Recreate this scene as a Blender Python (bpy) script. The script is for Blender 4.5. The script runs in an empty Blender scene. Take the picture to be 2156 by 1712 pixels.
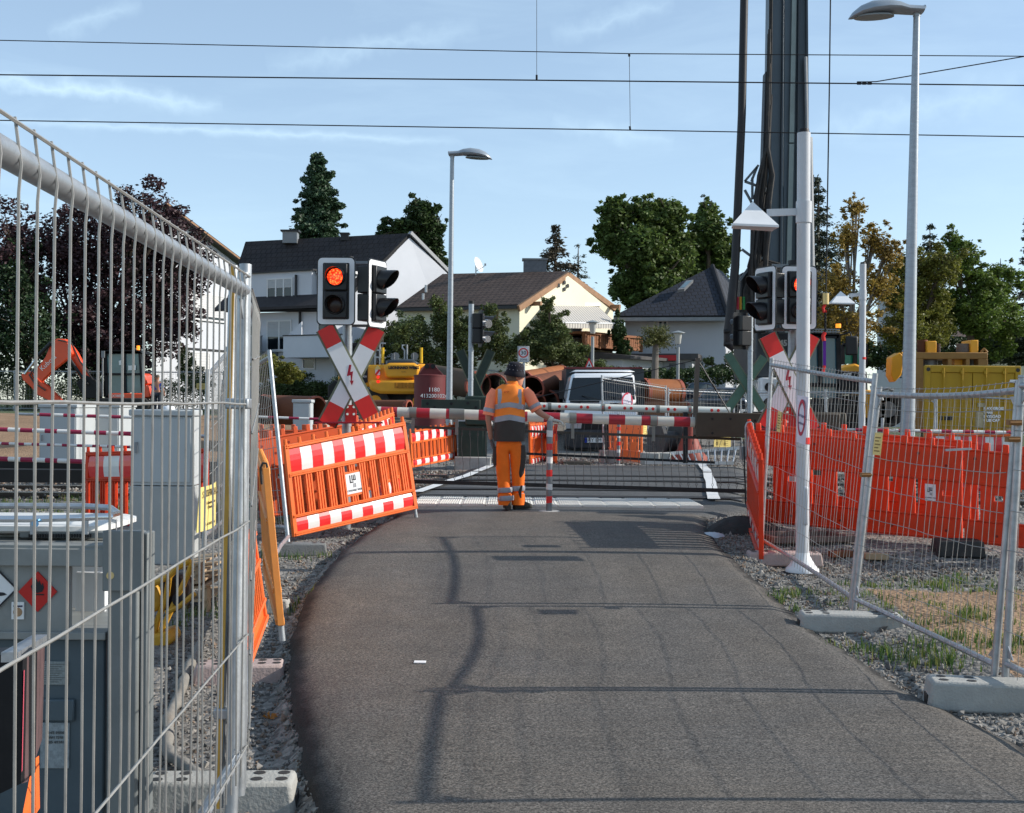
import bpy, math, random
import numpy as np
from mathutils import Vector, Matrix
R = math.radians
random.seed(7); np.random.seed(7)
S = bpy.context.scene
COL = S.collection
                 # camera
F, W0, H0 = 2650.0, 2156.0, 1712.0
EYE = Vector((0, 0, 1.5))
cam_d = bpy.data.cameras.new('camera'); cam = bpy.data.objects.new('camera', cam_d); COL.objects.link(cam)
cam_d.sensor_width = 36.0; cam_d.lens = 36.0 * F / W0; cam_d.clip_start = 0.05; cam_d.clip_end = 3000
CM = Matrix.Translation(EYE) @ Matrix.Rotation(R(90 - 0.13), 4, 'X') @ Matrix.Rotation(R(0.5), 4, 'Z')
cam.matrix_world = CM
S.camera = cam
                 # exposure
S.view_settings.view_transform = 'Standard'; S.view_settings.look = 'None'
S.view_settings.gamma = 1.0; S.view_settings.use_curve_mapping = False
S.view_settings.exposure = 0.22
                 # sun and sky
SUN_EL, SUN_AZ = R(28.0), R(1.5)      # azimuth from +X, negative = towards the camera side
sdir = Vector((math.cos(SUN_EL)*math.cos(SUN_AZ), math.cos(SUN_EL)*math.sin(SUN_AZ), math.sin(SUN_EL)))
sun_d = bpy.data.lights.new('sun', 'SUN'); sun = bpy.data.objects.new('sun', sun_d); COL.objects.link(sun)
sun_d.energy = 4.8; sun_d.angle = R(0.55); sun_d.color = (1.0, 0.94, 0.85)
sun.rotation_euler = sdir.to_track_quat('Z', 'Y').to_euler(); sun.location = (60, -10, 40)
def ray(u, v):
 return (CM.to_3x3() @ Vector(((u - W0/2)/F, -(v - H0/2)/F, -1.0)))
def P(u, v, Y):
 d = ray(u, v); return EYE + d * (Y / d.y)
def PZ(u, v, z):
 d = ray(u, v); return EYE + d * ((z - EYE.z) / d.z)
world = bpy.data.worlds.new('World'); S.world = world; world.use_nodes = True
nt = world.node_tree; nt.nodes.clear()
def N(tree, typ, **kw):
 n = tree.nodes.new(typ)
 for k, v in kw.items():
  if k == 'inp':
   for i, val in v.items(): n.inputs[i].default_value = val
  else: setattr(n, k, v)
 return n
sky = N(nt, 'ShaderNodeTexSky', sky_type='NISHITA', sun_disc=False, sun_elevation=SUN_EL, sun_rotation=R(90) - SUN_AZ,
  altitude=100, air_density=0.85, dust_density=0.35, ozone_density=1.0)
bg = N(nt, 'ShaderNodeBackground'); bg.inputs[1].default_value = 0.15
wout = N(nt, 'ShaderNodeOutputWorld')
tc = N(nt, 'ShaderNodeTexCoord')
L = nt.links.new
def vmath(op, a, b=None):
 n = N(nt, 'ShaderNodeVectorMath', operation=op)
 L(a, n.inputs[0])
 if b is not None:
  if isinstance(b, (tuple, Vector)): n.inputs[1].default_value = tuple(b)
  else: L(b, n.inputs[1])
 return n
def m2(op, a, b=None, clamp=False):
 n = N(nt, 'ShaderNodeMath', operation=op); n.use_clamp = clamp
 for i, x in enumerate((a, b)):
  if x is None: continue
  if isinstance(x, (int, float)): n.inputs[i].default_value = x
  else: L(x, n.inputs[i])
 return n.outputs[0]
def streak(p0, p1, width, amount):
 a, b = ray(*p0).normalized(), ray(*p1).normalized()
 n = a.cross(b).normalized(); mid = (a + b).normalized(); half = a.angle(b)/2
 dn = vmath('DOT_PRODUCT', tc.outputs['Generated'], n).outputs['Value']
 dm = vmath('DOT_PRODUCT', tc.outputs['Generated'], mid).outputs['Value']
 wob = N(nt, 'ShaderNodeTexNoise', inp={'Scale': 60.0, 'Detail': 5.0}); L(tc.outputs['Generated'], wob.inputs['Vector'])
 w = m2('MULTIPLY', m2('SUBTRACT', wob.outputs[0], 0.5), width*2.2)
 e = m2('ABSOLUTE', m2('ADD', dn, w))
 band = m2('SUBTRACT', 1.0, m2('DIVIDE', e, width), True)
 band = m2('POWER', band, 1.4)
 lim = m2('MULTIPLY', m2('SUBTRACT', dm, math.cos(half)), 1.0/(1-math.cos(half)+1e-9), True)
 lim = m2('POWER', lim, 0.5)
 return m2('MULTIPLY', m2('MULTIPLY', band, lim), amount)
cir = N(nt, 'ShaderNodeTexNoise', inp={'Scale': 4.0, 'Detail': 7.0, 'Roughness': 0.6, 'Distortion': 0.6})
mp = N(nt, 'ShaderNodeMapping'); mp.inputs['Scale'].default_value = (1.2, 1.0, 5.5); mp.inputs['Rotation'].default_value = (0, R(-12), 0)
L(tc.outputs['Generated'], mp.inputs[0]); L(mp.outputs[0], cir.inputs['Vector'])
cr = N(nt, 'ShaderNodeMapRange', inp={'From Min': 0.47, 'From Max': 0.76, 'To Min': 0.25, 'To Max': 0.40}); L(cir.outputs[0], cr.inputs[0])
tot = cr.outputs[0]
for a in (((-160, 150), (470, 226), 0.0085, 0.42), ((-60, 252), (980, 300), 0.0045, 0.32), ((100, 75), (300, 5), 0.010, 0.22),
   ((1160, 262), (1420, 300), 0.010, 0.22), ((1160, 80), (1420, 0), 0.012, 0.2), ((560, 140), (1010, 60), 0.012, 0.2),
   ((1700, 280), (2150, 190), 0.016, 0.2)):
 tot = m2('ADD', tot, streak(*a), True)
mix = N(nt, 'ShaderNodeMix', data_type='RGBA'); L(tot, mix.inputs['Factor']); L(sky.outputs[0], mix.inputs['A'])
mix.inputs['B'].default_value = (4.5, 6.0, 7.1, 1)
L(mix.outputs['Result'], bg.inputs[0]); L(bg.outputs[0], wout.inputs[0])
                 # terrain height
def ss(a, b, x):
 t = min(1.0, max(0.0, (x - a)/(b - a))); return t*t*(3 - 2*t)
def zp(y):                       # profile of the path, rising to the crossing
 return -0.10 + 0.30*ss(5.0, 15.0, y)
def solve_path(pts):
 out = []
 for u, v in pts:
  z = 0.0
  for _ in range(12):
   q = PZ(u, v, z); z = zp(q.y)
  out.append((q.x, q.y))
 return out
EL = solve_path([(730, 1790), (690, 1712), (645, 1560), (618, 1430), (618, 1330), (650, 1240), (722, 1152), (800, 1097), (842, 1081)])
ER = solve_path([(2480, 1790), (2300, 1640), (2156, 1562), (1905, 1441), (1700, 1310), (1560, 1187), (1500, 1128), (1484, 1095), (1488, 1083)])
EL = [(EL[0][0]+0.25, 1.0)] + EL; ER = [(ER[0][0]-0.25, 1.0)] + ER
CLs = [(EL[-1][0]-0.05, 15.0), (-1.72, 16.0), (-1.5, 18.5), (-1.1, 22.0), (-0.75, 26.5)]
CRs = [(ER[-1][0]+0.05, 15.0), (3.0, 15.8), (3.35, 18.5), (4.1, 22.0), (4.9, 26.5)]
def interp(tab, y):
 ys = [t[1] for t in tab]; xs = [t[0] for t in tab]
 return float(np.interp(y, ys, xs))
def xl(y): return interp(EL + CLs[1:], y)
def xr(y): return interp(ER + CRs[1:], y)
def hn(x, y, s):
 return math.sin(x*1.7*s + 3.1*math.sin(y*0.9*s)) * math.cos(y*1.3*s + 2.0*math.sin(x*1.1*s))
def H(x, y):
 z = zp(y)
 L_, R_ = xl(min(y, 26.5)), xr(min(y, 26.5))
 if y < 15.2:
  if x < L_: z -= 0.075 + 0.09*ss(0.0, 0.12, L_ - x) - 0.06*ss(0.3, 1.5, L_ - x)
  elif x > R_:
   d = x - R_
   z -= 0.055 - 0.09*ss(0.2, 0.9, d)*(1 - ss(9.0, 11.0, y)) + 0.12*math.exp(-((y - 11.7)/0.6)**2)*ss(0.1, 0.5, d)
   z += 0.07*math.exp(-((y - 10.9)/0.4)**2)*ss(0.9, 2.0, d) * (1+0.25*hn(x, y, 1.3))
  else: z -= 0.06
 elif x < L_ or x > R_:
  z -= 0.05 if y < 27 else 0.0
 else: z -= 0.06 if y < 26.5 else 0.0
 if y > 30:
  up = ss(31, 46, y)
  z += 0.75*up*(1 - ss(0, 7, x - (y-30)*0.02)) + 0.15*ss(60, 100, y)
  z -= 0.2*ss(8, 14, x)*(1-ss(50, 70, y))
 if x < L_ - 0.3 or x > R_ + 0.3:
  a = 0.012 if y < 14 else 0.03
  z += a*hn(x, y, 2.3) + a*0.6*hn(x+3, y*1.4, 5.1)
 for (cx, cy, h, r) in ((-13.5, 36, 0.25, 3.0), (-10.5, 30, 0.25, 2.0)):
  z += h*math.exp(-((x-cx)**2 + ((y-cy)*1.2)**2)/r**2)
 return z
def G(u, v):
 z = 0.0
 for _ in range(30):
  q = PZ(u, v, min(z, 1.35)); z = 0.5*z + 0.5*H(q.x, q.y)
 return Vector((q.x, q.y, H(q.x, q.y)))
                 # materials
MATS = {}
def mat(name, col, rough=0.6, metal=0.0, var=0.10, scale=5.0, bump=0.0, bscale=90.0, dirt=0.0, dirtcol=(0.16, 0.12, 0.085), spec=0.35,
  emit=0.0, trans=0.0, coat=0.0, stretch=(1, 1, 1), leaf=0.0, alpha=1.0):
 if name in MATS: return MATS[name]
 m = bpy.data.materials.new(name); m.use_nodes = True; t = m.node_tree; l = t.links.new
 b = t.nodes['Principled BSDF']; out = t.nodes['Material Output']
 b.inputs['Roughness'].default_value = rough; b.inputs['Metallic'].default_value = metal
 b.inputs['Specular IOR Level'].default_value = spec
 b.inputs['Coat Weight'].default_value = coat; b.inputs['Coat Roughness'].default_value = 0.08
 c = N(t, 'ShaderNodeTexCoord'); mpn = N(t, 'ShaderNodeMapping'); mpn.inputs['Scale'].default_value = stretch
 l(c.outputs['Object'], mpn.inputs[0])
 n1 = N(t, 'ShaderNodeTexNoise', inp={'Scale': scale, 'Detail': 6.0, 'Roughness': 0.6}); l(mpn.outputs[0], n1.inputs['Vector'])
 mr = N(t, 'ShaderNodeMapRange', inp={'From Min': 0.28, 'From Max': 0.72, 'To Min': 1-var, 'To Max': 1+var}); l(n1.outputs[0], mr.inputs[0])
 hs = N(t, 'ShaderNodeHueSaturation', inp={'Color': (*col, 1)}); l(mr.outputs[0], hs.inputs['Value'])
 colout = hs.outputs[0]
 if dirt > 0:
  n2 = N(t, 'ShaderNodeTexNoise', inp={'Scale': scale*0.45, 'Detail': 9.0, 'Roughness': 0.7}); l(mpn.outputs[0], n2.inputs['Vector'])
  r2 = N(t, 'ShaderNodeMapRange', inp={'From Min': 0.48, 'From Max': 0.75, 'To Min': 0.0, 'To Max': dirt}); l(n2.outputs[0], r2.inputs[0])
  mx = N(t, 'ShaderNodeMix', data_type='RGBA'); l(r2.outputs[0], mx.inputs['Factor']); l(colout, mx.inputs['A']); mx.inputs['B'].default_value = (*dirtcol, 1)
  colout = mx.outputs['Result']
  rr = N(t, 'ShaderNodeMapRange', inp={'From Min': 0.0, 'From Max': 1.0, 'To Min': rough, 'To Max': min(1, rough+0.35)}); l(r2.outputs[0], rr.inputs[0]); l(rr.outputs[0], b.inputs['Roughness'])
 if leaf > 0:
  g = N(t, 'ShaderNodeNewGeometry')
  r3 = N(t, 'ShaderNodeMapRange', inp={'From Min': 0.0, 'From Max': 1.0, 'To Min': 1-leaf, 'To Max': 1+leaf}); l(g.outputs['Random Per Island'], r3.inputs[0])
  h2 = N(t, 'ShaderNodeHueSaturation'); l(colout, h2.inputs['Color']); l(r3.outputs[0], h2.inputs['Value'])
  r4 = N(t, 'ShaderNodeMapRange', inp={'From Min': 0.0, 'From Max': 1.0, 'To Min': 0.485, 'To Max': 0.515}); l(n1.outputs[0], r4.inputs[0]); l(r4.outputs[0], h2.inputs['Hue'])
  colout = h2.outputs[0]
 l(colout, b.inputs['Base Color'])
 if bump > 0:
  n3 = N(t, 'ShaderNodeTexNoise', inp={'Scale': bscale, 'Detail': 4.0}); l(mpn.outputs[0], n3.inputs['Vector'])
  bp = N(t, 'ShaderNodeBump', inp={'Strength': bump, 'Distance': 0.01}); l(n3.outputs[0], bp.inputs['Height']); l(bp.outputs[0], b.inputs['Normal'])
 if emit > 0:
  b.inputs['Emission Color'].default_value = (*col, 1); b.inputs['Emission Strength'].default_value = emit
 if trans > 0:
  tr = N(t, 'ShaderNodeBsdfTranslucent'); l(colout, tr.inputs[0]); ms = N(t, 'ShaderNodeMixShader', inp={0: trans})
  l(b.outputs[0], ms.inputs[1]); l(tr.outputs[0], ms.inputs[2]); l(ms.outputs[0], out.inputs[0])
 MATS[name] = m; return m
galv = mat('galvanised_steel', (0.38, 0.40, 0.42), 0.42, 0.7, 0.20, 16, 0.05, 60, dirt=0.25, dirtcol=(0.30, 0.28, 0.25))
galvw = mat('galvanised_wire', (0.30, 0.29, 0.27), 0.5, 0.4, 0.15, 20)
galvlamp = mat('galvanised_mast', (0.32, 0.35, 0.38), 0.45, 0.55, 0.12, 9, stretch=(1, 1, 4))
orange = mat('orange_plastic', (0.86, 0.17, 0.035), 0.38, 0, 0.07, 4, dirt=0.28, dirtcol=(0.40, 0.14, 0.06), trans=0.12)
redorange = mat('red_orange_plastic', (0.74, 0.062, 0.014), 0.42, 0, 0.14, 3, dirt=0.35, dirtcol=(0.40, 0.08, 0.04), trans=0.30)
amberp = mat('faded_amber_plastic', (0.83, 0.32, 0.07), 0.45, 0, 0.08, 5, dirt=0.3, dirtcol=(0.45, 0.2, 0.1), trans=0.1)
filmred = mat('red_reflective_film', (0.72, 0.030, 0.030), 0.24, 0, 0.05, 8, dirt=0.12, dirtcol=(0.4, 0.06, 0.05), coat=0.4)
filmwhite = mat('white_reflective_film', (0.70, 0.69, 0.66), 0.28, 0, 0.04, 8, dirt=0.15, dirtcol=(0.45, 0.42, 0.38), coat=0.3)
concrete = mat('concrete', (0.36, 0.355, 0.33), 0.9, 0, 0.14, 8, 0.5, 70, dirt=0.5, dirtcol=(0.18, 0.16, 0.13))
black = mat('black_plastic', (0.010, 0.010, 0.011), 0.45, 0, 0.2, 10, dirt=0.15, dirtcol=(0.05, 0.05, 0.05))
rubber = mat('black_rubber', (0.03, 0.03, 0.03), 0.8, 0, 0.2, 10, 0.3, 60, dirt=0.35)
whitepaint = mat('white_paint', (0.72, 0.73, 0.74), 0.35, 0, 0.04, 5, dirt=0.12, dirtcol=(0.4, 0.38, 0.35))
polewhite = mat('white_mast_paint', (0.50, 0.515, 0.54), 0.4, 0, 0.05, 6, dirt=0.15, dirtcol=(0.4, 0.38, 0.36))
barrierred = mat('barrier_red_paint', (0.34, 0.018, 0.03), 0.42, 0, 0.10, 6, dirt=0.2, dirtcol=(0.2, 0.08, 0.07))
barrierwhite = mat('barrier_white_paint', (0.56, 0.54, 0.48), 0.48, 0, 0.07, 5, dirt=0.35, dirtcol=(0.30, 0.27, 0.22))
signred = mat('sign_red', (0.62, 0.022, 0.018), 0.35, 0, 0.06, 7, dirt=0.1, dirtcol=(0.3, 0.05, 0.04))
signwhite = mat('sign_white', (0.70, 0.70, 0.71), 0.4, 0, 0.04, 7, dirt=0.12, dirtcol=(0.42, 0.40, 0.38))
greensteel = mat('dark_green_steel', (0.020, 0.036, 0.026), 0.5, 0, 0.2, 6, dirt=0.35, dirtcol=(0.07, 0.06, 0.045))
greenback = mat('weathered_green_paint', (0.085, 0.155, 0.11), 0.6, 0, 0.12, 6, dirt=0.3, dirtcol=(0.12, 0.13, 0.10))
brownsteel = mat('brown_painted_steel', (0.055, 0.042, 0.028), 0.55, 0, 0.2, 5, dirt=0.3, dirtcol=(0.09, 0.07, 0.05))
cabinet = mat('cabinet_grey', (0.42, 0.445, 0.45), 0.55, 0, 0.04, 3, dirt=0.1, dirtcol=(0.34, 0.33, 0.30))
rust = mat('rusty_steel', (0.15, 0.048, 0.020), 0.75, 0.1, 0.30, 1.6, 0.25, 30, dirt=0.6, dirtcol=(0.085, 0.045, 0.03))
rustlite = mat('bright_rusty_steel', (0.27, 0.090, 0.026), 0.7, 0.05, 0.25, 1.4, 0.2, 30, dirt=0.5, dirtcol=(0.20, 0.08, 0.04))
rustdark = mat('dark_rusty_steel', (0.045, 0.028, 0.022), 0.8, 0.1, 0.3, 2.0, 0.25, 30, dirt=0.5, dirtcol=(0.12, 0.05, 0.03))
maroon = mat('maroon_primer', (0.13, 0.022, 0.024), 0.6, 0, 0.12, 3, dirt=0.3, dirtcol=(0.10, 0.05, 0.04))
glass = mat('dark_glass', (0.006, 0.010, 0.014), 0.08, 0, 0.2, 2, spec=0.55)
cabglass = mat('cab_glass', (0.015, 0.035, 0.05), 0.05, 0, 0.2, 1, spec=0.9)
steelblack = mat('black_steel', (0.012, 0.012, 0.014), 0.5, 0.3, 0.2, 8, dirt=0.3, dirtcol=(0.07, 0.06, 0.05))
yellowplate = mat('yellow_tag_plastic', (0.74, 0.58, 0.20), 0.5, 0, 0.05, 6)
printblack = mat('black_print', (0.02, 0.02, 0.025), 0.6, 0, 0.0, 4)
printwhite = mat('white_print', (0.75, 0.75, 0.74), 0.6, 0, 0.0, 4)
                 # mesh builder
SPLIT = set('hydraulic_cylinder notice bracket foot_tube end_sleeve rail_post clamp bolt_head wiper hook vent_hole reflecting_visor lug_bolt eye ear corner_hole dark_label faded_sticker opening pliers crawler_track guide_strip guide_rail side_cylinder reel side_pocket bracket_box balcony verge_board downpipe air_vent pink_stripe mirror guard_rail annex_roof hat_stud lens web_plate reflective_band hose casing roof_guard'.split())
class MB:
 def __init__(s, M=None): s.v = []; s.f = []; s.m = []; s.M = M
 def add(s, vs, fs, mi=0):
  o = len(s.v)
  if s.M is not None: vs = [s.M @ Vector(p) for p in vs]
  s.v += [tuple(p) for p in vs]
  for f in fs: s.f.append(tuple(i + o for i in f)); s.m.append(mi)
 def box(s, a, b, mi=0):
  x0, y0, z0 = a; x1, y1, z1 = b
  s.add([(x0,y0,z0),(x1,y0,z0),(x1,y1,z0),(x0,y1,z0),(x0,y0,z1),(x1,y0,z1),(x1,y1,z1),(x0,y1,z1)],
    [(3,2,1,0),(4,5,6,7),(0,1,5,4),(1,2,6,5),(2,3,7,6),(3,0,4,7)], mi)
 def cbox(s, c, d, mi=0):
  s.box((c[0]-d[0]/2, c[1]-d[1]/2, c[2]-d[2]/2), (c[0]+d[0]/2, c[1]+d[1]/2, c[2]+d[2]/2), mi)
 def hexa(s, pts, mi=0):     # 8 points, bottom ring then top ring
  s.add(pts, [(3,2,1,0),(4,5,6,7),(0,1,5,4),(1,2,6,5),(2,3,7,6),(3,0,4,7)], mi)
 def bar(s, p0, p1, w, h, mi=0, up=(0, 0, 1)):
  p0, p1 = Vector(p0), Vector(p1); d = (p1 - p0).normalized(); u = Vector(up)
  if abs(d.dot(u)) > 0.98: u = Vector((0, 1, 0))
  r = u.cross(d).normalized(); u = d.cross(r)
  a, b = r*w/2, u*h/2
  s.hexa([p0-a-b, p1-a-b, p1+a-b, p0+a-b, p0-a+b, p1-a+b, p1+a+b, p0+a+b], mi)
 def cyl(s, p0, p1, r0, r1=None, n=12, mi=0, caps=True):
  r1 = r0 if r1 is None else r1
  p0, p1 = Vector(p0), Vector(p1); d = (p1-p0)
  if d.length < 1e-7: return
  d.normalize(); u = Vector((0, 0, 1)) if abs(d.z) < 0.9 else Vector((0, 1, 0))
  a = d.cross(u).normalized(); b = a.cross(d)
  vs = []
  for p, r in ((p0, r0), (p1, r1)):
   for k in range(n):
    t = 2*math.pi*k/n; vs.append(p + a*(r*math.cos(t)) + b*(r*math.sin(t)))
  fs = [(k, k+n, (k+1) % n + n, (k+1) % n) for k in range(n)]
  s.add(vs, fs, mi)
  if caps:
   s.add(vs[:n], [tuple(range(n))], mi); s.add(vs[n:], [tuple(reversed(range(n)))], mi)
 def tube(s, pts, r, n=6, mi=0, caps=True):
  pts = [Vector(p) for p in pts]; rr = r if isinstance(r, (list, tuple)) else [r]*len(pts)
  vs = []; prev = None
  for i, p in enumerate(pts):
   d = (pts[min(i+1, len(pts)-1)] - pts[max(i-1, 0)]).normalized()
   if prev is None:
    u = Vector((0, 0, 1)) if abs(d.z) < 0.9 else Vector((0, 1, 0)); a = d.cross(u).normalized()
   else:
    a = (prev - d*prev.dot(d)).normalized()
   prev = a; b = a.cross(d)
   for k in range(n):
    t = 2*math.pi*k/n; vs.append(p + a*(rr[i]*math.cos(t)) + b*(rr[i]*math.sin(t)))
  fs = []
  for i in range(len(pts)-1):
   for k in range(n):
    fs.append((i*n+k, (i+1)*n+k, (i+1)*n+(k+1) % n, i*n+(k+1) % n))
  if caps: fs += [tuple(range(n)), tuple(reversed(range((len(pts)-1)*n, len(pts)*n)))]
  s.add(vs, fs, mi)
 def prism(s, poly, off, mi=0):   # poly: 3D points, off: extrusion vector
  n = len(poly); off = Vector(off); vs = [Vector(p) for p in poly] + [Vector(p)+off for p in poly]
  s.add(vs, [tuple(range(n)), tuple(reversed(range(n, 2*n)))] + [(k, k+n, (k+1) % n + n, (k+1) % n) for k in range(n)], mi)
 def lathe(s, prof, n=16, o=(0, 0, 0), mi=0):
  o = Vector(o); vs = []
  for r, z in prof:
   for k in range(n):
    t = 2*math.pi*k/n; vs.append(o + Vector((r*math.cos(t), r*math.sin(t), z)))
  fs = []
  for i in range(len(prof)-1):
   for k in range(n): fs.append((i*n+k, i*n+(k+1) % n, (i+1)*n+(k+1) % n, (i+1)*n+k))
  s.add(vs, fs, mi)
 def loft(s, rings, mi=0, cap=True):
  n = len(rings[0]); vs = [p for r in rings for p in r]; fs = []
  for i in range(len(rings)-1):
   for k in range(n): fs.append((i*n+k, i*n+(k+1) % n, (i+1)*n+(k+1) % n, (i+1)*n+k))
  if cap: fs += [tuple(reversed(range(n))), tuple(range((len(rings)-1)*n, len(rings)*n))]
  s.add(vs, fs, mi)
 def pieces(s):
  par = list(range(len(s.v))); key = {}
  def find(i):
   while par[i] != i: par[i] = par[par[i]]; i = par[i]
   return i
  for i, p in enumerate(s.v):
   k = (round(p[0], 4), round(p[1], 4), round(p[2], 4))
   if k in key: par[find(i)] = find(key[k])
   else: key[k] = i
  for f in s.f:
   for i in f[1:]: par[find(i)] = find(f[0])
  out = {}
  for f, m in zip(s.f, s.m): out.setdefault(find(f[0]), []).append((f, m))
  res = []
  for fs in out.values():
   b = MB(); mp_ = {}
   for f, m in fs:
    for i in f:
     if i not in mp_: mp_[i] = len(b.v); b.v.append(s.v[i])
    b.f.append(tuple(mp_[i] for i in f)); b.m.append(m)
   res.append(b)
  return res
 def obj(s, name, mats, parent=None, bev=0.0, flat=False, ang=38, kind=None):
  if name in SPLIT and kind is None and len(s.f) < 4000:
   ps = s.pieces()
   if len(ps) > 1: return [b._obj(name, mats, parent, bev, flat, ang) for b in ps][0]
  return s._obj(name, mats, parent, bev, flat, ang, kind)
 def _obj(s, name, mats, parent=None, bev=0.0, flat=False, ang=38, kind=None):
  me = bpy.data.meshes.new(name)
  me.from_pydata(s.v, [], s.f)
  ml = mats if isinstance(mats, (list, tuple)) else [mats]
  for m in ml: me.materials.append(m)
  if len(ml) > 1: me.polygons.foreach_set('material_index', s.m)
  if not flat:
   me.polygons.foreach_set('use_smooth', [True]*len(me.polygons)); me.set_sharp_from_angle(angle=R(ang))
  me.update()
  o = bpy.data.objects.new(name, me); COL.objects.link(o)
  if parent: o.parent = parent
  if bev > 0:
   b = o.modifiers.new('bevel', 'BEVEL'); b.width = bev; b.segments = 2; b.limit_method = 'ANGLE'; b.angle_limit = R(40)
  if kind: o['kind'] = kind
  return o
def tag(o, label, cat, group=None):
 o['label'] = label; o['category'] = cat
 if group: o['group'] = group
 return o
def thing(name, label, cat, loc=(0, 0, 0), rz=0.0, group=None):
 o = bpy.data.objects.new(name, None); COL.objects.link(o); o.location = loc; o.rotation_euler = (0, 0, rz)
 o.empty_display_size = 0.2
 return tag(o, label, cat, group)
def structure(o): o['kind'] = 'structure'; return o
def T0(o): return Matrix.Translation(-Vector(o.location))   # world coordinates -> local of an unrotated thing
def np_obj(name, V, Fs, mats, parent=None, mi=None, smooth=False, kind=None):
 V = np.asarray(V, dtype=np.float32); Fs = np.asarray(Fs, dtype=np.int32); k = Fs.shape[1]
 me = bpy.data.meshes.new(name); me.vertices.add(len(V)); me.vertices.foreach_set('co', V.ravel())
 me.loops.add(Fs.size); me.loops.foreach_set('vertex_index', Fs.ravel())
 me.polygons.add(len(Fs)); me.polygons.foreach_set('loop_start', np.arange(0, Fs.size, k, dtype=np.int32))
 ml = mats if isinstance(mats, (list, tuple)) else [mats]
 for m in ml: me.materials.append(m)
 if mi is not None: me.polygons.foreach_set('material_index', np.asarray(mi, dtype=np.int32))
 me.polygons.foreach_set('use_smooth', np.full(len(Fs), smooth))
 me.update(calc_edges=True); me.validate()
 o = bpy.data.objects.new(name, me); COL.objects.link(o)
 if parent: o.parent = parent
 if kind: o['kind'] = kind
 return o
def text(s, size, m, parent, M, name='lettering', extrude=0.001, align='CENTER', bold=0.0):
 cu = bpy.data.curves.new('t', 'FONT'); cu.body = s; cu.size = size; cu.extrude = extrude; cu.align_x = align; cu.align_y = 'CENTER'
 cu.offset = bold; cu.resolution_u = 2
 to = bpy.data.objects.new('t', cu); me = bpy.data.meshes.new_from_object(to); me.name = name
 bpy.data.objects.remove(to); bpy.data.curves.remove(cu)
 me.materials.clear(); me.materials.append(m)
 me.transform(M)
 o = bpy.data.objects.new(name, me); COL.objects.link(o); o.parent = parent
 return o
def frameM(o, x, z, n=None):   # matrix whose local x, y axes run along x and z
 x = Vector(x).normalized(); z = Vector(z).normalized(); n = x.cross(z).normalized(); z = n.cross(x)
 M = Matrix((x, z, n)).transposed().to_4x4(); M.translation = Vector(o); return M
class Quad:     # bilinear panel A(bottom left) B(bottom right) C(top right) D(top left); s in metres along, t 0..1 up
 def __init__(q, A, B, C, D):
  q.A, q.B, q.C, q.D = [Vector(p) for p in (A, B, C, D)]
  q.L = ((q.B-q.A).length + (q.C-q.D).length)/2
  q.h = ((q.D-q.A).length + (q.C-q.B).length)/2
  q.n = ((q.B-q.A).cross(q.D-q.A)).normalized()
 def p(q, s, t, n=0.0):
  a = s/q.L; lo = q.A.lerp(q.B, a); hi = q.D.lerp(q.C, a); return lo.lerp(hi, t) + q.n*n
 def local(q, o):
  for k in 'ABCD': setattr(q, k, getattr(q, k) - Vector(o))
  return q
def boxq(mb, q, s0, s1, t0, t1, n0, n1, mi=0):
 mb.hexa([q.p(s0,t0,n1), q.p(s1,t0,n1), q.p(s1,t0,n0), q.p(s0,t0,n0), q.p(s0,t1,n1), q.p(s1,t1,n1), q.p(s1,t1,n0), q.p(s0,t1,n0)], mi)
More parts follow.
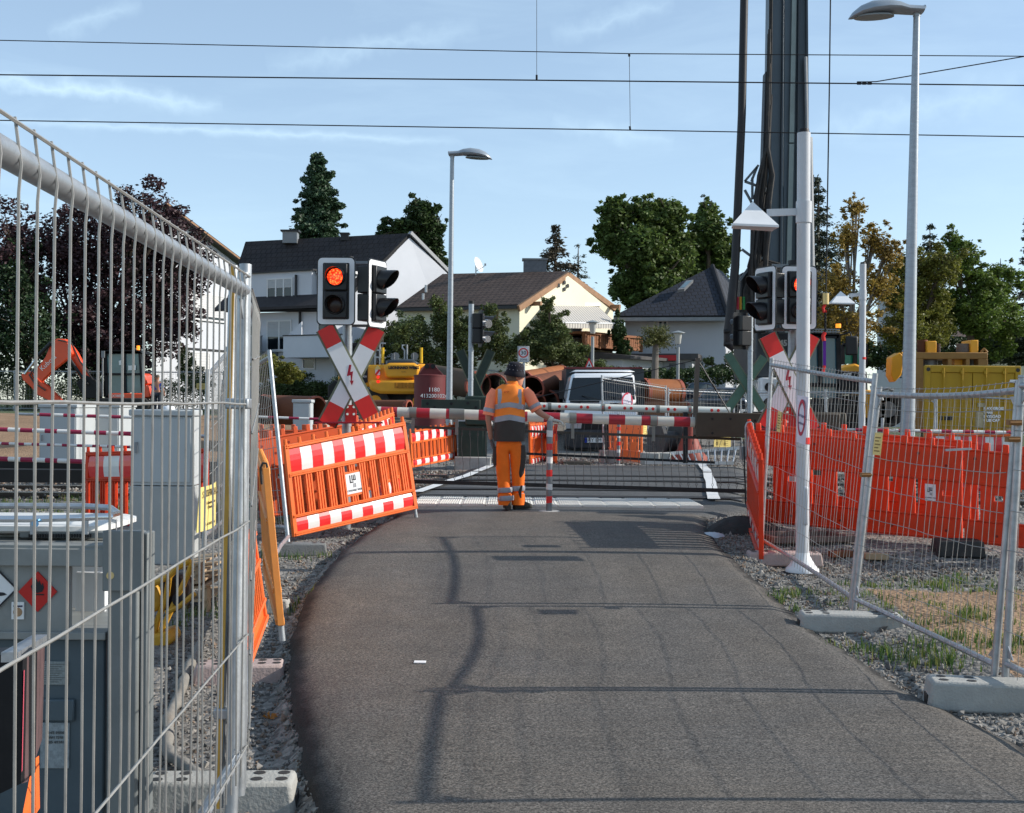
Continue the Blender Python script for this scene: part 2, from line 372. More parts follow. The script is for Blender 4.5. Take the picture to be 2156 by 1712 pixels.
                 # GROUND
def ground_material():
 m = bpy.data.materials.new('ground'); m.use_nodes = True; t = m.node_tree; l = t.links.new; b = t.nodes['Principled BSDF']
 b.inputs['Roughness'].default_value = 0.95; b.inputs['Specular IOR Level'].default_value = 0.2
 c = N(t, 'ShaderNodeTexCoord'); at = N(t, 'ShaderNodeVertexColor', layer_name='kind'); sp = N(t, 'ShaderNodeSeparateColor'); l(at.outputs[0], sp.inputs[0])
 vo = N(t, 'ShaderNodeTexVoronoi', inp={'Scale': 26.0}); l(c.outputs['Object'], vo.inputs['Vector'])
 vo2 = N(t, 'ShaderNodeTexVoronoi', inp={'Scale': 75.0}); l(c.outputs['Object'], vo2.inputs['Vector'])
 g = N(t, 'ShaderNodeSeparateColor'); l(vo.outputs['Color'], g.inputs[0])
 rampg = N(t, 'ShaderNodeMapRange', inp={'From Min': 0.0, 'From Max': 1.0, 'To Min': 0.55, 'To Max': 1.45}); l(g.outputs[0], rampg.inputs[0])
 big = N(t, 'ShaderNodeTexNoise', inp={'Scale': 0.9, 'Detail': 8.0}); l(c.outputs['Object'], big.inputs['Vector'])
 fine = N(t, 'ShaderNodeTexNoise', inp={'Scale': 14.0, 'Detail': 8.0, 'Roughness': 0.7}); l(c.outputs['Object'], fine.inputs['Vector'])
 def hs(col, val):
  h = N(t, 'ShaderNodeHueSaturation', inp={'Color': (*col, 1)}); l(val, h.inputs['Value']); return h.outputs[0]
 fr = N(t, 'ShaderNodeMapRange', inp={'From Min': 0.3, 'From Max': 0.7, 'To Min': 0.7, 'To Max': 1.25}); l(fine.outputs[0], fr.inputs[0])
 grav = hs((0.20, 0.19, 0.175), rampg.outputs[0]); soil = hs((0.30, 0.195, 0.12), fr.outputs[0]); grass = hs((0.075, 0.11, 0.03), fr.outputs[0])
 dark = hs((0.10, 0.085, 0.07), rampg.outputs[0])
 def blend(a, bb, fac):
  n = N(t, 'ShaderNodeMix', data_type='RGBA'); l(fac, n.inputs['Factor']); l(a, n.inputs['A']); l(bb, n.inputs['B']); return n.outputs['Result']
 def edge(fac, w):   # break mask edges with noise
  a = N(t, 'ShaderNodeMath', operation='ADD'); l(fac, a.inputs[0]); s_ = N(t, 'ShaderNodeMath', operation='MULTIPLY_ADD'); l(fine.outputs[0], s_.inputs[0]); s_.inputs[1].default_value = w*2; s_.inputs[2].default_value = -w
  l(s_.outputs[0], a.inputs[1]); r = N(t, 'ShaderNodeMapRange', inp={'From Min': 0.42, 'From Max': 0.58}); l(a.outputs[0], r.inputs[0]); return r.outputs[0]
 x = blend(grav, soil, edge(sp.outputs[0], 0.55)); x = blend(x, grass, edge(sp.outputs[1], 0.6)); x = blend(x, dark, edge(sp.outputs[2], 0.3))
 bv = N(t, 'ShaderNodeMapRange', inp={'From Min': 0.3, 'From Max': 0.7, 'To Min': 0.8, 'To Max': 1.15}); l(big.outputs[0], bv.inputs[0])
 h = N(t, 'ShaderNodeHueSaturation'); l(x, h.inputs['Color']); l(bv.outputs[0], h.inputs['Value']); l(h.outputs[0], b.inputs['Base Color'])
 bp = N(t, 'ShaderNodeBump', inp={'Strength': 0.9, 'Distance': 0.02}); l(vo.outputs['Distance'], bp.inputs['Height']); bp.invert = True
 bp2 = N(t, 'ShaderNodeBump', inp={'Strength': 0.5, 'Distance': 0.008}); l(vo2.outputs['Distance'], bp2.inputs['Height']); bp2.invert = True; l(bp.outputs[0], bp2.inputs['Normal'])
 l(bp2.outputs[0], b.inputs['Normal'])
 return m
def ground_kind(x, y):
 soil = grass = dark = 0.0
 if y < 14:
  d = x - xr(y)
  if d > 0.7 and y < 12.2 and y > 4: soil = ss(0.45, 0.9, d)*(1-ss(9.7, 10.4, y)); grass = 0.30*soil
  if d > 0 and y > 12.2: soil = 0.35*ss(12.2, 13.0, y)
  if x < xl(y) - 1.5: grass = 0.3*ss(1.5, 2.5, xl(y)-x)
 elif y < 17.2: dark = 0.0; grass = 0.35*ss(1.5, 4, xl(15)-x)
 elif y < 25: dark = 0.75
 if y > 27 and x < -5.5: soil = 0.9
 if y > 33 and x > -6: soil = 0.35;
 if y > 48: grass = 0.55; soil = 0.4
 return soil, grass, dark
def make_ground():
 xs = [-600, -300, -150, -90, -60, -45, -36] + list(np.arange(-30, -6, 0.6)) + list(np.arange(-6, 8.0, 0.085)) + list(np.arange(8, 32, 0.6)) + [36, 45, 60, 90, 150, 300, 600]
 ys = [-80, -20, -5] + list(np.arange(0, 3, 0.5)) + list(np.arange(3, 15.5, 0.085)) + list(np.arange(15.5, 30, 0.35)) + list(np.arange(30, 70, 1.2)) + [75, 85, 100, 130, 180, 300, 600, 1400]
 nx, ny = len(xs), len(ys)
 V = np.zeros((ny, nx, 3), np.float32); C = np.zeros((ny, nx, 4), np.float32); C[..., 3] = 1
 for j, y in enumerate(ys):
  for i, x in enumerate(xs):
   V[j, i] = (x, y, H(x, y)); C[j, i, :3] = ground_kind(x, y)
 idx = np.arange(nx*ny).reshape(ny, nx)
 Fq = np.stack([idx[:-1, :-1], idx[:-1, 1:], idx[1:, 1:], idx[1:, :-1]], -1).reshape(-1, 4)
 o = np_obj('ground', V.reshape(-1, 3), Fq, ground_material(), smooth=True)
 a = o.data.color_attributes.new('kind', 'FLOAT_COLOR', 'POINT'); a.data.foreach_set('color', C.reshape(-1, 4).ravel())
 structure(o)
make_ground()
def asphalt_material(name, col, warm, sc=1.0, wear=True):
 m = bpy.data.materials.new(name); m.use_nodes = True; t = m.node_tree; l = t.links.new; b = t.nodes['Principled BSDF']
 b.inputs['Roughness'].default_value = 0.82; b.inputs['Specular IOR Level'].default_value = 0.35
 c = N(t, 'ShaderNodeTexCoord')
 vo = N(t, 'ShaderNodeTexVoronoi', inp={'Scale': 150.0*sc}); l(c.outputs['Object'], vo.inputs['Vector'])
 s1 = N(t, 'ShaderNodeSeparateColor'); l(vo.outputs['Color'], s1.inputs[0])
 pit = N(t, 'ShaderNodeTexNoise', inp={'Scale': 75.0*sc, 'Detail': 5.0, 'Roughness': 0.75}); l(c.outputs['Object'], pit.inputs['Vector'])
 big = N(t, 'ShaderNodeTexNoise', inp={'Scale': 0.55, 'Detail': 7.0, 'Roughness': 0.6, 'Distortion': 0.6}); l(c.outputs['Object'], big.inputs['Vector'])
 med = N(t, 'ShaderNodeTexNoise', inp={'Scale': 3.0, 'Detail': 9.0, 'Roughness': 0.65}); l(c.outputs['Object'], med.inputs['Vector'])
 mpx = N(t, 'ShaderNodeMapping'); mpx.inputs['Scale'].default_value = (2.6, 0.16, 1); l(c.outputs['Object'], mpx.inputs[0])
 trk = N(t, 'ShaderNodeTexNoise', inp={'Scale': 1.0, 'Detail': 4.0}); l(mpx.outputs[0], trk.inputs['Vector'])
 bc = N(t, 'ShaderNodeMapRange', inp={'From Min': 0.38, 'From Max': 0.64}); l(big.outputs[0], bc.inputs[0])
 mx = N(t, 'ShaderNodeMix', data_type='RGBA'); l(bc.outputs[0], mx.inputs['Factor']); mx.inputs['A'].default_value = (*col, 1); mx.inputs['B'].default_value = (*warm, 1)
 def val(src, a0, a1, f0=0.3, f1=0.7):
  r = N(t, 'ShaderNodeMapRange', inp={'From Min': f0, 'From Max': f1, 'To Min': a0, 'To Max': a1}); l(src, r.inputs[0]); return r.outputs[0]
 def mul(a, bb):
  n = N(t, 'ShaderNodeMath', operation='MULTIPLY'); l(a, n.inputs[0]); l(bb, n.inputs[1]); return n.outputs[0]
 v = mul(val(s1.outputs[0], 0.5, 1.7, 0, 1), val(pit.outputs[0], 0.25, 1.3, 0.36, 0.58)); v = mul(v, val(med.outputs[0], 0.82, 1.14)); v = mul(v, val(trk.outputs[0], 0.88, 1.1))
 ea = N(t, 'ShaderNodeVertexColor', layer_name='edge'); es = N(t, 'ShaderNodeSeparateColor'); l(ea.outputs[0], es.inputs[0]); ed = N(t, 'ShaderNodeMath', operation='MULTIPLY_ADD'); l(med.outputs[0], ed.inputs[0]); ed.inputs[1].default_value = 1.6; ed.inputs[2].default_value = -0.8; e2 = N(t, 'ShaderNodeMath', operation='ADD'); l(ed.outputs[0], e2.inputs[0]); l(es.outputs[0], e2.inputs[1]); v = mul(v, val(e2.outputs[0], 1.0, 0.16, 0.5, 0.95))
 h = N(t, 'ShaderNodeHueSaturation'); l(mx.outputs['Result'], h.inputs['Color']); l(v, h.inputs['Value']); l(h.outputs[0], b.inputs['Base Color'])
 bp = N(t, 'ShaderNodeBump', inp={'Strength': 0.55, 'Distance': 0.006}); l(pit.outputs[0], bp.inputs['Height']); l(bp.outputs[0], b.inputs['Normal'])
 return m
asph = asphalt_material('asphalt_path', (0.092, 0.084, 0.076), (0.108, 0.094, 0.079))
asph2 = asphalt_material('asphalt_crossing', (0.068, 0.069, 0.071), (0.078, 0.077, 0.075))
def strip_mesh(name, ylist, fl, fr, ztop, m, thick=0.14, nx=24, crown=0.02, jag=0.02):
 mb = MB(); rows = []
 for y in ylist:
  a = fl(y) + jag*hn(y*7, 1.0, 1.7)*0.6; b = fr(y) + jag*hn(y*6, 5.0, 1.3); row = []
  row.append((a-0.05, y, ztop(y) - thick))
  for i in range(nx+1):
   s = i/nx; x = a + (b-a)*s
   drop = 0.035*(ss(0.025, 0, s) + ss(0.975, 1, s))
   row.append((x, y, ztop(y) + crown*(1-(2*s-1)**2) - drop))
  row.append((b+0.05, y, ztop(y) - thick)); rows.append(row)
 n = len(rows[0]); vs = [p for r in rows for p in r]
 fs = [(j*n+i, j*n+i+1, (j+1)*n+i+1, (j+1)*n+i) for j in range(len(rows)-1) for i in range(n-1)]
 mb.add(vs, fs); o = mb.obj(name, m, ang=60); structure(o)
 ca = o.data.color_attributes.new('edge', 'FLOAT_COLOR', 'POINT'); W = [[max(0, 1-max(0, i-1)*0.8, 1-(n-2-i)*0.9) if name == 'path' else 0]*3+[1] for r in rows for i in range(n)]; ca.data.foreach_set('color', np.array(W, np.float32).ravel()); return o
strip_mesh('path', list(np.arange(1.0, 15.01, 0.1)), xl, xr, zp, asph)
strip_mesh('crossing_road', list(np.arange(15.01, 26.6, 0.15)), xl, xr, lambda y: zp(15)+0.0, asph2, crown=0.015, jag=0.06)
TRACKS = (18.2, 21.9)
rail_m = mat('rail_steel', (0.10, 0.085, 0.075), 0.45, 0.7, 0.2, 6, dirt=0.4, dirtcol=(0.10, 0.06, 0.04))
railtop = mat('rail_head_steel', (0.42, 0.42, 0.43), 0.25, 0.9, 0.1, 12)
groove = mat('rail_groove_rubber', (0.025, 0.025, 0.027), 0.8, 0, 0.2, 8)
for ty in TRACKS:
 for side in (-1, 1):
  y = ty + side*0.7175; zt = 0.205
  x0c, x1c = xl(y) - 0.1, xr(y) + 0.1
  mb = MB()
  for (a, b) in ((-60, x0c), (x1c, 70)):
   mb.box((a, y-0.07, zt-0.165), (b, y+0.07, zt-0.15)); mb.box((a, y-0.012, zt-0.15), (b, y+0.012, zt-0.03)); mb.box((a, y-0.035, zt-0.03), (b, y+0.035, zt), 0)
  mb.box((-60, y-0.03, zt+0.001), (70, y+0.03, zt+0.014), 1)
  o = mb.obj('rail', [rail_m, railtop]); structure(o)
  mb = MB(); mb.box((x0c, y-0.20, 0.222), (x1c, y-0.032, 0.2265)); mb.box((x0c, y+0.032, 0.222), (x1c, y+0.11, 0.2265))
  structure(mb.obj('rail_groove', groove))
 sl = mat('sleeper_concrete', (0.22, 0.20, 0.18), 0.9, 0, 0.2, 5, 0.4, 60, dirt=0.5)
 mb = MB()
 for k in range(-38, 60):
  x = k*0.63
  if xl(ty) - 0.5 < x < xr(ty) + 0.5: continue
  mb.cbox((x, ty, 0.02), (0.26, 2.5, 0.16))
 structure(mb.obj('sleepers', sl, bev=0.0))
roadpaint = mat('white_road_paint', (0.66, 0.66, 0.65), 0.6, 0, 0.06, 30, dirt=0.35, dirtcol=(0.22, 0.21, 0.20))
def paint_line(pts, w, label_z=0.2395):
 mb = MB(); qs = []
 for i, (x, y) in enumerate(pts):
  k = 0.008*hn(y*0.8, x, 1.0)
  qs.append(((x - w/2 + k, y, label_z), (x + w/2 + k + 0.006*hn(y*5, 2, 1), y, label_z)))
 for i in range(len(qs)-1):
  if i == 21: continue
  mb.add([qs[i][0], qs[i][1], qs[i+1][1], qs[i+1][0]], [(0, 1, 2, 3)])
 structure(mb.obj('white_edge_line', roadpaint, flat=True))
lnl = [G(878, 1050), G(930, 1030), G(985, 1012), G(1040, 985)]
lnr = [G(1503, 1066), G(1497, 1030), G(1487, 1000), G(1476, 979)]
def dense(ps, n=34):
 ys = np.linspace(ps[0].y, ps[-1].y, n); return [(float(np.interp(y, [p.y for p in ps], [p.x for p in ps])), float(y)) for y in ys]
paint_line(dense(lnl), 0.16); paint_line(dense(lnr), 0.17)
structure_seam = None
tact = mat('tactile_paving', (0.68, 0.655, 0.60), 0.75, 0, 0.06, 9, 0.3, 80, dirt=0.4, dirtcol=(0.32, 0.28, 0.23))
tx0, tx1 = PZ(872, 1060, 0.22).x, PZ(1488, 1072, 0.22).x
ty0 = 15.75; npl = 12; pw = (tx1 - tx0)/npl
plate_me = None
strip = thing('tactile_strip', 'white ribbed tactile paving strip across the path in front of the barrier', 'paving strip', (tx0, ty0, 0.232))
for k in range(npl):
 for r_ in range(3):
  if plate_me is None:
   mb = MB(); mb.box((0.004, 0.004, -0.04), (pw-0.004, 0.396, 0.004))
   nr = 9
   for i in range(nr):
    x = 0.02 + (pw-0.04)*(i+0.5)/nr
    mb.prism([(x-0.013, 0.01, 0.004), (x+0.013, 0.01, 0.004), (x+0.006, 0.01, 0.012), (x-0.006, 0.01, 0.012)], (0, 0.38, 0))
   o = mb.obj('paving_plate', tact); plate_me = o.data
  else:
   o = bpy.data.objects.new('paving_plate', plate_me); COL.objects.link(o)
  o.parent = strip; o.location = (k*pw, r_*0.4, 0.002*((k*7+r_*5) % 3))
                 # loose stones (uncountable)
def stones(name, pts, sizes, mats, label, zfun=H, sink=0.3):
 base = np.array([(1,0,0),(-1,0,0),(0,1,0),(0,-1,0),(0,0,1),(0,0,-1)], np.float32)
 fb = np.array([(0,2,4),(2,1,4),(1,3,4),(3,0,4),(2,0,5),(1,2,5),(3,1,5),(0,3,5)], np.int32)
 n = len(pts); V = np.zeros((n, 6, 3), np.float32)
 rng = np.random.default_rng(5)
 for i, ((x, y), s) in enumerate(zip(pts, sizes)):
  a = rng.normal(size=(3, 3)); q, _ = np.linalg.qr(a)
  V[i] = (base * rng.uniform(0.6, 1.2, (6, 1)) * s * np.array([1, 0.8, 0.65])) @ q + np.array([x, y, zfun(x, y) + s*sink])
 Fs = (fb[None] + (np.arange(n)*6)[:, None, None]).reshape(-1, 3)
 mi = np.repeat(rng.integers(0, len(mats), n), 8)
 o = np_obj(name, V.reshape(-1, 3), Fs, mats, mi=mi, kind='stuff'); tag(o, label, 'gravel'); return o
gm = [mat('stone_grey', (0.20, 0.19, 0.175), 0.9, 0, 0.25, 30), mat('stone_pale', (0.29, 0.27, 0.245), 0.9, 0, 0.2, 30), mat('stone_dark', (0.11, 0.105, 0.10), 0.9, 0, 0.25, 30), mat('stone_brown', (0.19, 0.14, 0.105), 0.9, 0, 0.25, 30)]
rs = np.random.default_rng(11)
pts, sz = [], []
while len(pts) < 13000:
 y = 4.6 + 10.6*rs.random()**1.15; k = rs.random()
 if k < 0.45: x = xl(y) - 0.02 - rs.exponential(0.45)
 else: x = xr(y) + 0.01 + rs.exponential(0.55)
 if x > xr(y)+0.5 and y < 10.2 and rs.random() < 0.95: continue
 pts.append((x, y)); sz.append(rs.uniform(0.006, 0.019)*(1+ (rs.random() < 0.04)*1.1))
while len(pts) < 21000:      # mound behind the grass
 y = rs.normal(11.3, 0.5); x = xr(min(15, max(5, y))) + 0.8 + 5.5*rs.random()
 if y > 13.5: continue
 pts.append((x, y)); sz.append(rs.uniform(0.010, 0.028))
stones('gravel', pts, sz, gm, 'loose grey gravel along both edges of the path and heaped behind the grass')
pts, sz = [], []
while len(pts) < 11000:      # track ballast
 y = rs.uniform(16.6, 24.6); x = rs.uniform(-9.5, 9.5)
 if xl(y) - 0.1 < x < xr(y) + 0.1: continue
 pts.append((x, y)); sz.append(rs.uniform(0.022, 0.045))
for _ in range(2500):
 y = rs.uniform(26.7, 31); x = rs.uniform(-2, 7); pts.append((x, y)); sz.append(rs.uniform(0.015, 0.04))
stones('track_ballast', pts, sz, gm, 'coarse brown grey ballast between the rails beside the crossing')
                 # grass tufts (uncountable)
def blades(name, spots, hgt, mats, label, per=26, spread=0.10, cat='grass'):
 V, Fs, mi = [], [], []; rng = np.random.default_rng(3)
 for (x, y, k) in spots:
  for _ in range(int(per*k)):
   a = rng.uniform(0, 6.28); r = abs(rng.normal(0, spread*k)); bx, by = x+r*math.cos(a), y+r*math.sin(a); z = H(bx, by)
   h = hgt*rng.uniform(0.4, 1.1)*k; la = rng.uniform(0, 6.28); le = rng.uniform(0.15, 0.8)*h; w = rng.uniform(0.0025, 0.005); pa = la+1.57
   dx, dy = w*math.cos(pa), w*math.sin(pa); n = len(V)
   V += [(bx-dx, by-dy, z-0.005), (bx+dx, by+dy, z-0.005), (bx+le*0.35*math.cos(la)+dx*0.8, by+le*0.35*math.sin(la)+dy*0.8, z+h*0.65), (bx+le*0.35*math.cos(la)-dx*0.8, by+le*0.35*math.sin(la)-dy*0.8, z+h*0.65), (bx+le*math.cos(la), by+le*math.sin(la), z+h)]
   Fs += [(n, n+1, n+2), (n, n+2, n+3), (n+3, n+2, n+4)]; mi += [rng.integers(0, len(mats))]*3
 o = np_obj(name, V, Fs, mats, mi=mi, kind='stuff'); tag(o, label, cat)
gr = [mat('grass_green', (0.10, 0.17, 0.035), 0.6, 0, 0.2, 3, trans=0.4), mat('grass_pale', (0.20, 0.22, 0.06), 0.6, 0, 0.2, 3, trans=0.4), mat('grass_dark', (0.05, 0.11, 0.025), 0.6, 0, 0.2, 3, trans=0.4)]
spots = []
for _ in range(260):
 y = rs.uniform(5.6, 10.3); d = rs.uniform(0.6, 4.5)
 cl = hn(d*1.1, y, 1.5)
 if cl > -0.1 or rs.random() < 0.25: spots.append((xr(y)+d, y, rs.uniform(0.35, 0.85)))
for (u, v, k, n) in ((1950, 1390, 1.5, 9), (1900, 1360, 1.2, 5), (2010, 1240, 1.2, 10), (1975, 1235, 1.0, 8), (2010, 1225, 1.0, 6), (1700, 1250, 1.0, 10), (1740, 1270, 1.0, 9), (2080, 1300, 1.0, 10), (2090, 1350, 1.2, 10), (1830, 1320, 1.0, 5)):
 q = G(u, v)
 for _ in range(n): spots.append((q.x+rs.normal(0, 0.22), q.y+rs.normal(0, 0.12), k*rs.uniform(0.6, 1.0)))
blades('grass_tufts', spots, 0.075, gr, 'sparse green grass tufts on the brown soil beside the right fence')
spots = [(rs.uniform(-6.5, -2.4), rs.uniform(14.2, 17.0), rs.uniform(0.6, 1.5)) for _ in range(120)]
for (u, v) in ((620, 1175), (560, 1290), (470, 1260), (450, 1300)):
 q = G(u, v); spots += [(q.x+rs.normal(0, 0.15), q.y+rs.normal(0, 0.2), 1.0) for _ in range(5)]
blades('lineside_weeds', spots, 0.085, gr, 'low green weeds growing in the ballast left of the crossing', cat='weeds')
                 # VEGETATION TOOLS
def leafcloud(name, blobs, n, size, m, parent, shell=0.75, flat=0.55, seed=1, droop=0.0, per_blob=None):
 rng = np.random.default_rng(seed); B = np.array(blobs, np.float32)
 vol = (B[:, 3]*B[:, 4]*B[:, 5])**(0.72); pr = vol/vol.sum(); bi = rng.choice(len(B), n, p=pr)
 d = rng.normal(size=(n, 3)); d /= np.linalg.norm(d, axis=1, keepdims=True)
 r = 1 - (1-shell)*rng.random(n)**0.6*1.6 + rng.normal(0, 0.11, n)
 c = B[bi, :3] + d*B[bi, 3:6]*r[:, None]
 a = rng.normal(size=(n, 3)); a[:, 2] *= flat; a /= np.linalg.norm(a, axis=1, keepdims=True)
 b = np.cross(a, d + rng.normal(0, 0.6, (n, 3))); b /= np.linalg.norm(b, axis=1, keepdims=True) + 1e-6
 s = (size*rng.uniform(0.55, 1.3, n))[:, None]
 V = np.stack([c - a*s, c - b*s*0.55, c + a*s, c + b*s*0.55], 1)
 V[:, 2, 2] -= droop*s[:, 0]
 Fs = np.arange(4*n).reshape(-1, 4)
 return np_obj(name, V.reshape(-1, 3), Fs, m, parent)
def subblobs(main, k, f, seed):
 rng = np.random.default_rng(seed); out = []
 for (x, y, z, rx, ry, rz) in main:
  out.append((x, y, z, rx*0.78, ry*0.78, rz*0.78))
  for _ in range(k):
   d = rng.normal(size=3); d /= np.linalg.norm(d); q = rng.uniform(0.62, 1.12); g = f*rng.uniform(0.4, 1.2)
   out.append((x+d[0]*rx*q, y+d[1]*ry*q, z+d[2]*rz*q, rx*g, ry*g, rz*g*0.8))
 return out
bark = mat('bark', (0.10, 0.075, 0.055), 0.9, 0, 0.25, 4, 0.6, 20)
barkgrey = mat('grey_bark', (0.17, 0.15, 0.13), 0.9, 0, 0.2, 4, 0.6, 20)
def broadleaf(name, label, base, main, n, size, m, seed, trunk_r=0.25, group=None, k=9, f=0.36, cat='tree', limbs=True, bk=None, shell=0.75):
 """main blobs are given relative to the base"""
 t = thing(name, label, cat, base, 0, group)
 sb = subblobs(main, int(k*2.2), f*0.74, seed)
 leafcloud('crown', sb, n, size, m, t, seed=seed, shell=shell)
 mb = MB(); cz = min(b[2]-b[5]*0.3 for b in main); mx = sum(b[0] for b in main)/len(main)
 mb.tube([(0, 0, -0.3), (0.02*cz, 0, cz*0.5), (mx*0.3, 0, cz)], [trunk_r*1.25, trunk_r, trunk_r*0.8], 9)
 if limbs:
  rng = random.Random(seed)
  for b in main:
   mb.tube([(mx*0.3, 0, cz*0.95), ((mx*0.3+b[0])/2, b[1]/2, (cz+b[2])/2-0.1*b[5]), (b[0], b[1], b[2]+b[5]*0.4)], [trunk_r*0.6, trunk_r*0.4, trunk_r*0.12], 6)
   for _ in range(5):
    e = (b[0]+rng.uniform(-.8,.8)*b[3], b[1]+rng.uniform(-.8,.8)*b[4], b[2]+rng.uniform(-.5,.9)*b[5])
    mb.tube([((mx*0.3+b[0])/2, b[1]/2, (cz+b[2])/2-0.1*b[5]), ((e[0]+b[0])/2, (e[1]+b[1])/2, (e[2]+b[2])/2), e], [trunk_r*0.3, trunk_r*0.18, trunk_r*0.05], 5)
 mb.obj('trunk', bk or bark, t)
 return t
def conifer(name, label, base, h, r, n, size, m, seed, levels=22, z0=0.08, droop=0.25, power=1.0, group=None, gap=0.0):
 t = thing(name, label, 'tree', base, 0, group); rng = np.random.default_rng(seed); C = []; A = []
 for i in range(levels):
  f = (i + rng.uniform(-.3, .3))/levels; z = h*(z0 + (1-z0)*f); R_ = r*(1-f)**power*rng.uniform(0.78, 1.15) + 0.12
  k = max(4, int(11*(1-f)+4))
  for j in range(k):
   if rng.random() < gap: continue
   a = rng.uniform(0, 2*math.pi); L_ = R_*rng.uniform(0.7, 1.15); cnt = max(5, int(n/(levels*9)*(L_/r*1.6+0.25)))
   s = rng.random(cnt)**0.7
   x = np.cos(a)*L_*s + rng.normal(0, 0.09*L_+0.03, cnt); y = np.sin(a)*L_*s + rng.normal(0, 0.09*L_+0.03, cnt)
   zz = z - droop*L_*s**1.5 + 0.12*L_*s**3 + rng.normal(0, 0.05*r*0.6, cnt)
   C.append(np.stack([x, y, zz], 1)); A.append(np.tile([math.cos(a), math.sin(a), -0.35], (cnt, 1)))
 C = np.concatenate(C); A = np.concatenate(A) + rng.normal(0, 0.45, (len(C), 3)); A /= np.linalg.norm(A, axis=1, keepdims=True)
 Bv = np.cross(A, rng.normal(size=A.shape)); Bv /= np.linalg.norm(Bv, axis=1, keepdims=True)
 s = (size*rng.uniform(0.6, 1.3, len(C)))[:, None]
 V = np.stack([C-A*s, C-Bv*s*0.35, C+A*s, C+Bv*s*0.35], 1)
 np_obj('crown', V.reshape(-1, 3), np.arange(4*len(C)).reshape(-1, 4), m, t)
 mb = MB(); mb.tube([(0, 0, -0.5), (0, 0, h*0.5), (0, 0, h*0.97)], [h*0.022, h*0.013, 0.02], 8); mb.obj('trunk', bark, t)
 return t
                 # SITE FENCE TOOL
def fence_panel(label, A, B, C, D, rows=8, pitch=0.10, r=0.021, wr=0.0022, group='mesh site fence panels', extra=0.0, wob=0.0, tag_at=None, hr=None, m=None, bend=0.0, rr=None):
 """A,B base corners (left,right as seen), C,D top right, top left"""
 base = (Vector(A)+Vector(B))/2; t = thing('site_fence_panel', label, 'site fence', base, 0, group); q = Quad(A, B, C, D).local(base); Lh = q.L
 mb = MB()
 for s in (0, Lh):
  mb.cyl(q.p(s, -0.02), q.p(s, 1.0), r, n=10)
 def railpts(tt): return [q.p(Lh*i/8, tt, bend*math.sin(math.pi*i/8)) - Vector((0, 0, abs(bend)*0.3*math.sin(math.pi*i/8))) for i in range(9)]
 mb.tube(railpts(0.965), rr or r*0.95, 12); mb.tube(railpts(0.06), r*0.9, 8)
 for s, sg in ((0, 1), (Lh, -1)):
  for tt, o in ((0.945, -1), (0.08, 1)): mb.prism([q.p(s, tt, 0.004), q.p(s+sg*0.09, tt, 0.004), q.p(s, tt+o*0.05, 0.004)], q.n*-0.006)
 mb.obj('frame', m or galv, t)
 mb = MB(); n = int(Lh/pitch); rng = random.Random(int(Lh*1000)+n)
 for i in range(1, n):
  s = Lh*i/n; k = bend*math.sin(math.pi*i/n); j = rng.uniform(-1, 1)*wob
  off = Vector((0, 0, -abs(k)*0.3))
  pts = [q.p(s, 0.03, k+0.024)+off, q.p(s+j, 0.35, k+0.024+rng.uniform(-1, 1)*wob)+off, q.p(s+j*0.5, 0.7, k+0.024)+off, q.p(s, 0.93, k+0.024)+off, q.p(s, 0.955, k+0.028)+off, q.p(s, 0.998, k+0.016)+off]
  mb.tube(pts, wr, 5, caps=False)
 for j in range(rows if hr is None else len(hr)):
  tt = 0.085 + (0.90-0.0)*(j+0.5)/rows if hr is None else hr[j]
  pts = [q.p(Lh*i/12, tt + rng.uniform(-1, 1)*wob*0.25, bend*math.sin(math.pi*i/12)+0.029) - Vector((0, 0, abs(bend)*0.3*math.sin(math.pi*i/12))) for i in range(13)]
  mb.tube(pts, wr*1.25, 5, caps=False)
 pts = [q.p(Lh*i/12, 0.992, bend*math.sin(math.pi*i/12)+0.024) - Vector((0, 0, abs(bend)*0.3*math.sin(math.pi*i/12))) for i in range(13)]
 mb.tube(pts, wr*1.25, 5, caps=False)
 mb.obj('wire_mesh', galvw, t, kind='stuff')
 if tag_at:
  s, tt, w, h = tag_at; mb = MB(); boxq(mb, q, s, s+w, tt, tt+h/q.h, 0.034, 0.037); p = mb.obj('name_tag', yellowplate, t)
  lines = max(2, int(h/0.03))
  mb = MB()
  for k in range(lines): boxq(mb, q, s+w*0.12, s+w*(0.85-0.2*(k % 2)), tt+h/q.h*(0.15+0.75*k/lines), tt+h/q.h*(0.15+0.75*(k+0.4)/lines), 0.037, 0.0375)
  mb.obj('small_print', mat('tag_print', (0.25, 0.17, 0.04), 0.6, 0, 0, 4), p)
 t['L'] = Lh
 return t, q
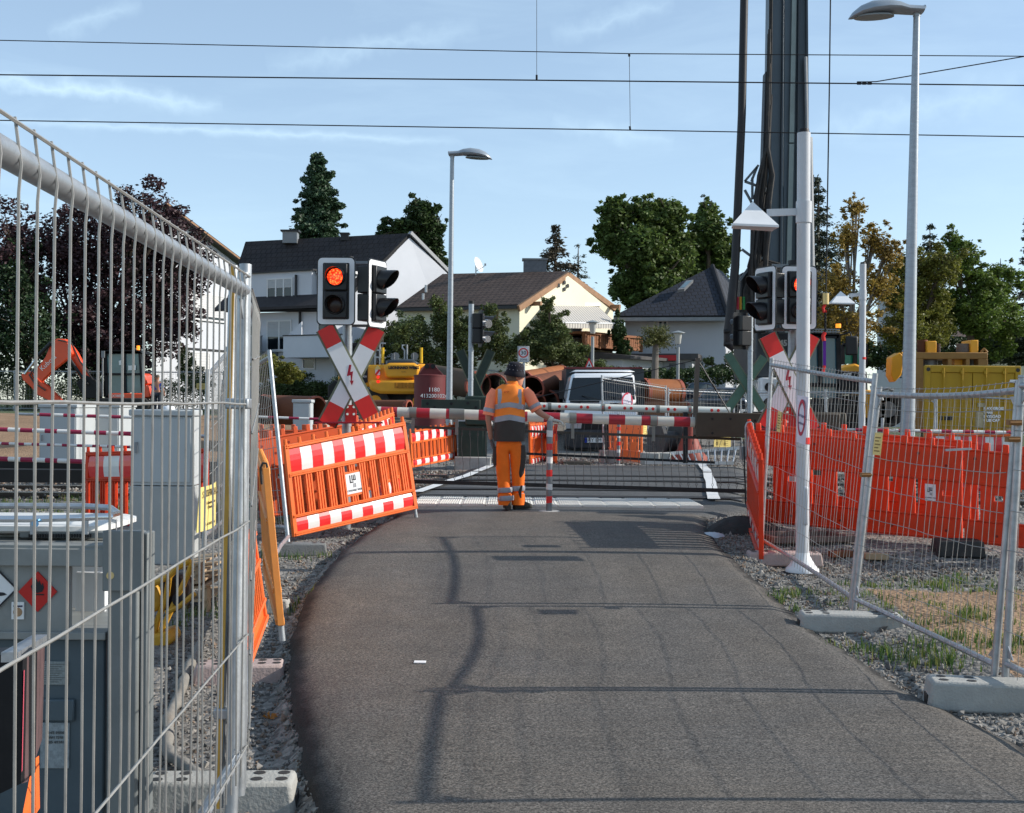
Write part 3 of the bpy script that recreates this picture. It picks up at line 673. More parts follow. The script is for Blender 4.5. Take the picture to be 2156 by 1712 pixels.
def foot_block(label, c, ang, size=(0.75, 0.23, 0.13), m=None, group='concrete fence feet', tiltx=0.0):
 t = thing('ballast_block', label, 'concrete block', c, ang, group); L_, w, h = size; mb = MB()
 mb.hexa([(-L_/2, -w/2, 0), (L_/2, -w/2, 0), (L_/2, w/2, 0), (-L_/2, w/2, 0), (-L_/2+0.02, -w/2+0.015, h), (L_/2-0.02, -w/2+0.015, h), (L_/2-0.02, w/2-0.015, h), (-L_/2+0.02, w/2-0.015, h)])
 t.rotation_euler = (0, tiltx, ang)
 mb.obj('block', m or concrete, t, bev=0.018)
 mb = MB()
 for k in (-0.30, -0.18, 0.18, 0.30):
  for s in (-0.045, 0.045): mb.cyl((k*L_/0.75, s, h+0.0005), (k*L_/0.75, s, h+0.002), 0.026, n=12)
 for e in (-1, 1): mb.box((e*(L_/2-0.008)-0.006, -0.05, 0.012), (e*(L_/2-0.008)+0.006, 0.05, 0.075))
 mb.obj('post_hole', mat('hole_dark', (0.03, 0.028, 0.025), 0.95, 0, 0, 4), t, kind='stuff')
 return t
                 # PLASTIC BARRIER TOOL
def barrier(label, A, B, C, D, style='front', main=None, group='plastic site barriers', nub=0.062, feet=(0.1, 0.1), logo=False, nstripe=11, start=0, films=True):
 base = (Vector(A)+Vector(B))/2; t = thing('site_barrier', label, 'site barrier', base, 0, group); q = Quad(A, B, C, D).local(base); L_ = q.L; m = main or orange
 n0, n1 = -0.022, 0.022; mb = MB()
 for a, b in ((0, 0.05), (L_-0.05, L_)): boxq(mb, q, a, b, 0.0, 1.0, n0, n1)
 for a, b in ((0.955, 1.0), (0.645, 0.685), (0.20, 0.235), (0.0, 0.04)):
  boxq(mb, q, 0.05, L_-0.05, a, b, n0-0.004, n1+0.004)
  for e in (a+0.010, b-0.010): mb.cyl(q.p(0.02, e, n1+0.004), q.p(L_-0.02, e, n1+0.004), 0.008, n=6)
 mb.obj('frame', m, t, bev=0.004)
 mb = MB(); boxq(mb, q, 0.05, L_-0.05, 0.685, 0.955, -0.014, 0.006); boxq(mb, q, 0.05, L_-0.05, 0.04, 0.20, -0.014, 0.006); mb.obj('board', m, t)
 if films:
  for (a, b) in ((0.70, 0.945), (0.05, 0.19)):
   mb = MB(); w = (L_-0.10)/nstripe; side = (0.0065, 0.0085) if style != 'back' else (0.0065, 0.0085)
   K = 4
   for i in range(nstripe):
    for j in range(K):
     ta, tb = a+(b-a)*j/K, a+(b-a)*(j+1)/K
     na, nb = 0.012*math.sin(math.pi*j/K), 0.012*math.sin(math.pi*(j+1)/K)
     s0, s1 = 0.05+w*i, 0.05+w*(i+1)
     mb.add([q.p(s0, ta, 0.008+na), q.p(s1, ta, 0.008+na), q.p(s1, tb, 0.008+nb), q.p(s0, tb, 0.008+nb)], [(0, 1, 2, 3)], (i+start) % 2)
   mb.obj('striped_film', [filmred, filmwhite], t)
 ns = 11; pit = (L_-0.10)/ns
 mid = ns//2
 for i in range(ns):
  c = 0.05 + pit*(i+0.5); w = pit*0.62; mb = MB()
  rngs = [(0.235, 0.645)] if not (logo and i == mid) else [(0.235, 0.30), (0.575, 0.645)]
  for a, b in rngs:
   boxq(mb, q, c-w/2, c+w/2, a, b, -0.014, 0.008)
   for e in (-0.36, 0, 0.36): boxq(mb, q, c+w*e-w*0.10, c+w*e+w*0.10, a, b, 0.008, 0.020)
  mb.obj('slat', m, t)
 if logo:
  c = 0.05 + pit*(mid+0.5); mb = MB(); boxq(mb, q, c-pit*0.85, c+pit*0.85, 0.30, 0.575, -0.01, 0.012); f = mb.obj('plate_holder', m, t)
  mb = MB(); boxq(mb, q, c-pit*0.72, c+pit*0.72, 0.325, 0.55, 0.0125, 0.0155); pl = mb.obj('name_plate', signwhite, t, bev=0.004)
  lw_logo(pl, q, c, 0.455, 0.10); text('LEONHARD WEISS', 0.030, printblack, pl, frameM(q.p(c, 0.36, 0.017), q.B-q.A, q.D-q.A))
 nn = 10
 for i in range(nn):
  c = 0.025 + (L_-0.05)*i/(nn-1); mb = MB(); w = 0.022
  mb.cyl(q.p(c, 0.99), q.p(c, 1.0+nub/q.h*q.h), w, w*0.82, n=8); mb.obj('top_stub', m, t)
 mb = MB()
 for k, s in enumerate((0.03, L_-0.03)):
  if feet[k] > 0: mb.cyl(q.p(s, 0.02), q.p(s, -feet[k]), 0.021, n=10)
 if mb.v: mb.obj('foot_tube', galv, t)
 return t, q
def lw_logo(parent, q, s, t, size, th=0.017):
 """two nested angular strokes of the contractor mark"""
 mb = MB(); k = size; hh = k/q.h
 def r(a, b, c, d): boxq(mb, q, s+a*k, s+b*k, t+c*hh, t+d*hh, th-0.001, th)
 r(-0.50, -0.36, -0.1, 0.75); r(-0.50, 0.0, -0.1, 0.04)
 for e in (-0.22, 0.0, 0.22): r(e, e+0.12, 0.14, 0.75)
 r(-0.22, 0.34, 0.14, 0.26)
 mb.obj('company_mark', printblack, parent)
 mb = MB()
 for e in (-0.10, 0.06, 0.2): boxq(mb, q, s+e*k, s+(e+0.09)*k, t-0.62*hh, t-0.18*hh, th-0.001, th)
 mb.obj('company_mark', mat('print_grey', (0.25, 0.25, 0.26), 0.6, 0, 0, 4), parent)
def barrier_back(label, A, B, C, D, main=None, group='plastic site barriers', nub=0.075, feet=(0.1, 0.1), slots=8, start=0, sticker=None, nnub=9):
 """solid back side with slots; A,B left/right as seen from the camera"""
 base = (Vector(A)+Vector(B))/2; t = thing('site_barrier', label, 'site barrier', base, 0, group); q = Quad(A, B, C, D).local(base); L_ = q.L; m = main or redorange
 mb = MB(); boxq(mb, q, 0, L_, 0.64, 1.0, -0.02, 0.018); boxq(mb, q, 0, L_, 0.0, 0.24, -0.02, 0.018)
 for a in (0.635, 0.245, 0.985, 0.02): mb.cyl(q.p(0, a, 0.018), q.p(L_, a, 0.018), 0.012, n=8)
 mb.obj('board', m, t, bev=0.006)
 pit = L_/slots
 for i in range(slots+1):
  c = pit*i; w = 0.5*pit if 0 < i < slots else 0.42*pit
  a, b = max(0, c-w*0.62), min(L_, c+w*0.62)
  mb = MB(); boxq(mb, q, a, b, 0.24, 0.64, -0.018, 0.014)
  mb.obj('slat', m, t, bev=0.006)
 mb = MB()
 for i in range(slots):
  if i % 3 == 1: boxq(mb, q, pit*(i+0.25), pit*(i+0.75), 0.53, 0.64, -0.017, 0.013); boxq(mb, q, pit*(i+0.25), pit*(i+0.75), 0.24, 0.47, -0.017, 0.013)
 if mb.v: mb.obj('web_plate', m, t, kind='stuff')
 mb = MB(); sx = [0.3*pit]
 for i in range(int(slots*1.0)):
  c = pit*(i+0.45); mb.cyl(q.p(c, 0.90-0.11*(i % 2), 0.0185), q.p(c, 0.90-0.11*(i % 2), 0.0200), 0.016, n=10)
  if i % 2: mb.cyl(q.p(c, 0.10, 0.0185), q.p(c, 0.10, 0.0200), 0.014, n=10)
 mb.obj('dimple', mat('dark_red_recess', (0.22, 0.02, 0.008), 0.6, 0, 0, 4), t, kind='stuff')
 mb = MB(); w = L_/11
 for i in range(11):
  for (a, b) in ((0.70, 0.95), (0.06, 0.20)):
   mb.add([q.p(w*i, a, -0.0225), q.p(w*i, b, -0.0225), q.p(w*i+w, b, -0.0225), q.p(w*i+w, a, -0.0225)], [(0, 1, 2, 3)], (i+start) % 2)
 mb.obj('striped_film', [filmred, filmwhite], t)
 for i in range(nnub):
  c = 0.03 + (L_-0.06)*i/(nnub-1); mb = MB(); boxq(mb, q, c-0.028, c+0.028, 0.99, 1.0+nub/q.h, -0.018, 0.016); mb.obj('top_stub', m, t, bev=0.008)
 mb = MB()
 for k, s in enumerate((0.03, L_-0.03)):
  if feet[k] > 0: mb.cyl(q.p(s, 0.02), q.p(s, -feet[k]), 0.022, n=10)
 if mb.v: mb.obj('foot_tube', galv, t)
 if sticker is not None:
  c = sticker; mb = MB(); boxq(mb, q, c-0.055, c+0.055, 0.40, 0.58, 0.0145, 0.0165); pl = mb.obj('sticker', signwhite, t)
  lw_logo(pl, q, c, 0.50, 0.06, 0.018); text('LEONHARD WEISS', 0.014, printblack, pl, frameM(q.p(c, 0.435, 0.018), q.B-q.A, q.D-q.A))
 return t, q
                 # WALL TOOL for buildings
class Wall:
 def __init__(w, A, B): w.A = Vector((A[0], A[1], 0)); w.B = Vector((B[0], B[1], 0)); w.d = (w.B-w.A).normalized(); w.n = Vector((w.d.y, -w.d.x, 0)); w.len = (w.B-w.A).length
 def pt(w, s, z, n=0.0): p = w.A + w.d*s + w.n*n; return Vector((p.x, p.y, z))
 def on(w, u, v):
  d = ray(u, v); t = (w.A-EYE).dot(w.n)/d.dot(w.n); q = EYE+d*t; return (q-w.A).dot(w.d), q.z
 def box(w, mb, s0, s1, z0, z1, n0, n1, mi=0):
  mb.hexa([w.pt(s0,z0,n1), w.pt(s1,z0,n1), w.pt(s1,z0,n0), w.pt(s0,z0,n0), w.pt(s0,z1,n1), w.pt(s1,z1,n1), w.pt(s1,z1,n0), w.pt(s0,z1,n0)], mi)
def window(parent, w, px, m_frame=None, m_pane=None, divs=1, shutter=0.0, shm=None, name='window', sill=True, off=0.0):
 """px = (u0,v0,u1,v1) in photograph coordinates projected onto wall w"""
 s0, z1 = w.on(px[0], px[1]); s1, z0 = w.on(px[2], px[3]);
 if s1 < s0: s0, s1 = s1, s0
 b = parent.location; fr = m_frame or mat('window_frame_white', (0.62, 0.62, 0.62), 0.5, 0, 0.04, 4)
 mb = MB(T0(parent)); e = 0.07
 w.box(mb, s0-e, s1+e, z1, z1+e, off+0.0, off+0.05); w.box(mb, s0-e, s1+e, z0-e, z0, off+0.0, off+0.05)
 w.box(mb, s0-e, s0, z0, z1, off+0.0, off+0.05); w.box(mb, s1, s1+e, z0, z1, off+0.0, off+0.05)
 for k in range(1, divs):
  c = s0+(s1-s0)*k/divs; w.box(mb, c-0.04, c+0.04, z0, z1, off+0.0, off+0.045)
 if sill: w.box(mb, s0-0.12, s1+0.12, z0-e-0.05, z0-e, off+0.0, off+0.14)
 fo = mb.obj(name, fr, parent)
 for k in range(divs):
  a, c = s0+(s1-s0)*k/divs, s0+(s1-s0)*(k+1)/divs; mb = MB(T0(parent)); w.box(mb, a+0.002, c-0.002, z0, z1-(z1-z0)*shutter, off+0.005, off+0.018); mb.obj('pane', m_pane or glass, fo)
 if shutter > 0:
  mb = MB(T0(parent)); n = max(3, int((z1-z0)*shutter/0.14))
  for i in range(n):
   za = z1-(z1-z0)*shutter*(i+1)/n; zb = z1-(z1-z0)*shutter*i/n; w.box(mb, s0, s1, za+0.01, zb, off+0.006, off+0.030)
  mb.obj('roller_shutter', shm or mat('shutter_grey', (0.42, 0.43, 0.44), 0.6, 0, 0.04, 4), fo)
 return fo
                 # BUILDINGS
whitewall = mat('white_render', (0.54, 0.56, 0.60), 0.85, 0, 0.04, 1.2, 0.15, 25, dirt=0.12, dirtcol=(0.45, 0.44, 0.42))
creamwall = mat('cream_render', (0.70, 0.66, 0.50), 0.85, 0, 0.04, 1.2, 0.15, 25, dirt=0.15, dirtcol=(0.48, 0.44, 0.33))
greywall = mat('pale_grey_render', (0.47, 0.49, 0.53), 0.85, 0, 0.04, 1.2, 0.15, 25, dirt=0.12, dirtcol=(0.40, 0.39, 0.37))
def tile_mat(name, col, su, sv, var=0.25):
 m = mat(name, col, 0.75, 0, var, 2.5, 0, dirt=0.4, dirtcol=(col[0]*0.55, col[1]*0.5, col[2]*0.5)); t = m.node_tree; l = t.links.new
 b = t.nodes['Principled BSDF']; uv = N(t, 'ShaderNodeUVMap'); mp_ = N(t, 'ShaderNodeMapping'); mp_.inputs['Scale'].default_value = (su, sv, 1); l(uv.outputs[0], mp_.inputs[0])
 br = N(t, 'ShaderNodeTexBrick', inp={'Scale': 1.0, 'Mortar Size': 0.028, 'Brick Width': 0.30, 'Row Height': 0.34}); l(mp_.outputs[0], br.inputs['Vector'])
 inv = N(t, 'ShaderNodeBump', inp={'Strength': 1.0, 'Distance': 0.03}); inv.invert = True; l(br.outputs['Fac'], inv.inputs['Height'])
 sep = N(t, 'ShaderNodeSeparateXYZ'); l(mp_.outputs[0], sep.inputs[0]); fr = N(t, 'ShaderNodeMath', operation='MULTIPLY'); l(sep.outputs[1], fr.inputs[0]); fr.inputs[1].default_value = 2.94
 f2 = N(t, 'ShaderNodeMath', operation='FRACT'); l(fr.outputs[0], f2.inputs[0])
 b2 = N(t, 'ShaderNodeBump', inp={'Strength': 1.0, 'Distance': 0.05}); b2.invert = True; l(f2.outputs[0], b2.inputs['Height']); l(inv.outputs[0], b2.inputs['Normal']); l(b2.outputs[0], b.inputs['Normal'])
 bc = b.inputs['Base Color'].links[0].from_socket; mxx = N(t, 'ShaderNodeMix', data_type='RGBA', blend_type='MULTIPLY'); l(bc, mxx.inputs['A']); mxx.inputs['B'].default_value = (0.35, 0.33, 0.33, 1); l(br.outputs['Fac'], mxx.inputs['Factor']); l(mxx.outputs['Result'], b.inputs['Base Color'])
 return m
tiledark = tile_mat('dark_roof_tiles', (0.028, 0.024, 0.026), 1, 1)
tilebrown = tile_mat('brown_roof_tiles', (0.105, 0.068, 0.052), 1, 1)
tileblue = tile_mat('slate_blue_roof_tiles', (0.020, 0.024, 0.036), 1, 1)
woodm = mat('stained_timber', (0.22, 0.085, 0.035), 0.6, 0, 0.2, 3, stretch=(1, 1, 6), dirt=0.2)
woodbeam = mat('gable_timber', (0.27, 0.15, 0.08), 0.6, 0, 0.2, 4)
gutter = mat('dark_gutter_metal', (0.03, 0.03, 0.032), 0.5, 0.3, 0.1, 4)
zinc = mat('zinc_sheet', (0.22, 0.23, 0.24), 0.5, 0.4, 0.1, 4)
def roof_slab(parent, pts, m, th=0.16, name='roof', edge=None):
 """pts: four world points, two ridge then two eave, in order around"""
 pts = [Vector(p) - Vector(parent.location) for p in pts]; n = (pts[1]-pts[0]).cross(pts[2]-pts[0]).normalized()
 if n.z < 0: n = -n
 mb = MB(); mb.prism(pts, n*-th, 1); mb.add([p + n*0.004 for p in pts], [tuple(range(len(pts)))], 0)
 o = mb.obj(name, [m, edge or gutter], parent, flat=True)
 me = o.data; uv = me.uv_layers.new(name='UVMap'); ax = (pts[1]-pts[0]).normalized(); ay = n.cross(ax)
 for p in me.polygons:
  for li in p.loop_indices:
   c = me.vertices[me.loops[li].vertex_index].co; uv.data[li].uv = ((c-pts[0]).dot(ax), (c-pts[0]).dot(ay))
 return o
def quad_wall(parent, pts, m, name='wall', th=0.25):
 pts = [Vector(p) - Vector(parent.location) for p in pts]; n = (pts[1]-pts[0]).cross(pts[2]-pts[0]).normalized()
 mb = MB(); mb.prism(pts, n*-th); return mb.obj(name, m, parent, flat=True)
def lofti(p, z): return Vector((p.x, p.y, z))
 # white house with long dark roof (behind the crossing signal)
def build_white_house():
 O, Lf, Rt = P(706, 640, 57), P(486, 640, 60), P(1024, 640, 63)
 t = thing('apartment_house', 'white rendered house with long dark tiled roof and balconies behind the signal', 'house', (O.x, O.y, 0.9))
 t.location.z = 0.9
 ap, apl = P(863, 491, 60), P(517, 509, 63.5)
 el, er = P(706, 650, 56.7), P(1022, 652, 63.3)
 z = -0.4
 quad_wall(t, [(O.x, O.y, z), (Rt.x, Rt.y, z), lofti(Rt, er.z-0.1), lofti(P(863, 491, 60), ap.z-0.2), lofti(O, el.z-0.1)], whitewall)
 quad_wall(t, [(Lf.x, Lf.y, z), (O.x, O.y, z), lofti(O, el.z-0.05), lofti(Lf, el.z-0.05)], whitewall)
 ex = (Lf-O); ell = P(488, 648, 59.8);
 bk = P(517, 509, 63.5)
 hipl = P(486, 545, 60.2)
 roof_slab(t, [ap, apl, P(470, 652, 59.9), el], tiledark, 0.18)
 roof_slab(t, [ap, apl, apl+Vector((5.5, 6, -5)), er], tiledark, 0.18)
 mb = MB(T0(t)); mb.bar(ap+Vector((0, -0.05, 0.02)), er+Vector((0, -0.05, 0.02)), 0.22, 0.16); mb.obj('verge_board', mat('verge_grey', (0.30, 0.31, 0.32), 0.5, 0, 0.05, 4), t)
 w = Wall((Lf.x, Lf.y), (O.x, O.y));
 sL, zt = w.on(528, 577); sR, _ = w.on(657, 579); _, zb = w.on(600, 629)
 mb = MB(T0(t)); w.box(mb, sL, sR, zb-0.15, zt, -2.6, 0.02); mb.obj('dormer_wall', whitewall, t)
 mb = MB(T0(t)); w.box(mb, sL-0.15, sR+0.15, zt, zt+0.07, -2.7, 0.14); mb.obj('gutter', gutter, t)
 s3, z3 = w.on(662, 574); s4, z4 = w.on(738, 628)
 mb = MB(T0(t)); w.box(mb, s3, w.len+0.05, zb-0.1, z3, -2.6, -0.35); mb.obj('dormer_wall', whitewall, t)
 mb = MB(T0(t)); w.box(mb, s3-0.05, w.len+0.2, z3, z3+0.12, -2.6, -0.2); mb.obj('parapet_cap', mat('cap_white', (0.65, 0.65, 0.65), 0.5, 0, 0.04, 4), t)
 se0, ze = w.on(500, 652); _, ze2 = w.on(520, 626)
 mb = MB(); a0, a1 = w.pt(-0.4, ze2, 0.02)-t.location, w.pt(w.len+0.1, ze2, 0.02)-t.location; b0, b1 = w.pt(-0.4, ze, 0.75)-t.location, w.pt(w.len+0.1, ze, 0.75)-t.location
 mb.hexa([b0-Vector((0,0,.12)), b1-Vector((0,0,.12)), a1-Vector((0,0,.3)), a0-Vector((0,0,.3)), b0, b1, a1, a0]); o = mb.obj('eave_roof', mat('eave_tiles', (0.03, 0.026, 0.028), 0.7, 0, 0.3, 6, 0.3, 12), t)
 window(t, w, (566, 590, 615, 630), divs=3, shutter=0.42, off=0.02)
 window(t, w, (524, 683, 546, 712), divs=1, shutter=0.15)
 window(t, w, (565, 678, 612, 735), divs=2, shutter=0.55)
 window(t, w, (672, 680, 700, 735), divs=1)
 window(t, w, (668, 592, 700, 622), divs=1, off=-0.33)
 mb = MB(T0(t)); s_, zz = w.on(626, 579); _, z2 = w.on(626, 700)
 mb.tube([w.pt(s_, zz, 0.1), w.pt(s_, zb+0.1, 0.1), w.pt(s_+0.25, zb-0.6, 0.1), w.pt(s_+0.25, z2, 0.1)], 0.06, 8); mb.obj('downpipe', gutter, t)
 for (u0, v0, u1, v1, mm, nm) in ((545, 712, 586, 742, zinc, 'balcony_screen'), (634, 711, 775, 745, whitewall, 'balcony')):
  s0, zt_ = w.on(u0, v0); s1, zb_ = w.on(u1, v1); s1 = min(s1, w.len+1.6); mb = MB(T0(t))
  w.box(mb, s0, s1, zb_, zt_, 1.15, 1.27); w.box(mb, s0, s1, zb_-0.18, zb_, 0.0, 1.27); w.box(mb, s0, s0+0.1, zb_, zt_, 0.0, 1.15)
  b = mb.obj(nm, mm, t); mb = MB(T0(t)); w.box(mb, s0-0.03, s1+0.03, zt_, zt_+0.05, 1.12, 1.30); mb.obj('balcony_rail', gutter if mm is whitewall else galv, b)
 s0, z0 = w.on(634, 710); s1, z1 = w.on(664, 680); mb = MB(T0(t)); mb.prism([w.pt(s0, z0, 1.0), w.pt(s1, z0, 1.0), w.pt(s1, z1, 1.0)], w.n*-0.06); mb.obj('side_screen', whitewall, t)
 window(t, w, (640, 758, 662, 775), divs=1, sill=False)
 for (u, v0, v1, wd, Yc, mm) in ((612, 489, 509, 0.75, 62.2, zinc), (726, 494, 503, 0.4, 61.2, gutter)):
  q0, q1 = P(u, v1+4, Yc), P(u, v0, Yc); mb = MB(T0(t)); mb.cbox(((q0.x), Yc, (q0.z+q1.z)/2), (wd*0.95, wd*0.8, q1.z-q0.z)); c = mb.obj('chimney', mm, t)
  mb = MB(T0(t)); mb.cbox((q0.x, Yc, q1.z+0.04), (wd*1.2, wd, 0.08)); mb.obj('chimney_cap', gutter, c)
build_white_house()
def build_left_house():
 A, B = P(330, 600, 70), P(537, 600, 79)
 t = thing('gable_house', 'white gabled house with brown roof edge half hidden by the purple tree', 'house', (A.x, A.y, 0.9))
 e = P(545, 583, 79.6); rk = P(335, 425, 70)
 zt0, zt1 = rk.z-0.1, e.z-0.15
 quad_wall(t, [(A.x, A.y, -0.4), (B.x, B.y, -0.4), lofti(B, zt1), lofti(A, zt0)], whitewall)
 C = B + Vector((-5, 4, 0)); quad_wall(t, [(B.x, B.y, -0.4), (B.x-3, B.y+6, -0.4), (B.x-3, B.y+6, zt1), lofti(B, zt1)], whitewall)
 n = Wall(A, B).n
 roof_slab(t, [rk+n*0.5, e+n*0.5, e+n*0.5+Vector((-5, 9, 0)), rk+n*0.5+Vector((-5, 9, 0))], tilebrown, 0.16)
 mb = MB(T0(t)); mb.bar(rk+n*0.5-Vector((0,0,0.1)), e+n*0.5-Vector((0,0,0.1)), 0.05, 0.10); mb.obj('verge_board', woodbeam, t)
 w = Wall(A, B); window(t, w, (400, 617, 470, 676), divs=2, shutter=0.9, shm=mat('shutter_white', (0.60, 0.60, 0.60), 0.6, 0, 0.04, 4)); window(t, w, (385, 742, 440, 790), divs=2, shutter=1.0, shm=MATS['shutter_white'])
 mb = MB(T0(t)); s0, z0 = w.on(350, 733); w.box(mb, 0, w.len, z0, z0+0.12, 0.01, 0.05); mb.obj('string_course', gutter, t)
build_left_house()
def build_cream_house():
 A, Bq, Lf = P(1094, 640, 50), P(1291, 640, 56), P(838, 640, 54)
 t = thing('bungalow', 'cream house with brown tiled roof, striped awning and timber balcony', 'house', (A.x, A.y, 0.8))
 ap, apl = P(1195, 571, 53.2), P(932, 577, 57.5); el, er, ell = P(1090, 641, 49.6), P(1302, 648, 56.4), P(833, 648, 53.7)
 z = -0.4
 gA = P(1196, 580, 53)
 quad_wall(t, [(A.x, A.y, z), (Bq.x, Bq.y, z), lofti(Bq, er.z-0.15), lofti(gA, ap.z-0.22), lofti(A, el.z-0.12)], creamwall)
 quad_wall(t, [(Lf.x, Lf.y, z), (A.x, A.y, z), lofti(A, el.z-0.12), lofti(Lf, ell.z-0.12)], creamwall)
 roof_slab(t, [ap, apl, ell, el], tilebrown, 0.15); roof_slab(t, [ap, apl, apl+Vector((4, 5, -2.2)), er], tilebrown, 0.15)
 w = Wall((A.x, A.y), (Bq.x, Bq.y)); n = w.n
 mb = MB(T0(t)); mb.bar(ap+n*0.05-Vector((0,0,.17)), el+n*0.05-Vector((0,0,.17)), 0.10, 0.24); mb.bar(ap+n*0.05-Vector((0,0,.17)), er+n*0.05-Vector((0,0,.17)), 0.10, 0.24)
 for (u, v) in ((1118, 640), (1285, 646)): s_, zz = w.on(u, v); mb.bar(w.pt(s_, zz, -0.1), w.pt(s_, zz, 0.5), 0.14, 0.16)
 mb.obj('verge_board', woodbeam, t)
 mb = MB(T0(t)); wf = Wall((Lf.x, Lf.y), (A.x, A.y)); mb.bar(ell-Vector((0,0,.1)), el-Vector((0,0,.1)), 0.13, 0.12); mb.obj('gutter', gutter, t)
 mb = MB(T0(t));
 for (u, v) in ((1188, 595), (1176, 601), (1195, 602), (1188, 609)):
  s_, zz = w.on(u, v); mb.cyl(w.pt(s_, zz, 0.01), w.pt(s_, zz, 0.03), 0.09, n=10)
 mb.obj('vent_hole', gutter, t, kind='stuff')
 window(t, wf, (920, 655, 950, 705), divs=1, m_frame=woodm); window(t, wf, (1015, 654, 1046, 702), divs=1, m_frame=woodm)
 window(t, w, (1195, 690, 1222, 712), divs=1, sill=False)
 s0, zt = w.on(1176, 703); s1, zb = w.on(1284, 737); s1 = w.len + 0.3
 mb = MB(T0(t)); w.box(mb, s0, s1, zt-0.02, zt+0.08, 0.0, 1.35); w.box(mb, s0, s1, zb-0.05, zb+0.06, 0.0, 1.3); bo = mb.obj('balcony', woodm, t)
 k = 26
 for i in range(k):
  a = s0+(s1-s0)*i/k; mb = MB(T0(t)); w.box(mb, a+0.02, a+(s1-s0)/k-0.015, zb+0.06, zt-0.03, 1.24, 1.28); mb.obj('plank', woodm, bo)
 for i in range(5):
  a = s0+(s1-s0)*i/4; mb = MB(T0(t)); w.box(mb, a-0.05, a+0.05, zb-0.1, zt+0.03, 1.18, 1.33); mb.obj('post', woodm, bo)
 mb = MB(T0(t)); s2, z2 = w.on(1206, 744); _, z3 = w.on(1206, 757); mb.hexa([w.pt(s2, z3, 2.8), w.pt(w.len+1.0, z3, 2.8), w.pt(w.len+1.0, z3, -0.3), w.pt(s2, z3, -0.3), w.pt(s2, z3+0.12, 2.8), w.pt(w.len+1.0, z3+0.12, 2.8), w.pt(w.len+1.0, z2+0.15, 0), w.pt(s2, z2+0.15, 0)])
 mb.obj('annex_roof', mat('roof_felt', (0.07, 0.065, 0.065), 0.8, 0, 0.2, 4), t)
 mb = MB(T0(t)); w.box(mb, s2+0.2, w.len+0.4, -0.3, z3, 0.5, 2.3); mb.obj('annex_wall', whitewall, t)
 aw0, aw1 = mat('awning_cream', (0.66, 0.63, 0.57), 0.8, 0, 0.03, 4, trans=0.25), mat('awning_grey', (0.40, 0.38, 0.36), 0.8, 0, 0.03, 4, trans=0.25)
 at = P(1140, 640, 51.6); bt = P(1258, 644, 55.1); al = P(1178, 679, 49.2); bl = P(1298, 681, 52.9)
 mb = MB(T0(t)); n_ = 44
 for i in range(n_):
  a, b = i/n_, (i+1)/n_; p0, p1, p2, p3 = at.lerp(bt, a), at.lerp(bt, b), al.lerp(bl, b), al.lerp(bl, a)
  mb.prism([p0, p1, p2, p3], (0, 0, -0.02), i % 2)
  mb.prism([p3, p2, p2-Vector((0, 0, 0.20)), p3-Vector((0, 0, 0.24))], (0.0, 0.02, 0), i % 2)
 mb.obj('awning', [aw0, aw1], t, flat=True)
 mb = MB(T0(t)); mb.bar(at+Vector((-.1,0,.05)), bt+Vector((.1,0,.05)), 0.12, 0.12); mb.bar(al, bl, 0.05, 0.05); mb.obj('awning_bar', whitepaint, t)
 q = P(1126, 575, 55); q1 = P(1126, 556, 55); mb = MB(T0(t)); mb.cbox((q.x, 55, (q.z+q1.z)/2), (1.0, 0.7, q1.z-q.z+0.3)); c = mb.obj('chimney', mat('slate_cladding', (0.11, 0.12, 0.135), 0.6, 0, 0.2, 8), t)
 mb = MB(T0(t)); mb.cbox((q.x, 55, q1.z+0.18), (1.12, 0.8, 0.06)); mb.obj('chimney_cap', zinc, c)
 for (u, v) in ((897, 606), (891, 624)):
  p = P(u, v, 55 if v < 610 else 54); mb = MB(T0(t)); mb.cyl(p-Vector((0,0,.2)), p+Vector((0,0,.12)), 0.06, n=8); mb.obj('vent_pipe', galv, t)
 d = P(1002, 560, 56); mb = MB(); mb.cyl((0, 0, -0.6), (0, 0, 0.3), 0.025, n=8); tt = thing('satellite_dish', 'white satellite dish on a short pole above the brown ridge', 'dish', d)
 mb.obj('pole', galv, tt); mb = MB(Matrix.Translation((0.05, -0.1, 0.02)) @ Matrix.Rotation(R(70), 4, 'Y') @ Matrix.Rotation(R(25), 4, 'X')); mb.lathe([(0.001, 0), (0.18, 0.02), (0.30, 0.06), (0.36, 0.10)], 20); mb.obj('reflector', whitepaint, tt)
 mb = MB(); mb.tube([(0.0, -0.05, -0.25), (0.35, -0.2, -0.05), (0.42, -0.2, 0.02)], 0.015, 6); mb.cbox((0.42, -0.2, 0.04), (0.08, 0.06, 0.1)); mb.obj('receiver_arm', galv, tt)
build_cream_house()
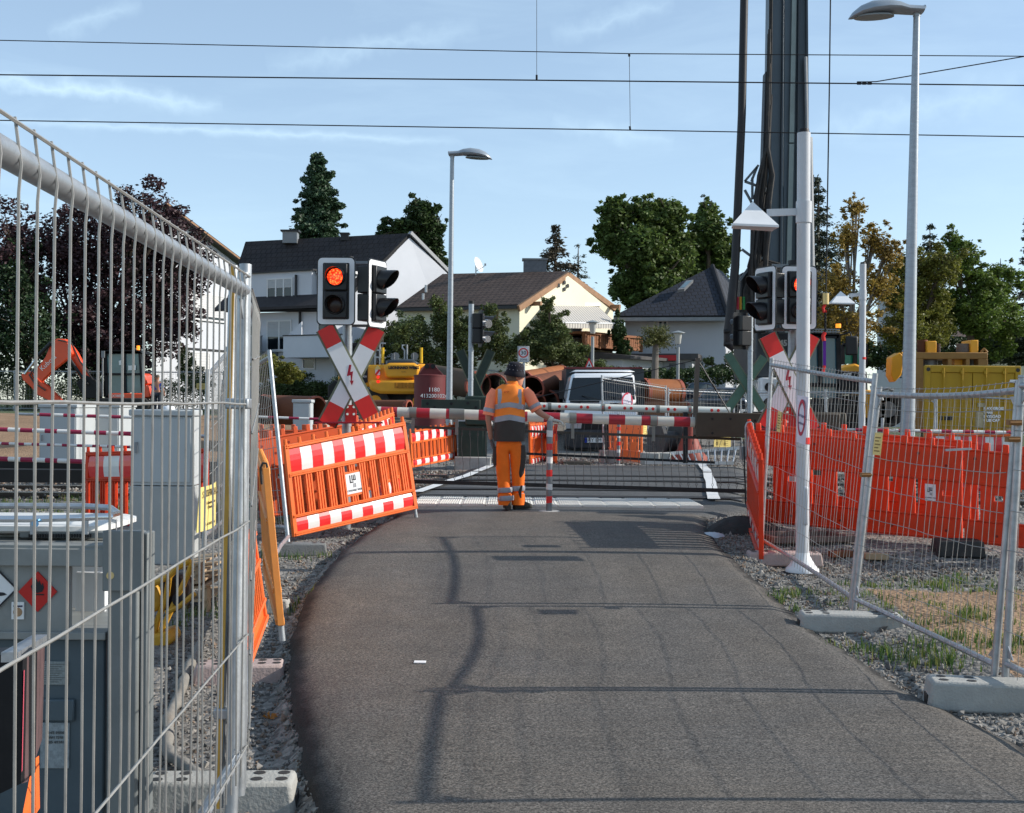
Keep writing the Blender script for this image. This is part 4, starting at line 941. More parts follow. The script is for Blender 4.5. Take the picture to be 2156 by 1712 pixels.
def build_grey_house():
 A, Bq = P(1316, 700, 57), P(1527, 700, 56)
 t = thing('hip_roof_house', 'pale grey house with slate blue hipped roof and skylight', 'house', (A.x, A.y, 0.5))
 Cq = Bq + Vector((3.2, 7.0, 0)); zt = P(1400, 664, 57).z
 quad_wall(t, [(A.x, A.y, -0.5), (Bq.x, Bq.y, -0.5), lofti(Bq, zt), lofti(A, zt)], greywall); quad_wall(t, [(Bq.x, Bq.y, -0.5), (Cq.x, Cq.y, -0.5), lofti(Cq, zt), lofti(Bq, zt)], greywall)
 ap = P(1500, 562, 60); e0, e1 = P(1292, 665, 56.2), P(1533, 664, 55.3); e2 = Vector((e1.x+3.6, e1.y+8, e1.z)); ap2 = ap + Vector((0.8, 2.0, 0))
 roof_slab(t, [ap, ap-Vector((.05,0,0)), e0, e1], tileblue, 0.16); roof_slab(t, [ap, e1, e2, ap2], tileblue, 0.16)
 roof_slab(t, [ap, e0, e0+Vector((2, 8, 0)), ap2], tileblue, 0.16)
 mb = MB(T0(t)); mb.bar(e0-Vector((0,0,.16)), e1-Vector((0,0,.16)), 0.14, 0.16); mb.obj('gutter', zinc, t)
 mb = MB(T0(t)); mb.tube([ap+Vector((0,-.03,.04)), e1+Vector((0,-.03,.04))], 0.11, 8); mb.obj('ridge_tiles', tileblue, t)
 w = Wall(A, Bq); window(t, w, (1388, 678, 1403, 715), divs=2);
 window(t, w, (1345, 762, 1368, 785), divs=3, off=1.62, sill=False)
 q0, q1, q2, q3 = P(1444, 600, 57.9), P(1459, 598, 58.0), P(1440, 617, 57.2), P(1426, 619, 57.1)
 mb = MB(T0(t)); n = (q1-q0).cross(q3-q0).normalized(); n = n if n.z > 0 else -n
 mb.prism([q + n*0.22 for q in (q0, q1, q2, q3)], n*-0.15); f = mb.obj('skylight', zinc, t, flat=True)
 c = (q0+q1+q2+q3)/4; mb = MB(T0(t)); mb.prism([c+(q-c)*0.72+n*0.235 for q in (q0, q1, q2, q3)], n*-0.01); mb.obj('pane', mat('sky_reflecting_glass', (0.10, 0.16, 0.2), 0.1, 0, 0.1, 2), f, flat=True)
 s0, z0 = w.on(1316, 743); s1, z1 = w.on(1478, 751)
 mb = MB(T0(t)); w.box(mb, s0-0.3, s1-0.3, -0.4, z1-0.2, 0.02, 1.6); mb.obj('annex_wall', greywall, t)
 mb = MB(T0(t)); w.box(mb, s0-0.5, s1, z1-0.2, z1+0.05, 0.0, 2.2); mb.obj('annex_roof', MATS['roof_felt'], t)
 mb = MB(T0(t)); a, b_ = w.on(1398, 757)[0], w.on(1434, 757)[0]; zz = w.on(1415, 752)[1]; z2 = w.on(1415, 763)[1]; w.box(mb, a, b_, z2, zz, 2.2, 2.25); mb.obj('sign_board', mat('shop_red', (0.45, 0.02, 0.025), 0.5, 0, 0.05, 4), t)
 mb = MB(T0(t)); w.box(mb, a+0.4, a+1.1, -0.3, z2-0.1, 1.605, 1.64); mb.obj('door', mat('door_grey', (0.16, 0.17, 0.19), 0.5, 0, 0.05, 4), t)
build_grey_house()
def far_house(label, u0, u1, v0, Y, wm, rm):
 a, b = P(u0, v0+30, Y), P(u1, v0+30, Y); t = thing('distant_house', label, 'house', (a.x, Y, 0.6)); z0 = P((u0+u1)/2, v0+22, Y).z; zr = P((u0+u1)/2, v0, Y).z
 quad_wall(t, [(a.x, Y, -0.3), (b.x, Y, -0.3), (b.x, Y, z0), (a.x, Y, z0)], wm)
 roof_slab(t, [(a.x+0.5, Y+3, zr), (b.x-0.5, Y+3, zr), (b.x+0.4, Y-0.4, z0), (a.x-0.4, Y-0.4, z0)], rm, 0.15)
 w = Wall(a, b); m_ = (u0+u1)/2; window(t, w, (u0+(u1-u0)*0.15, v0+30, u0+(u1-u0)*0.35, v0+55)); window(t, w, (u0+(u1-u0)*0.6, v0+30, u0+(u1-u0)*0.8, v0+55))
far_house('distant brown house glimpsed between the autumn trees at far right', 2020, 2180, 690, 62, creamwall, tilebrown)
far_house('distant house with red roof behind the autumn trees near the lamp', 1850, 1960, 600, 78, whitewall, tilebrown)
                 # TREES
def gz(x, y): return H(x, y)
def treepx(kind, label, u, Y, blobs, n, size, m, seed, **kw):
 bx = P(u, 800, Y).x; bz = gz(bx, Y); base = Vector((bx, Y, bz)); out = []
 rng = random.Random(seed)
 for (bu, bv, ru, rv) in blobs:
  q = P(bu, bv, Y); s = Y/F; out.append((q.x-bx, rng.uniform(-0.6, 0.6)*ru*s, q.z-bz, ru*s, ru*s*0.9, rv*s))
 return broadleaf(kind, label, base, out, n, size, m, seed, **kw)
lf = lambda name, c, **k: mat(name, c, 0.55, 0, 0.30, 0.9, leaf=0.45, trans=k.get('trans', 0.25), spec=0.3)
purple = lf('purple_leaves', (0.045, 0.022, 0.026), trans=0.15); yewm = lf('yew_leaves', (0.022, 0.045, 0.016), trans=0.1)
oakm = lf('oak_leaves', (0.095, 0.140, 0.034), trans=0.35); darkm = lf('dark_leaves', (0.038, 0.066, 0.020)); sequ = lf('sequoia_needles', (0.036, 0.070, 0.034), trans=0.1)
sprm = lf('spruce_needles', (0.052, 0.066, 0.042), trans=0.1); sprb = lf('brown_spruce_needles', (0.070, 0.058, 0.036), trans=0.1)
ochre = lf('ochre_leaves', (0.29, 0.20, 0.045), trans=0.35); yell = lf('yellow_green_leaves', (0.15, 0.155, 0.028), trans=0.35); bushm = lf('bush_leaves', (0.09, 0.115, 0.036)); hedg = lf('hedge_leaves', (0.055, 0.080, 0.022))
treepx('copper_beech', 'dark purple copper beech towering behind the left site fence', 190, 67, [(40, 540, 100, 110), (150, 500, 120, 90), (120, 640, 140, 120), (250, 560, 110, 130), (325, 470, 90, 80), (340, 590, 95, 120), (395, 530, 50, 60), (300, 700, 120, 90), (180, 740, 120, 80), (390, 660, 45, 70)], 60000, 0.11, purple, 21, trunk_r=0.35, k=10, f=0.34)
treepx('yew_tree', 'dark green yew at the far left under the purple tree', 60, 65, [(20, 560, 60, 90), (30, 640, 80, 100), (90, 700, 90, 90), (150, 760, 80, 70), (10, 740, 90, 80)], 18000, 0.10, yewm, 22, trunk_r=0.2)
treepx('sequoia', 'tall dense dark green sequoia rising behind the white house roof', 668, 95, [(672, 343, 16, 22), (672, 372, 30, 30), (670, 408, 42, 36), (668, 448, 54, 40), (668, 490, 58, 40), (668, 540, 58, 44)], 30000, 0.15, sequ, 31, trunk_r=0.4, k=14, f=0.32, limbs=False)
treepx('cypress_oak', 'narrow dark green tree behind the gable of the white house', 885, 88, [(885, 450, 38, 38), (846, 486, 44, 30), (908, 490, 34, 56), (868, 520, 58, 56), (918, 540, 26, 44)], 18000, 0.15, darkm, 32, trunk_r=0.25)
bx = P(1167, 800, 74); conifer('spruce', 'brownish spruce behind the cream house chimney', (bx.x, 74, 1.0), P(1165, 472, 74).z-1.0, 3.4, 20000, 0.13, sprb, 33, levels=22, z0=0.3, gap=0.1)
bx = P(1215, 800, 77); conifer('larch', 'thin sparse larch beside the brownish spruce', (bx.x, 77, 1.0), P(1208, 505, 77).z-1.0, 2.2, 4200, 0.10, sprm, 34, levels=16, z0=0.3, gap=0.35)
treepx('oak', 'big dark green oak with open crown behind the blue hipped roof', 1380, 68, [(1300, 450, 48, 40), (1360, 445, 50, 38), (1412, 452, 50, 44), (1290, 510, 46, 48), (1350, 520, 72, 66), (1425, 530, 60, 72), (1385, 600, 84, 66), (1330, 600, 56, 60), (1272, 488, 24, 22), (1440, 610, 60, 66)], 60000, 0.125, oakm, 35, trunk_r=0.4, k=12, f=0.30)
bx = P(1490, 800, 72); treepx('linden', 'green broadleaf tree just left of the drill mast', 1490, 72, [(1490, 490, 46, 50), (1500, 560, 56, 64), (1460, 560, 44, 56), (1518, 520, 34, 44), (1495, 450, 30, 36)], 20000, 0.12, oakm, 36, trunk_r=0.25)
conifer('spruce', 'spindly spruce top above the green tree left of the drill mast', (bx.x, 74, 1.0), P(1490, 404, 74).z-1.0, 1.5, 4200, 0.10, sprm, 37, levels=24, z0=0.45, gap=0.1)
bx = P(1720, 800, 62); conifer('spruce', 'dark spruce directly behind the right side of the drill mast', (bx.x, 62, 0.9), P(1720, 366, 62).z-0.9, 2.4, 20000, 0.10, sprm, 38, levels=30, z0=0.3)
treepx('maple', 'thinning yellow brown maple with bare upper twigs right of the mast', 1790, 52, [(1780, 500, 42, 55), (1840, 510, 40, 45), (1800, 440, 28, 30), (1760, 600, 60, 60), (1850, 600, 60, 60), (1800, 690, 80, 60), (1740, 680, 40, 70), (1870, 540, 36, 50)], 30000, 0.062, ochre, 39, trunk_r=0.14, k=11, f=0.27, bk=barkgrey, shell=0.45)
treepx('hazel', 'yellow green leafy tree behind the right street lamp', 1915, 54, [(1900, 620, 60, 70), (1960, 640, 60, 60), (1890, 700, 70, 50), (1980, 570, 50, 54), (1930, 560, 50, 50), (1960, 700, 60, 50)], 30000, 0.07, yell, 40, trunk_r=0.15)
bx = P(1955, 800, 72); conifer('spruce', 'blue green spruce tip to the right of the street lamp', (bx.x, 72, 0.8), P(1952, 468, 72).z-0.8, 2.2, 11000, 0.11, sprm, 41, levels=22, z0=0.3)
treepx('maple', 'bright green maple reaching up at the right behind the yellow container', 2040, 56, [(2005, 505, 22, 30), (2000, 560, 40, 40), (2060, 600, 50, 44), (2050, 660, 70, 60), (2000, 650, 50, 60), (2110, 590, 44, 50), (2120, 670, 60, 70), (2030, 540, 36, 40)], 38000, 0.075, mat('maple_leaves', (0.11, 0.165, 0.028), 0.55, 0, 0.3, 0.9, leaf=0.45, trans=0.35), 42, trunk_r=0.2)
bx = P(2165, 800, 58); conifer('spruce', 'dark spruce cut by the right edge of the picture', (bx.x, 58, 0.8), P(2165, 440, 58).z-0.8, 1.6, 9000, 0.10, sprm, 43, levels=22, z0=0.3)
treepx('dark_tree', 'deep green tree mass low behind the yellow drill frames', 1950, 60, [(1760, 740, 70, 40), (1860, 750, 70, 40), (1960, 735, 80, 45), (2060, 740, 80, 40), (2140, 720, 60, 50)], 18000, 0.09, darkm, 44, trunk_r=0.2)
treepx('shrub', 'tall loose shrub against the shaded wall of the cream house', 930, 47, [(870, 710, 50, 60), (940, 695, 50, 60), (990, 720, 50, 55), (920, 760, 60, 30), (1040, 700, 36, 48), (1065, 740, 44, 44), (925, 650, 18, 34), (1030, 655, 16, 22)], 36000, 0.05, bushm, 45, trunk_r=0.07, cat='shrub', limbs=True)
treepx('shrub', 'large leafy shrub below the cream house awning', 1160, 45, [(1158, 690, 44, 44), (1165, 730, 58, 46), (1120, 735, 50, 44), (1200, 745, 50, 36), (1155, 645, 16, 24), (1250, 772, 40, 16)], 30000, 0.048, bushm, 46, trunk_r=0.07, cat='shrub')
treepx('shrub', 'shrub between the crossing signal and the cream house', 810, 52, [(800, 690, 26, 30), (830, 720, 34, 40), (790, 740, 40, 30)], 9000, 0.055, bushm, 47, trunk_r=0.05, cat='shrub')
treepx('shrub', 'yellowing bush in front of the white balconies', 575, 50, [(560, 765, 40, 26), (610, 785, 40, 22), (545, 790, 30, 20)], 9000, 0.05, yell, 48, trunk_r=0.05, cat='shrub')
treepx('shrub', 'dark shrub between the cream house and the grey house', 1305, 53, [(1300, 700, 18, 40), (1312, 745, 20, 30)], 5000, 0.06, darkm, 49, trunk_r=0.05, cat='shrub')
treepx('rose_bush', 'straggly rambling bush by the corner of the grey house', 1510, 52, [(1515, 780, 30, 16), (1490, 760, 16, 12), (1535, 760, 14, 20)], 2600, 0.05, bushm, 50, trunk_r=0.03, cat='bush')
treepx('shrub', 'green bush at the foot of the white gable on the left', 425, 66, [(420, 800, 40, 30), (390, 760, 22, 40)], 8000, 0.05, bushm, 51, trunk_r=0.04, cat='shrub')
def spiky_tree():
 q = P(1380, 790, 43); t = thing('ornamental_tree', 'small spiky topped tree with bare trunk in front of the grey house', 'tree', (q.x, 43, 0.4)); hz = P(1380, 735, 43).z-0.4
 mb = MB(); mb.tube([(0, 0, -0.2), (-0.03, 0, hz*0.5), (0.0, 0, hz+0.3)], [0.17, 0.13, 0.10], 8); mb.obj('trunk', barkgrey, t)
 rng = np.random.default_rng(9); C = [];
 for _ in range(230):
  a = rng.uniform(0, 6.28); e = rng.uniform(-0.25, 1.2); L_ = rng.uniform(0.35, 0.85); d = np.array([math.cos(a)*math.cos(e), math.sin(a)*math.cos(e), math.sin(e)])
  for s in np.linspace(0.15, 1, 16): C.append(np.array([0, 0, hz+0.25]) + d*L_*s + np.array([0, 0, -0.18*L_*s*s]) + rng.normal(0, 0.025, 3))
 C = np.array(C); A = rng.normal(size=C.shape); A /= np.linalg.norm(A, axis=1, keepdims=True); B = np.cross(A, rng.normal(size=C.shape)); B /= np.linalg.norm(B, axis=1, keepdims=True)
 V = np.stack([C-A*.05, C-B*.018, C+A*.05, C+B*.018], 1); np_obj('crown', V.reshape(-1, 3), np.arange(4*len(C)).reshape(-1, 4), mat('spiky_leaves', (0.10, 0.105, 0.03), 0.6, 0, 0.3, 1, leaf=0.4, trans=0.25), t)
spiky_tree()
def hedge(label, u0, u1, v0, v1, Y0, Y1, n, m, seed):
 a, b = P(u0, v0, Y0), P(u1, v0, Y1); t = thing('hedge', label, 'hedge', ((a.x+b.x)/2, (Y0+Y1)/2, 0.5)); zt = (a.z+b.z)/2-0.5; zb = P(u0, v1, Y0).z-0.5; zb = min(zb, zt-0.6)
 k = max(3, int(abs(b.x-a.x)/0.8)); bl = []; d = (b-a)
 for i in range(k):
  p = a + d*((i+0.5)/k) - Vector(t.location); r_ = d.length/k*0.75; hz = (zt-zb)/2; rr = random.Random(seed+i)
  bl.append((p.x, p.y, zb+hz+rr.uniform(-.08, .08), r_, 0.5, hz)); bl.append((p.x, p.y, zb+hz*1.4, r_*0.8, 0.5, hz*0.55))
 leafcloud('foliage', bl, n, 0.05, m, t, seed=seed, shell=0.8)
 mb = MB();
 for i in range(k): p = a + d*((i+0.5)/k) - Vector(t.location); mb.tube([(p.x, p.y, -0.6), (p.x, p.y, zt*0.7)], 0.03, 5)
 mb.obj('stem', bark, t, kind='stuff')
hedge('trimmed sunlit green hedge behind the mesh fence below the white balconies', 556, 692, 800, 862, 57, 56, 13000, hedg, 61)
hedge('dark hedge strip in front of the white house ground floor', 600, 730, 782, 806, 58, 58, 6000, darkm, 62)
hedge('ivy covered dark hedge behind the far left fence', 0, 440, 792, 868, 63, 60, 16000, bushm, 63)
hedge('low dark hedge in front of the grey house', 1275, 1570, 772, 812, 50, 51, 12000, darkm, 64)
hedge('dark shrubbery row below the cream house', 700, 1080, 790, 840, 50, 50, 12000, darkm, 65)
                 # helpers that trace an outline at its own distance, with real depth
def pp(mb, pts, Y, depth, mi=0, y0=None):
 """pts in photograph coordinates placed at distance Y, extruded away by depth"""
 mb.prism([P(u, v, Y) for u, v in reversed(pts)], (0, depth, 0), mi)
def pcircle(u, v, r, n=16, sq=1.0): return [(u+r*math.cos(2*math.pi*k/n), v+r*sq*math.sin(2*math.pi*k/n)) for k in range(n)]
def newt(name, label, cat, u, Y, group=None, v=850, z=None):
 x = P(u, v, Y).x; return thing(name, label, cat, (x, Y, H(x, Y) if z is None else z), 0, group)
def ptext(s, u, v, Y, hpx, m, parent, name='lettering', du=1.0, dv=0.0, align='CENTER', bold=0.0, slant=0.0):
 """text lying in the plane facing the camera at distance Y, cap height hpx photo pixels, direction (du,dv)"""
 o = P(u, v, Y); x = P(u+du*10, v+dv*10, Y)-o; up = Vector((0, -1, 0)).cross(x)*1.0
 up = x.cross(Vector((0, 1, 0))) if x.cross(Vector((0, 1, 0))).z > 0 else Vector((0, 1, 0)).cross(x)
 M = frameM(o - Vector(parent_loc(parent)), x, up); return text(s, hpx*Y/F/0.70, m, parent, M, name, 0.002, align, bold)
def parent_loc(p):
 v = Vector((0, 0, 0))
 while p is not None: v += Vector(p.location); p = p.parent
 return v
machyellow = mat('machine_yellow', (0.80, 0.36, 0.022), 0.4, 0, 0.05, 3, dirt=0.2, dirtcol=(0.35, 0.2, 0.07))
machorange = mat('machine_orange', (0.76, 0.075, 0.020), 0.35, 0, 0.05, 3, dirt=0.12, dirtcol=(0.3, 0.1, 0.05), coat=0.3)
machgrey = mat('machine_dark_grey', (0.045, 0.055, 0.065), 0.45, 0.1, 0.12, 3, dirt=0.2, dirtcol=(0.10, 0.09, 0.08))
mastgrey = mat('mast_blue_grey', (0.095, 0.125, 0.15), 0.42, 0.1, 0.10, 1.2, dirt=0.2, dirtcol=(0.08, 0.085, 0.08))
mastlite = mat('mast_light_strip', (0.24, 0.29, 0.28), 0.45, 0.1, 0.12, 2, dirt=0.3, dirtcol=(0.15, 0.14, 0.12))
lampamber = mat('amber_beacon', (1.0, 0.28, 0.02), 0.3, 0, 0, 2, emit=1.2)
lampred = mat('red_tail_light', (0.8, 0.02, 0.01), 0.3, 0, 0, 2, emit=1.2)
chrome = mat('polished_steel', (0.65, 0.66, 0.68), 0.15, 0.95, 0.05, 8)
                 # background fences
def bgfence(label, u0, v0, u1, v1, hpx0, hpx1, Y0, Y1, group, tag_at=None, rows=7, hm=None, wr=0.004, lean=0):
 A, B, C, D = P(u0, v0+hpx0, Y0), P(u1, v1+hpx1, Y1), P(u1+lean, v1, Y1), P(u0+lean, v0, Y0)
 return fence_panel(label, A, B, C, D, rows=rows, pitch=0.13, r=0.024, wr=wr, group=group, tag_at=tag_at, extra=0.02)
ws = ['far left fence panel at the picture edge behind the striped poles', 'far fence panel behind the orange digger arm', 'far fence panel behind the orange digger cab', 'far fence panel beside the worker in the blue shirt', 'far fence panel in front of the white gable', 'far fence panel below the white balconies, left part', 'far fence panel below the white balconies, right part']
xs_ = [(-90, 30), (32, 148), (150, 262), (264, 376), (378, 470), (470, 553), (556, 690)]
for (a, b), l_ in zip(xs_, ws):
 bgfence(l_, a, 779+(a*0.004), b, 779+(b*0.006), 86, 86, 59, 59, 'fence panels along the far side of the works', tag_at=(0.8, 0.55, 0.5, 0.28) if a in (150, 378, 556) else None)
for (a, b, v0, v1, l_, Y) in ((1020, 1140, 776, 790, 'far fence panel behind the pipe stack left of the truck', 50), (1290, 1400, 795, 800, 'far fence panel behind the truck cab', 46), (930, 1018, 770, 776, 'far fence panel behind the maroon drum', 50)):
 bgfence(l_, a, v0, b, v1, 80, 80, Y, Y, 'fence panels behind the pipe stacks')
                 # orange mini digger (Y=58)
def mini_digger():
 Y = 56.0; t = newt('mini_excavator', 'orange mini excavator with raised folded arm behind the left fence', 'excavator', 240, Y); I = T0(t)
 def M_(): return MB(I)
 mb = M_(); pp(mb, [(108, 720), (120, 713), (138, 715), (148, 731), (152, 745), (140, 757), (108, 782), (88, 803), (84, 812), (72, 802), (70, 790), (78, 775), (95, 752)], Y, 0.28)
 stick = mb.obj('stick', machorange, t, bev=0.03)
 ptext('Kubota', 101, 764, Y-0.01, 10, printwhite, stick, du=0.72, dv=-0.69)
 mb = M_(); pp(mb, [(120, 713), (140, 714), (160, 740), (172, 762), (186, 790), (200, 812), (194, 822), (182, 818), (170, 798), (152, 770), (138, 752)], Y+0.3, 0.32); boom = mb.obj('boom', machorange, t, bev=0.03)
 mb = M_(); pp(mb, [(44, 788), (66, 782), (84, 802), (98, 812), (118, 832), (133, 847), (128, 852), (108, 846), (80, 832), (62, 812), (48, 800)], Y-0.05, 0.36); mb.obj('bucket_link', machorange, t, bev=0.02)
 mb = M_()
 mb.cyl(P(52, 788, Y-0.1), P(82, 748, Y-0.1), 0.055, n=10); mb.obj('cylinder_rod', chrome, t)
 mb = M_(); mb.cyl(P(80, 750, Y-0.1), P(108, 722, Y-0.1), 0.09, n=10); mb.cyl(P(146, 755, Y+0.1), P(184, 810, Y+0.1), 0.07, n=10); mb.obj('hydraulic_cylinder', black, t)
 mb = M_(); mb.tube([P(122, 716, Y-0.15), P(150, 722, Y-0.15), P(168, 760, Y-0.15), P(196, 800, Y-0.15)], 0.035, 6); mb.tube([P(72, 776, Y-0.12), P(62, 790, Y-0.12), P(72, 806, Y-0.12), P(96, 822, Y-0.12)], 0.035, 6); mb.tube([P(76, 772, Y-0.12), P(68, 790, Y-0.12), P(80, 808, Y-0.12)], 0.03, 6); mb.obj('hose', rubber, t)
 mb = M_(); pp(mb, [(180, 790), (202, 800), (210, 826), (206, 840), (176, 838), (160, 806)], Y+0.2, 0.6); mb.obj('swing_post', steelblack, t, bev=0.03)
 mb = M_()
 for a, b in (((222, 742), (226, 836)), ((294, 742), (300, 825)), ((262, 742), (264, 830))): mb.bar(P(*a, Y), P(*b, Y), 0.10, 0.10)
 for a, b in (((220, 742), (298, 742)), ((222, 788), (296, 788)), ((222, 836), (300, 836))): mb.bar(P(*a, Y), P(*b, Y), 0.10, 0.10)
 for a, b in (((222, 742), (222, 836)), ((296, 742), (300, 836))): mb.bar(P(*a, Y+1.4), P(*b, Y+1.4), 0.1, 0.1)
 pp(mb, [(218, 738), (290, 737), (300, 744), (218, 746)], Y-0.05, 1.6); mb.obj('cab_frame', steelblack, t)
 mb = M_(); pp(mb, [(224, 745), (262, 745), (262, 834), (226, 834)], Y+0.05, 0.03); pp(mb, [(265, 745), (293, 745), (297, 786), (265, 786)], Y+0.05, 0.03); pp(mb, [(265, 790), (296, 790), (298, 828), (265, 826)], Y+0.05, 0.03); mb.obj('cab_glass', mat('teal_cab_glass', (0.07, 0.16, 0.18), 0.1, 0, 0.3, 1, spec=0.8), t)
 mb = M_(); pp(mb, [(270, 770), (286, 769), (286, 779), (270, 780)], Y-0.02, 0.02); pp(mb, [(250, 760), (256, 758), (257, 768), (251, 769)], Y-0.02, 0.02); mb.obj('notice', printwhite, t)
 mb = M_(); pp(mb, [(228, 828), (300, 828), (302, 840), (228, 840)], Y-0.15, 1.8); sd = mb.obj('side_skirt', machorange, t, bev=0.04); ptext('KX080-4', 246, 834, Y-0.16, 6, printwhite, sd)
 mb = M_(); pp(mb, [(299, 785), (306, 790), (310, 808), (300, 812)], Y, 1.2); pp(mb, [(300, 812), (312, 812), (316, 836), (302, 838)], Y, 1.3, 0); mb.obj('engine_cover', [machorange], t, bev=0.04)
 mb = M_(); pp(mb, [(196, 846), (206, 838), (306, 838), (316, 848), (312, 860), (300, 866), (206, 866), (196, 858)], Y-0.2, 0.45); pp(mb, [(196, 846), (206, 838), (306, 838), (316, 848), (312, 860), (300, 866), (206, 866), (196, 858)], Y+1.3, 0.45); mb.obj('crawler_track', rubber, t, bev=0.05)
 mb = M_(); mb.cyl(P(291, 737, Y+0.4), P(291, 728, Y+0.4), 0.07, n=10); mb.obj('beacon', lampamber, t)
 mb = M_(); mb.tube([P(217, 740, Y-0.2), P(216, 765, Y-0.2), P(216, 835, Y-0.2)], 0.04, 6); mb.cbox(P(217, 746, Y-0.2), (0.14, 0.08, 0.3)); mb.obj('mirror', zinc, t)
mini_digger()
                 # yellow wheeled excavator seen from behind (Y=43)
def big_digger():
 Y = 42.0; t = newt('wheeled_excavator', 'yellow wheeled excavator seen from behind next to the crossing cross', 'excavator', 830, Y); I = T0(t)
 def M_(): return MB(I)
 body = [(768, 792), (776, 773), (800, 764), (884, 763), (896, 775), (905, 792), (902, 815), (890, 828), (800, 828), (772, 822)]
 mb = M_(); pp(mb, [(768, 768), (900, 766), (905, 792), (902, 812), (886, 820), (790, 818), (764, 812)], Y+0.35, 2.2); b0 = mb.obj('rear_body', machyellow, t, bev=0.12)
 mb = M_(); pp(mb, [(806, 770), (820, 764), (872, 764), (884, 772), (880, 796), (812, 796)], Y, 1.0); cw = mb.obj('counterweight', machyellow, t, bev=0.08)
 mb = M_(); pp(mb, [(776, 800), (896, 800), (898, 820), (880, 830), (800, 829), (778, 822)], Y-0.05, 1.2); cw2 = mb.obj('lower_counterweight', machyellow, t, bev=0.10)
 mb = M_(); pp(mb, [(812, 765), (818, 757), (868, 756), (882, 765), (874, 772), (822, 772)], Y+0.1, 1.1); mb.obj('engine_hood', machgrey, t, bev=0.1)
 ptext('LEONHARD WEISS', 850, 774.5, Y-0.04, 5.4, printblack, cw, bold=0.008); ptext('58682', 850, 783, Y-0.03, 3, mat('faint_print', (0.35, 0.18, 0.03), 0.6, 0, 0, 3), cw)
 ptext('LIEBHERR', 858, 812, Y-0.09, 9, mat('relief_yellow', (0.50, 0.19, 0.01), 0.5, 0, 0.03, 3), cw2, bold=0.02)
 mb = M_()
 pp(mb, [(790, 778), (800, 778), (800, 790), (790, 790)], Y+0.2, 0.1); f = mb.obj('hazard_plate', signwhite, t)
 mb = M_(); pp(mb, [(790, 787), (797, 778), (800, 778), (800, 781), (793, 790), (790, 790)], Y+0.19, 0.02); mb.obj('hazard_stripe', signred, f)
 mb = M_(); mb.prism([P(788, 778, Y+.18), P(802, 778, Y+.18), P(795, 768, Y+.18)], (0, .01, 0)); mb.obj('warning_triangle', yellowplate, t)
 for v in (794, 803.5):
  mb = M_(); mb.cyl(P(796, v, Y-0.07), P(796, v, Y+0.2), 0.05, n=12); mb.obj('tail_light', lampred, t)
 mb = M_(); pp(mb, [(762, 776), (774, 772), (774, 805), (762, 808)], Y+0.3, 0.3); s = mb.obj('side_grille', steelblack, t); ptext('920', 768, 793, Y+0.28, 4, printwhite, s)
 mb = M_()
 for a, b in (((742, 728), (742, 800)), ((790, 728), (790, 766)), ((742, 728), (790, 728)), ((765, 728), (765, 770))): mb.bar(P(*a, Y+1.0), P(*b, Y+1.0), 0.10, 0.1)
 pp(mb, [(738, 722), (792, 722), (796, 729), (738, 729)], Y+0.7, 1.6)
 mb.obj('cab_frame', steelblack, t)
 mb = M_(); pp(mb, [(744, 730), (788, 730), (788, 766), (744, 800)], Y+1.1, 0.04); mb.obj('cab_glass', cabglass, t)
 mb = M_()
 for v in (722, 737, 752):
  mb.bar(P(788, v, Y+0.5), P(812, v+1, Y+0.5), 0.05, 0.05)
 for u in (790, 800): mb.cyl(P(u, 718, Y+0.5), P(u, 770, Y+0.5), 0.035, n=8)
 mb.obj('guard_rail', galv, t)
 mb = M_();
 for u in (794, 797, 801, 804): mb.tube([P(u-6, 700, Y+0.8), P(u+2, 712, Y+0.8), P(u, 750, Y+0.7), P(u-3, 765, Y+0.6)], 0.03, 5)
 mb.obj('hose', rubber, t)
 for u in (806, 887):
  mb = M_(); mb.cyl(P(u, 732, Y+0.3), P(u, 765, Y+0.3), 0.05, n=8); mb.obj('marker_post', mat('post_yellow', (0.7, 0.42, 0.02), 0.4, 0, 0.04, 3), t)
 mb = M_(); mb.tube([P(852, 757, Y+0.3), P(852, 738, Y+0.3), P(847, 733, Y+0.3), P(847, 727, Y+0.3), P(857, 726, Y+0.3), P(857, 757, Y+0.3)], 0.03, 6); mb.obj('hand_rail', galv, t)
 for u in (830, 870):
  mb = M_(); mb.cyl(P(u, 757, Y+0.4), P(u, 744, Y+0.4), 0.02, n=6); mb.cyl(P(u+3, 750, Y+0.45), P(u+3, 750, Y+0.5), 0.13, n=14); mb.obj('mirror', zinc, t)
 mb = M_(); pp(mb, [(712, 770), (726, 742), (740, 735), (746, 760), (740, 800), (724, 836), (712, 836)], Y+1.5, 0.6); mb.obj('boom', machyellow, t, bev=0.05)
 mb = M_(); pp(mb, [(690, 812), (706, 800), (720, 808), (716, 846), (690, 842)], Y+1.2, 0.5); mb.obj('quick_coupler', steelblack, t, bev=0.04)
 mb = M_(); pp(mb, [(772, 822), (900, 826), (904, 842), (770, 842)], Y+0.8, 1.8); mb.obj('undercarriage', steelblack, t, bev=0.03)
 for u, yy in ((790, 0.3), (882, 0.3)):
  mb = M_(); c = P(u, 846, Y+yy); mb.cyl(c, c+Vector((0.0, 0.55, 0)), 0.46, n=26); w_ = mb.obj('wheel', rubber, t, bev=0.04)
  mb = M_(); mb.cyl(c+Vector((0, -0.01, 0)), c+Vector((0, 0.1, 0)), 0.22, n=16); mb.obj('rim', machyellow, w_)
big_digger()
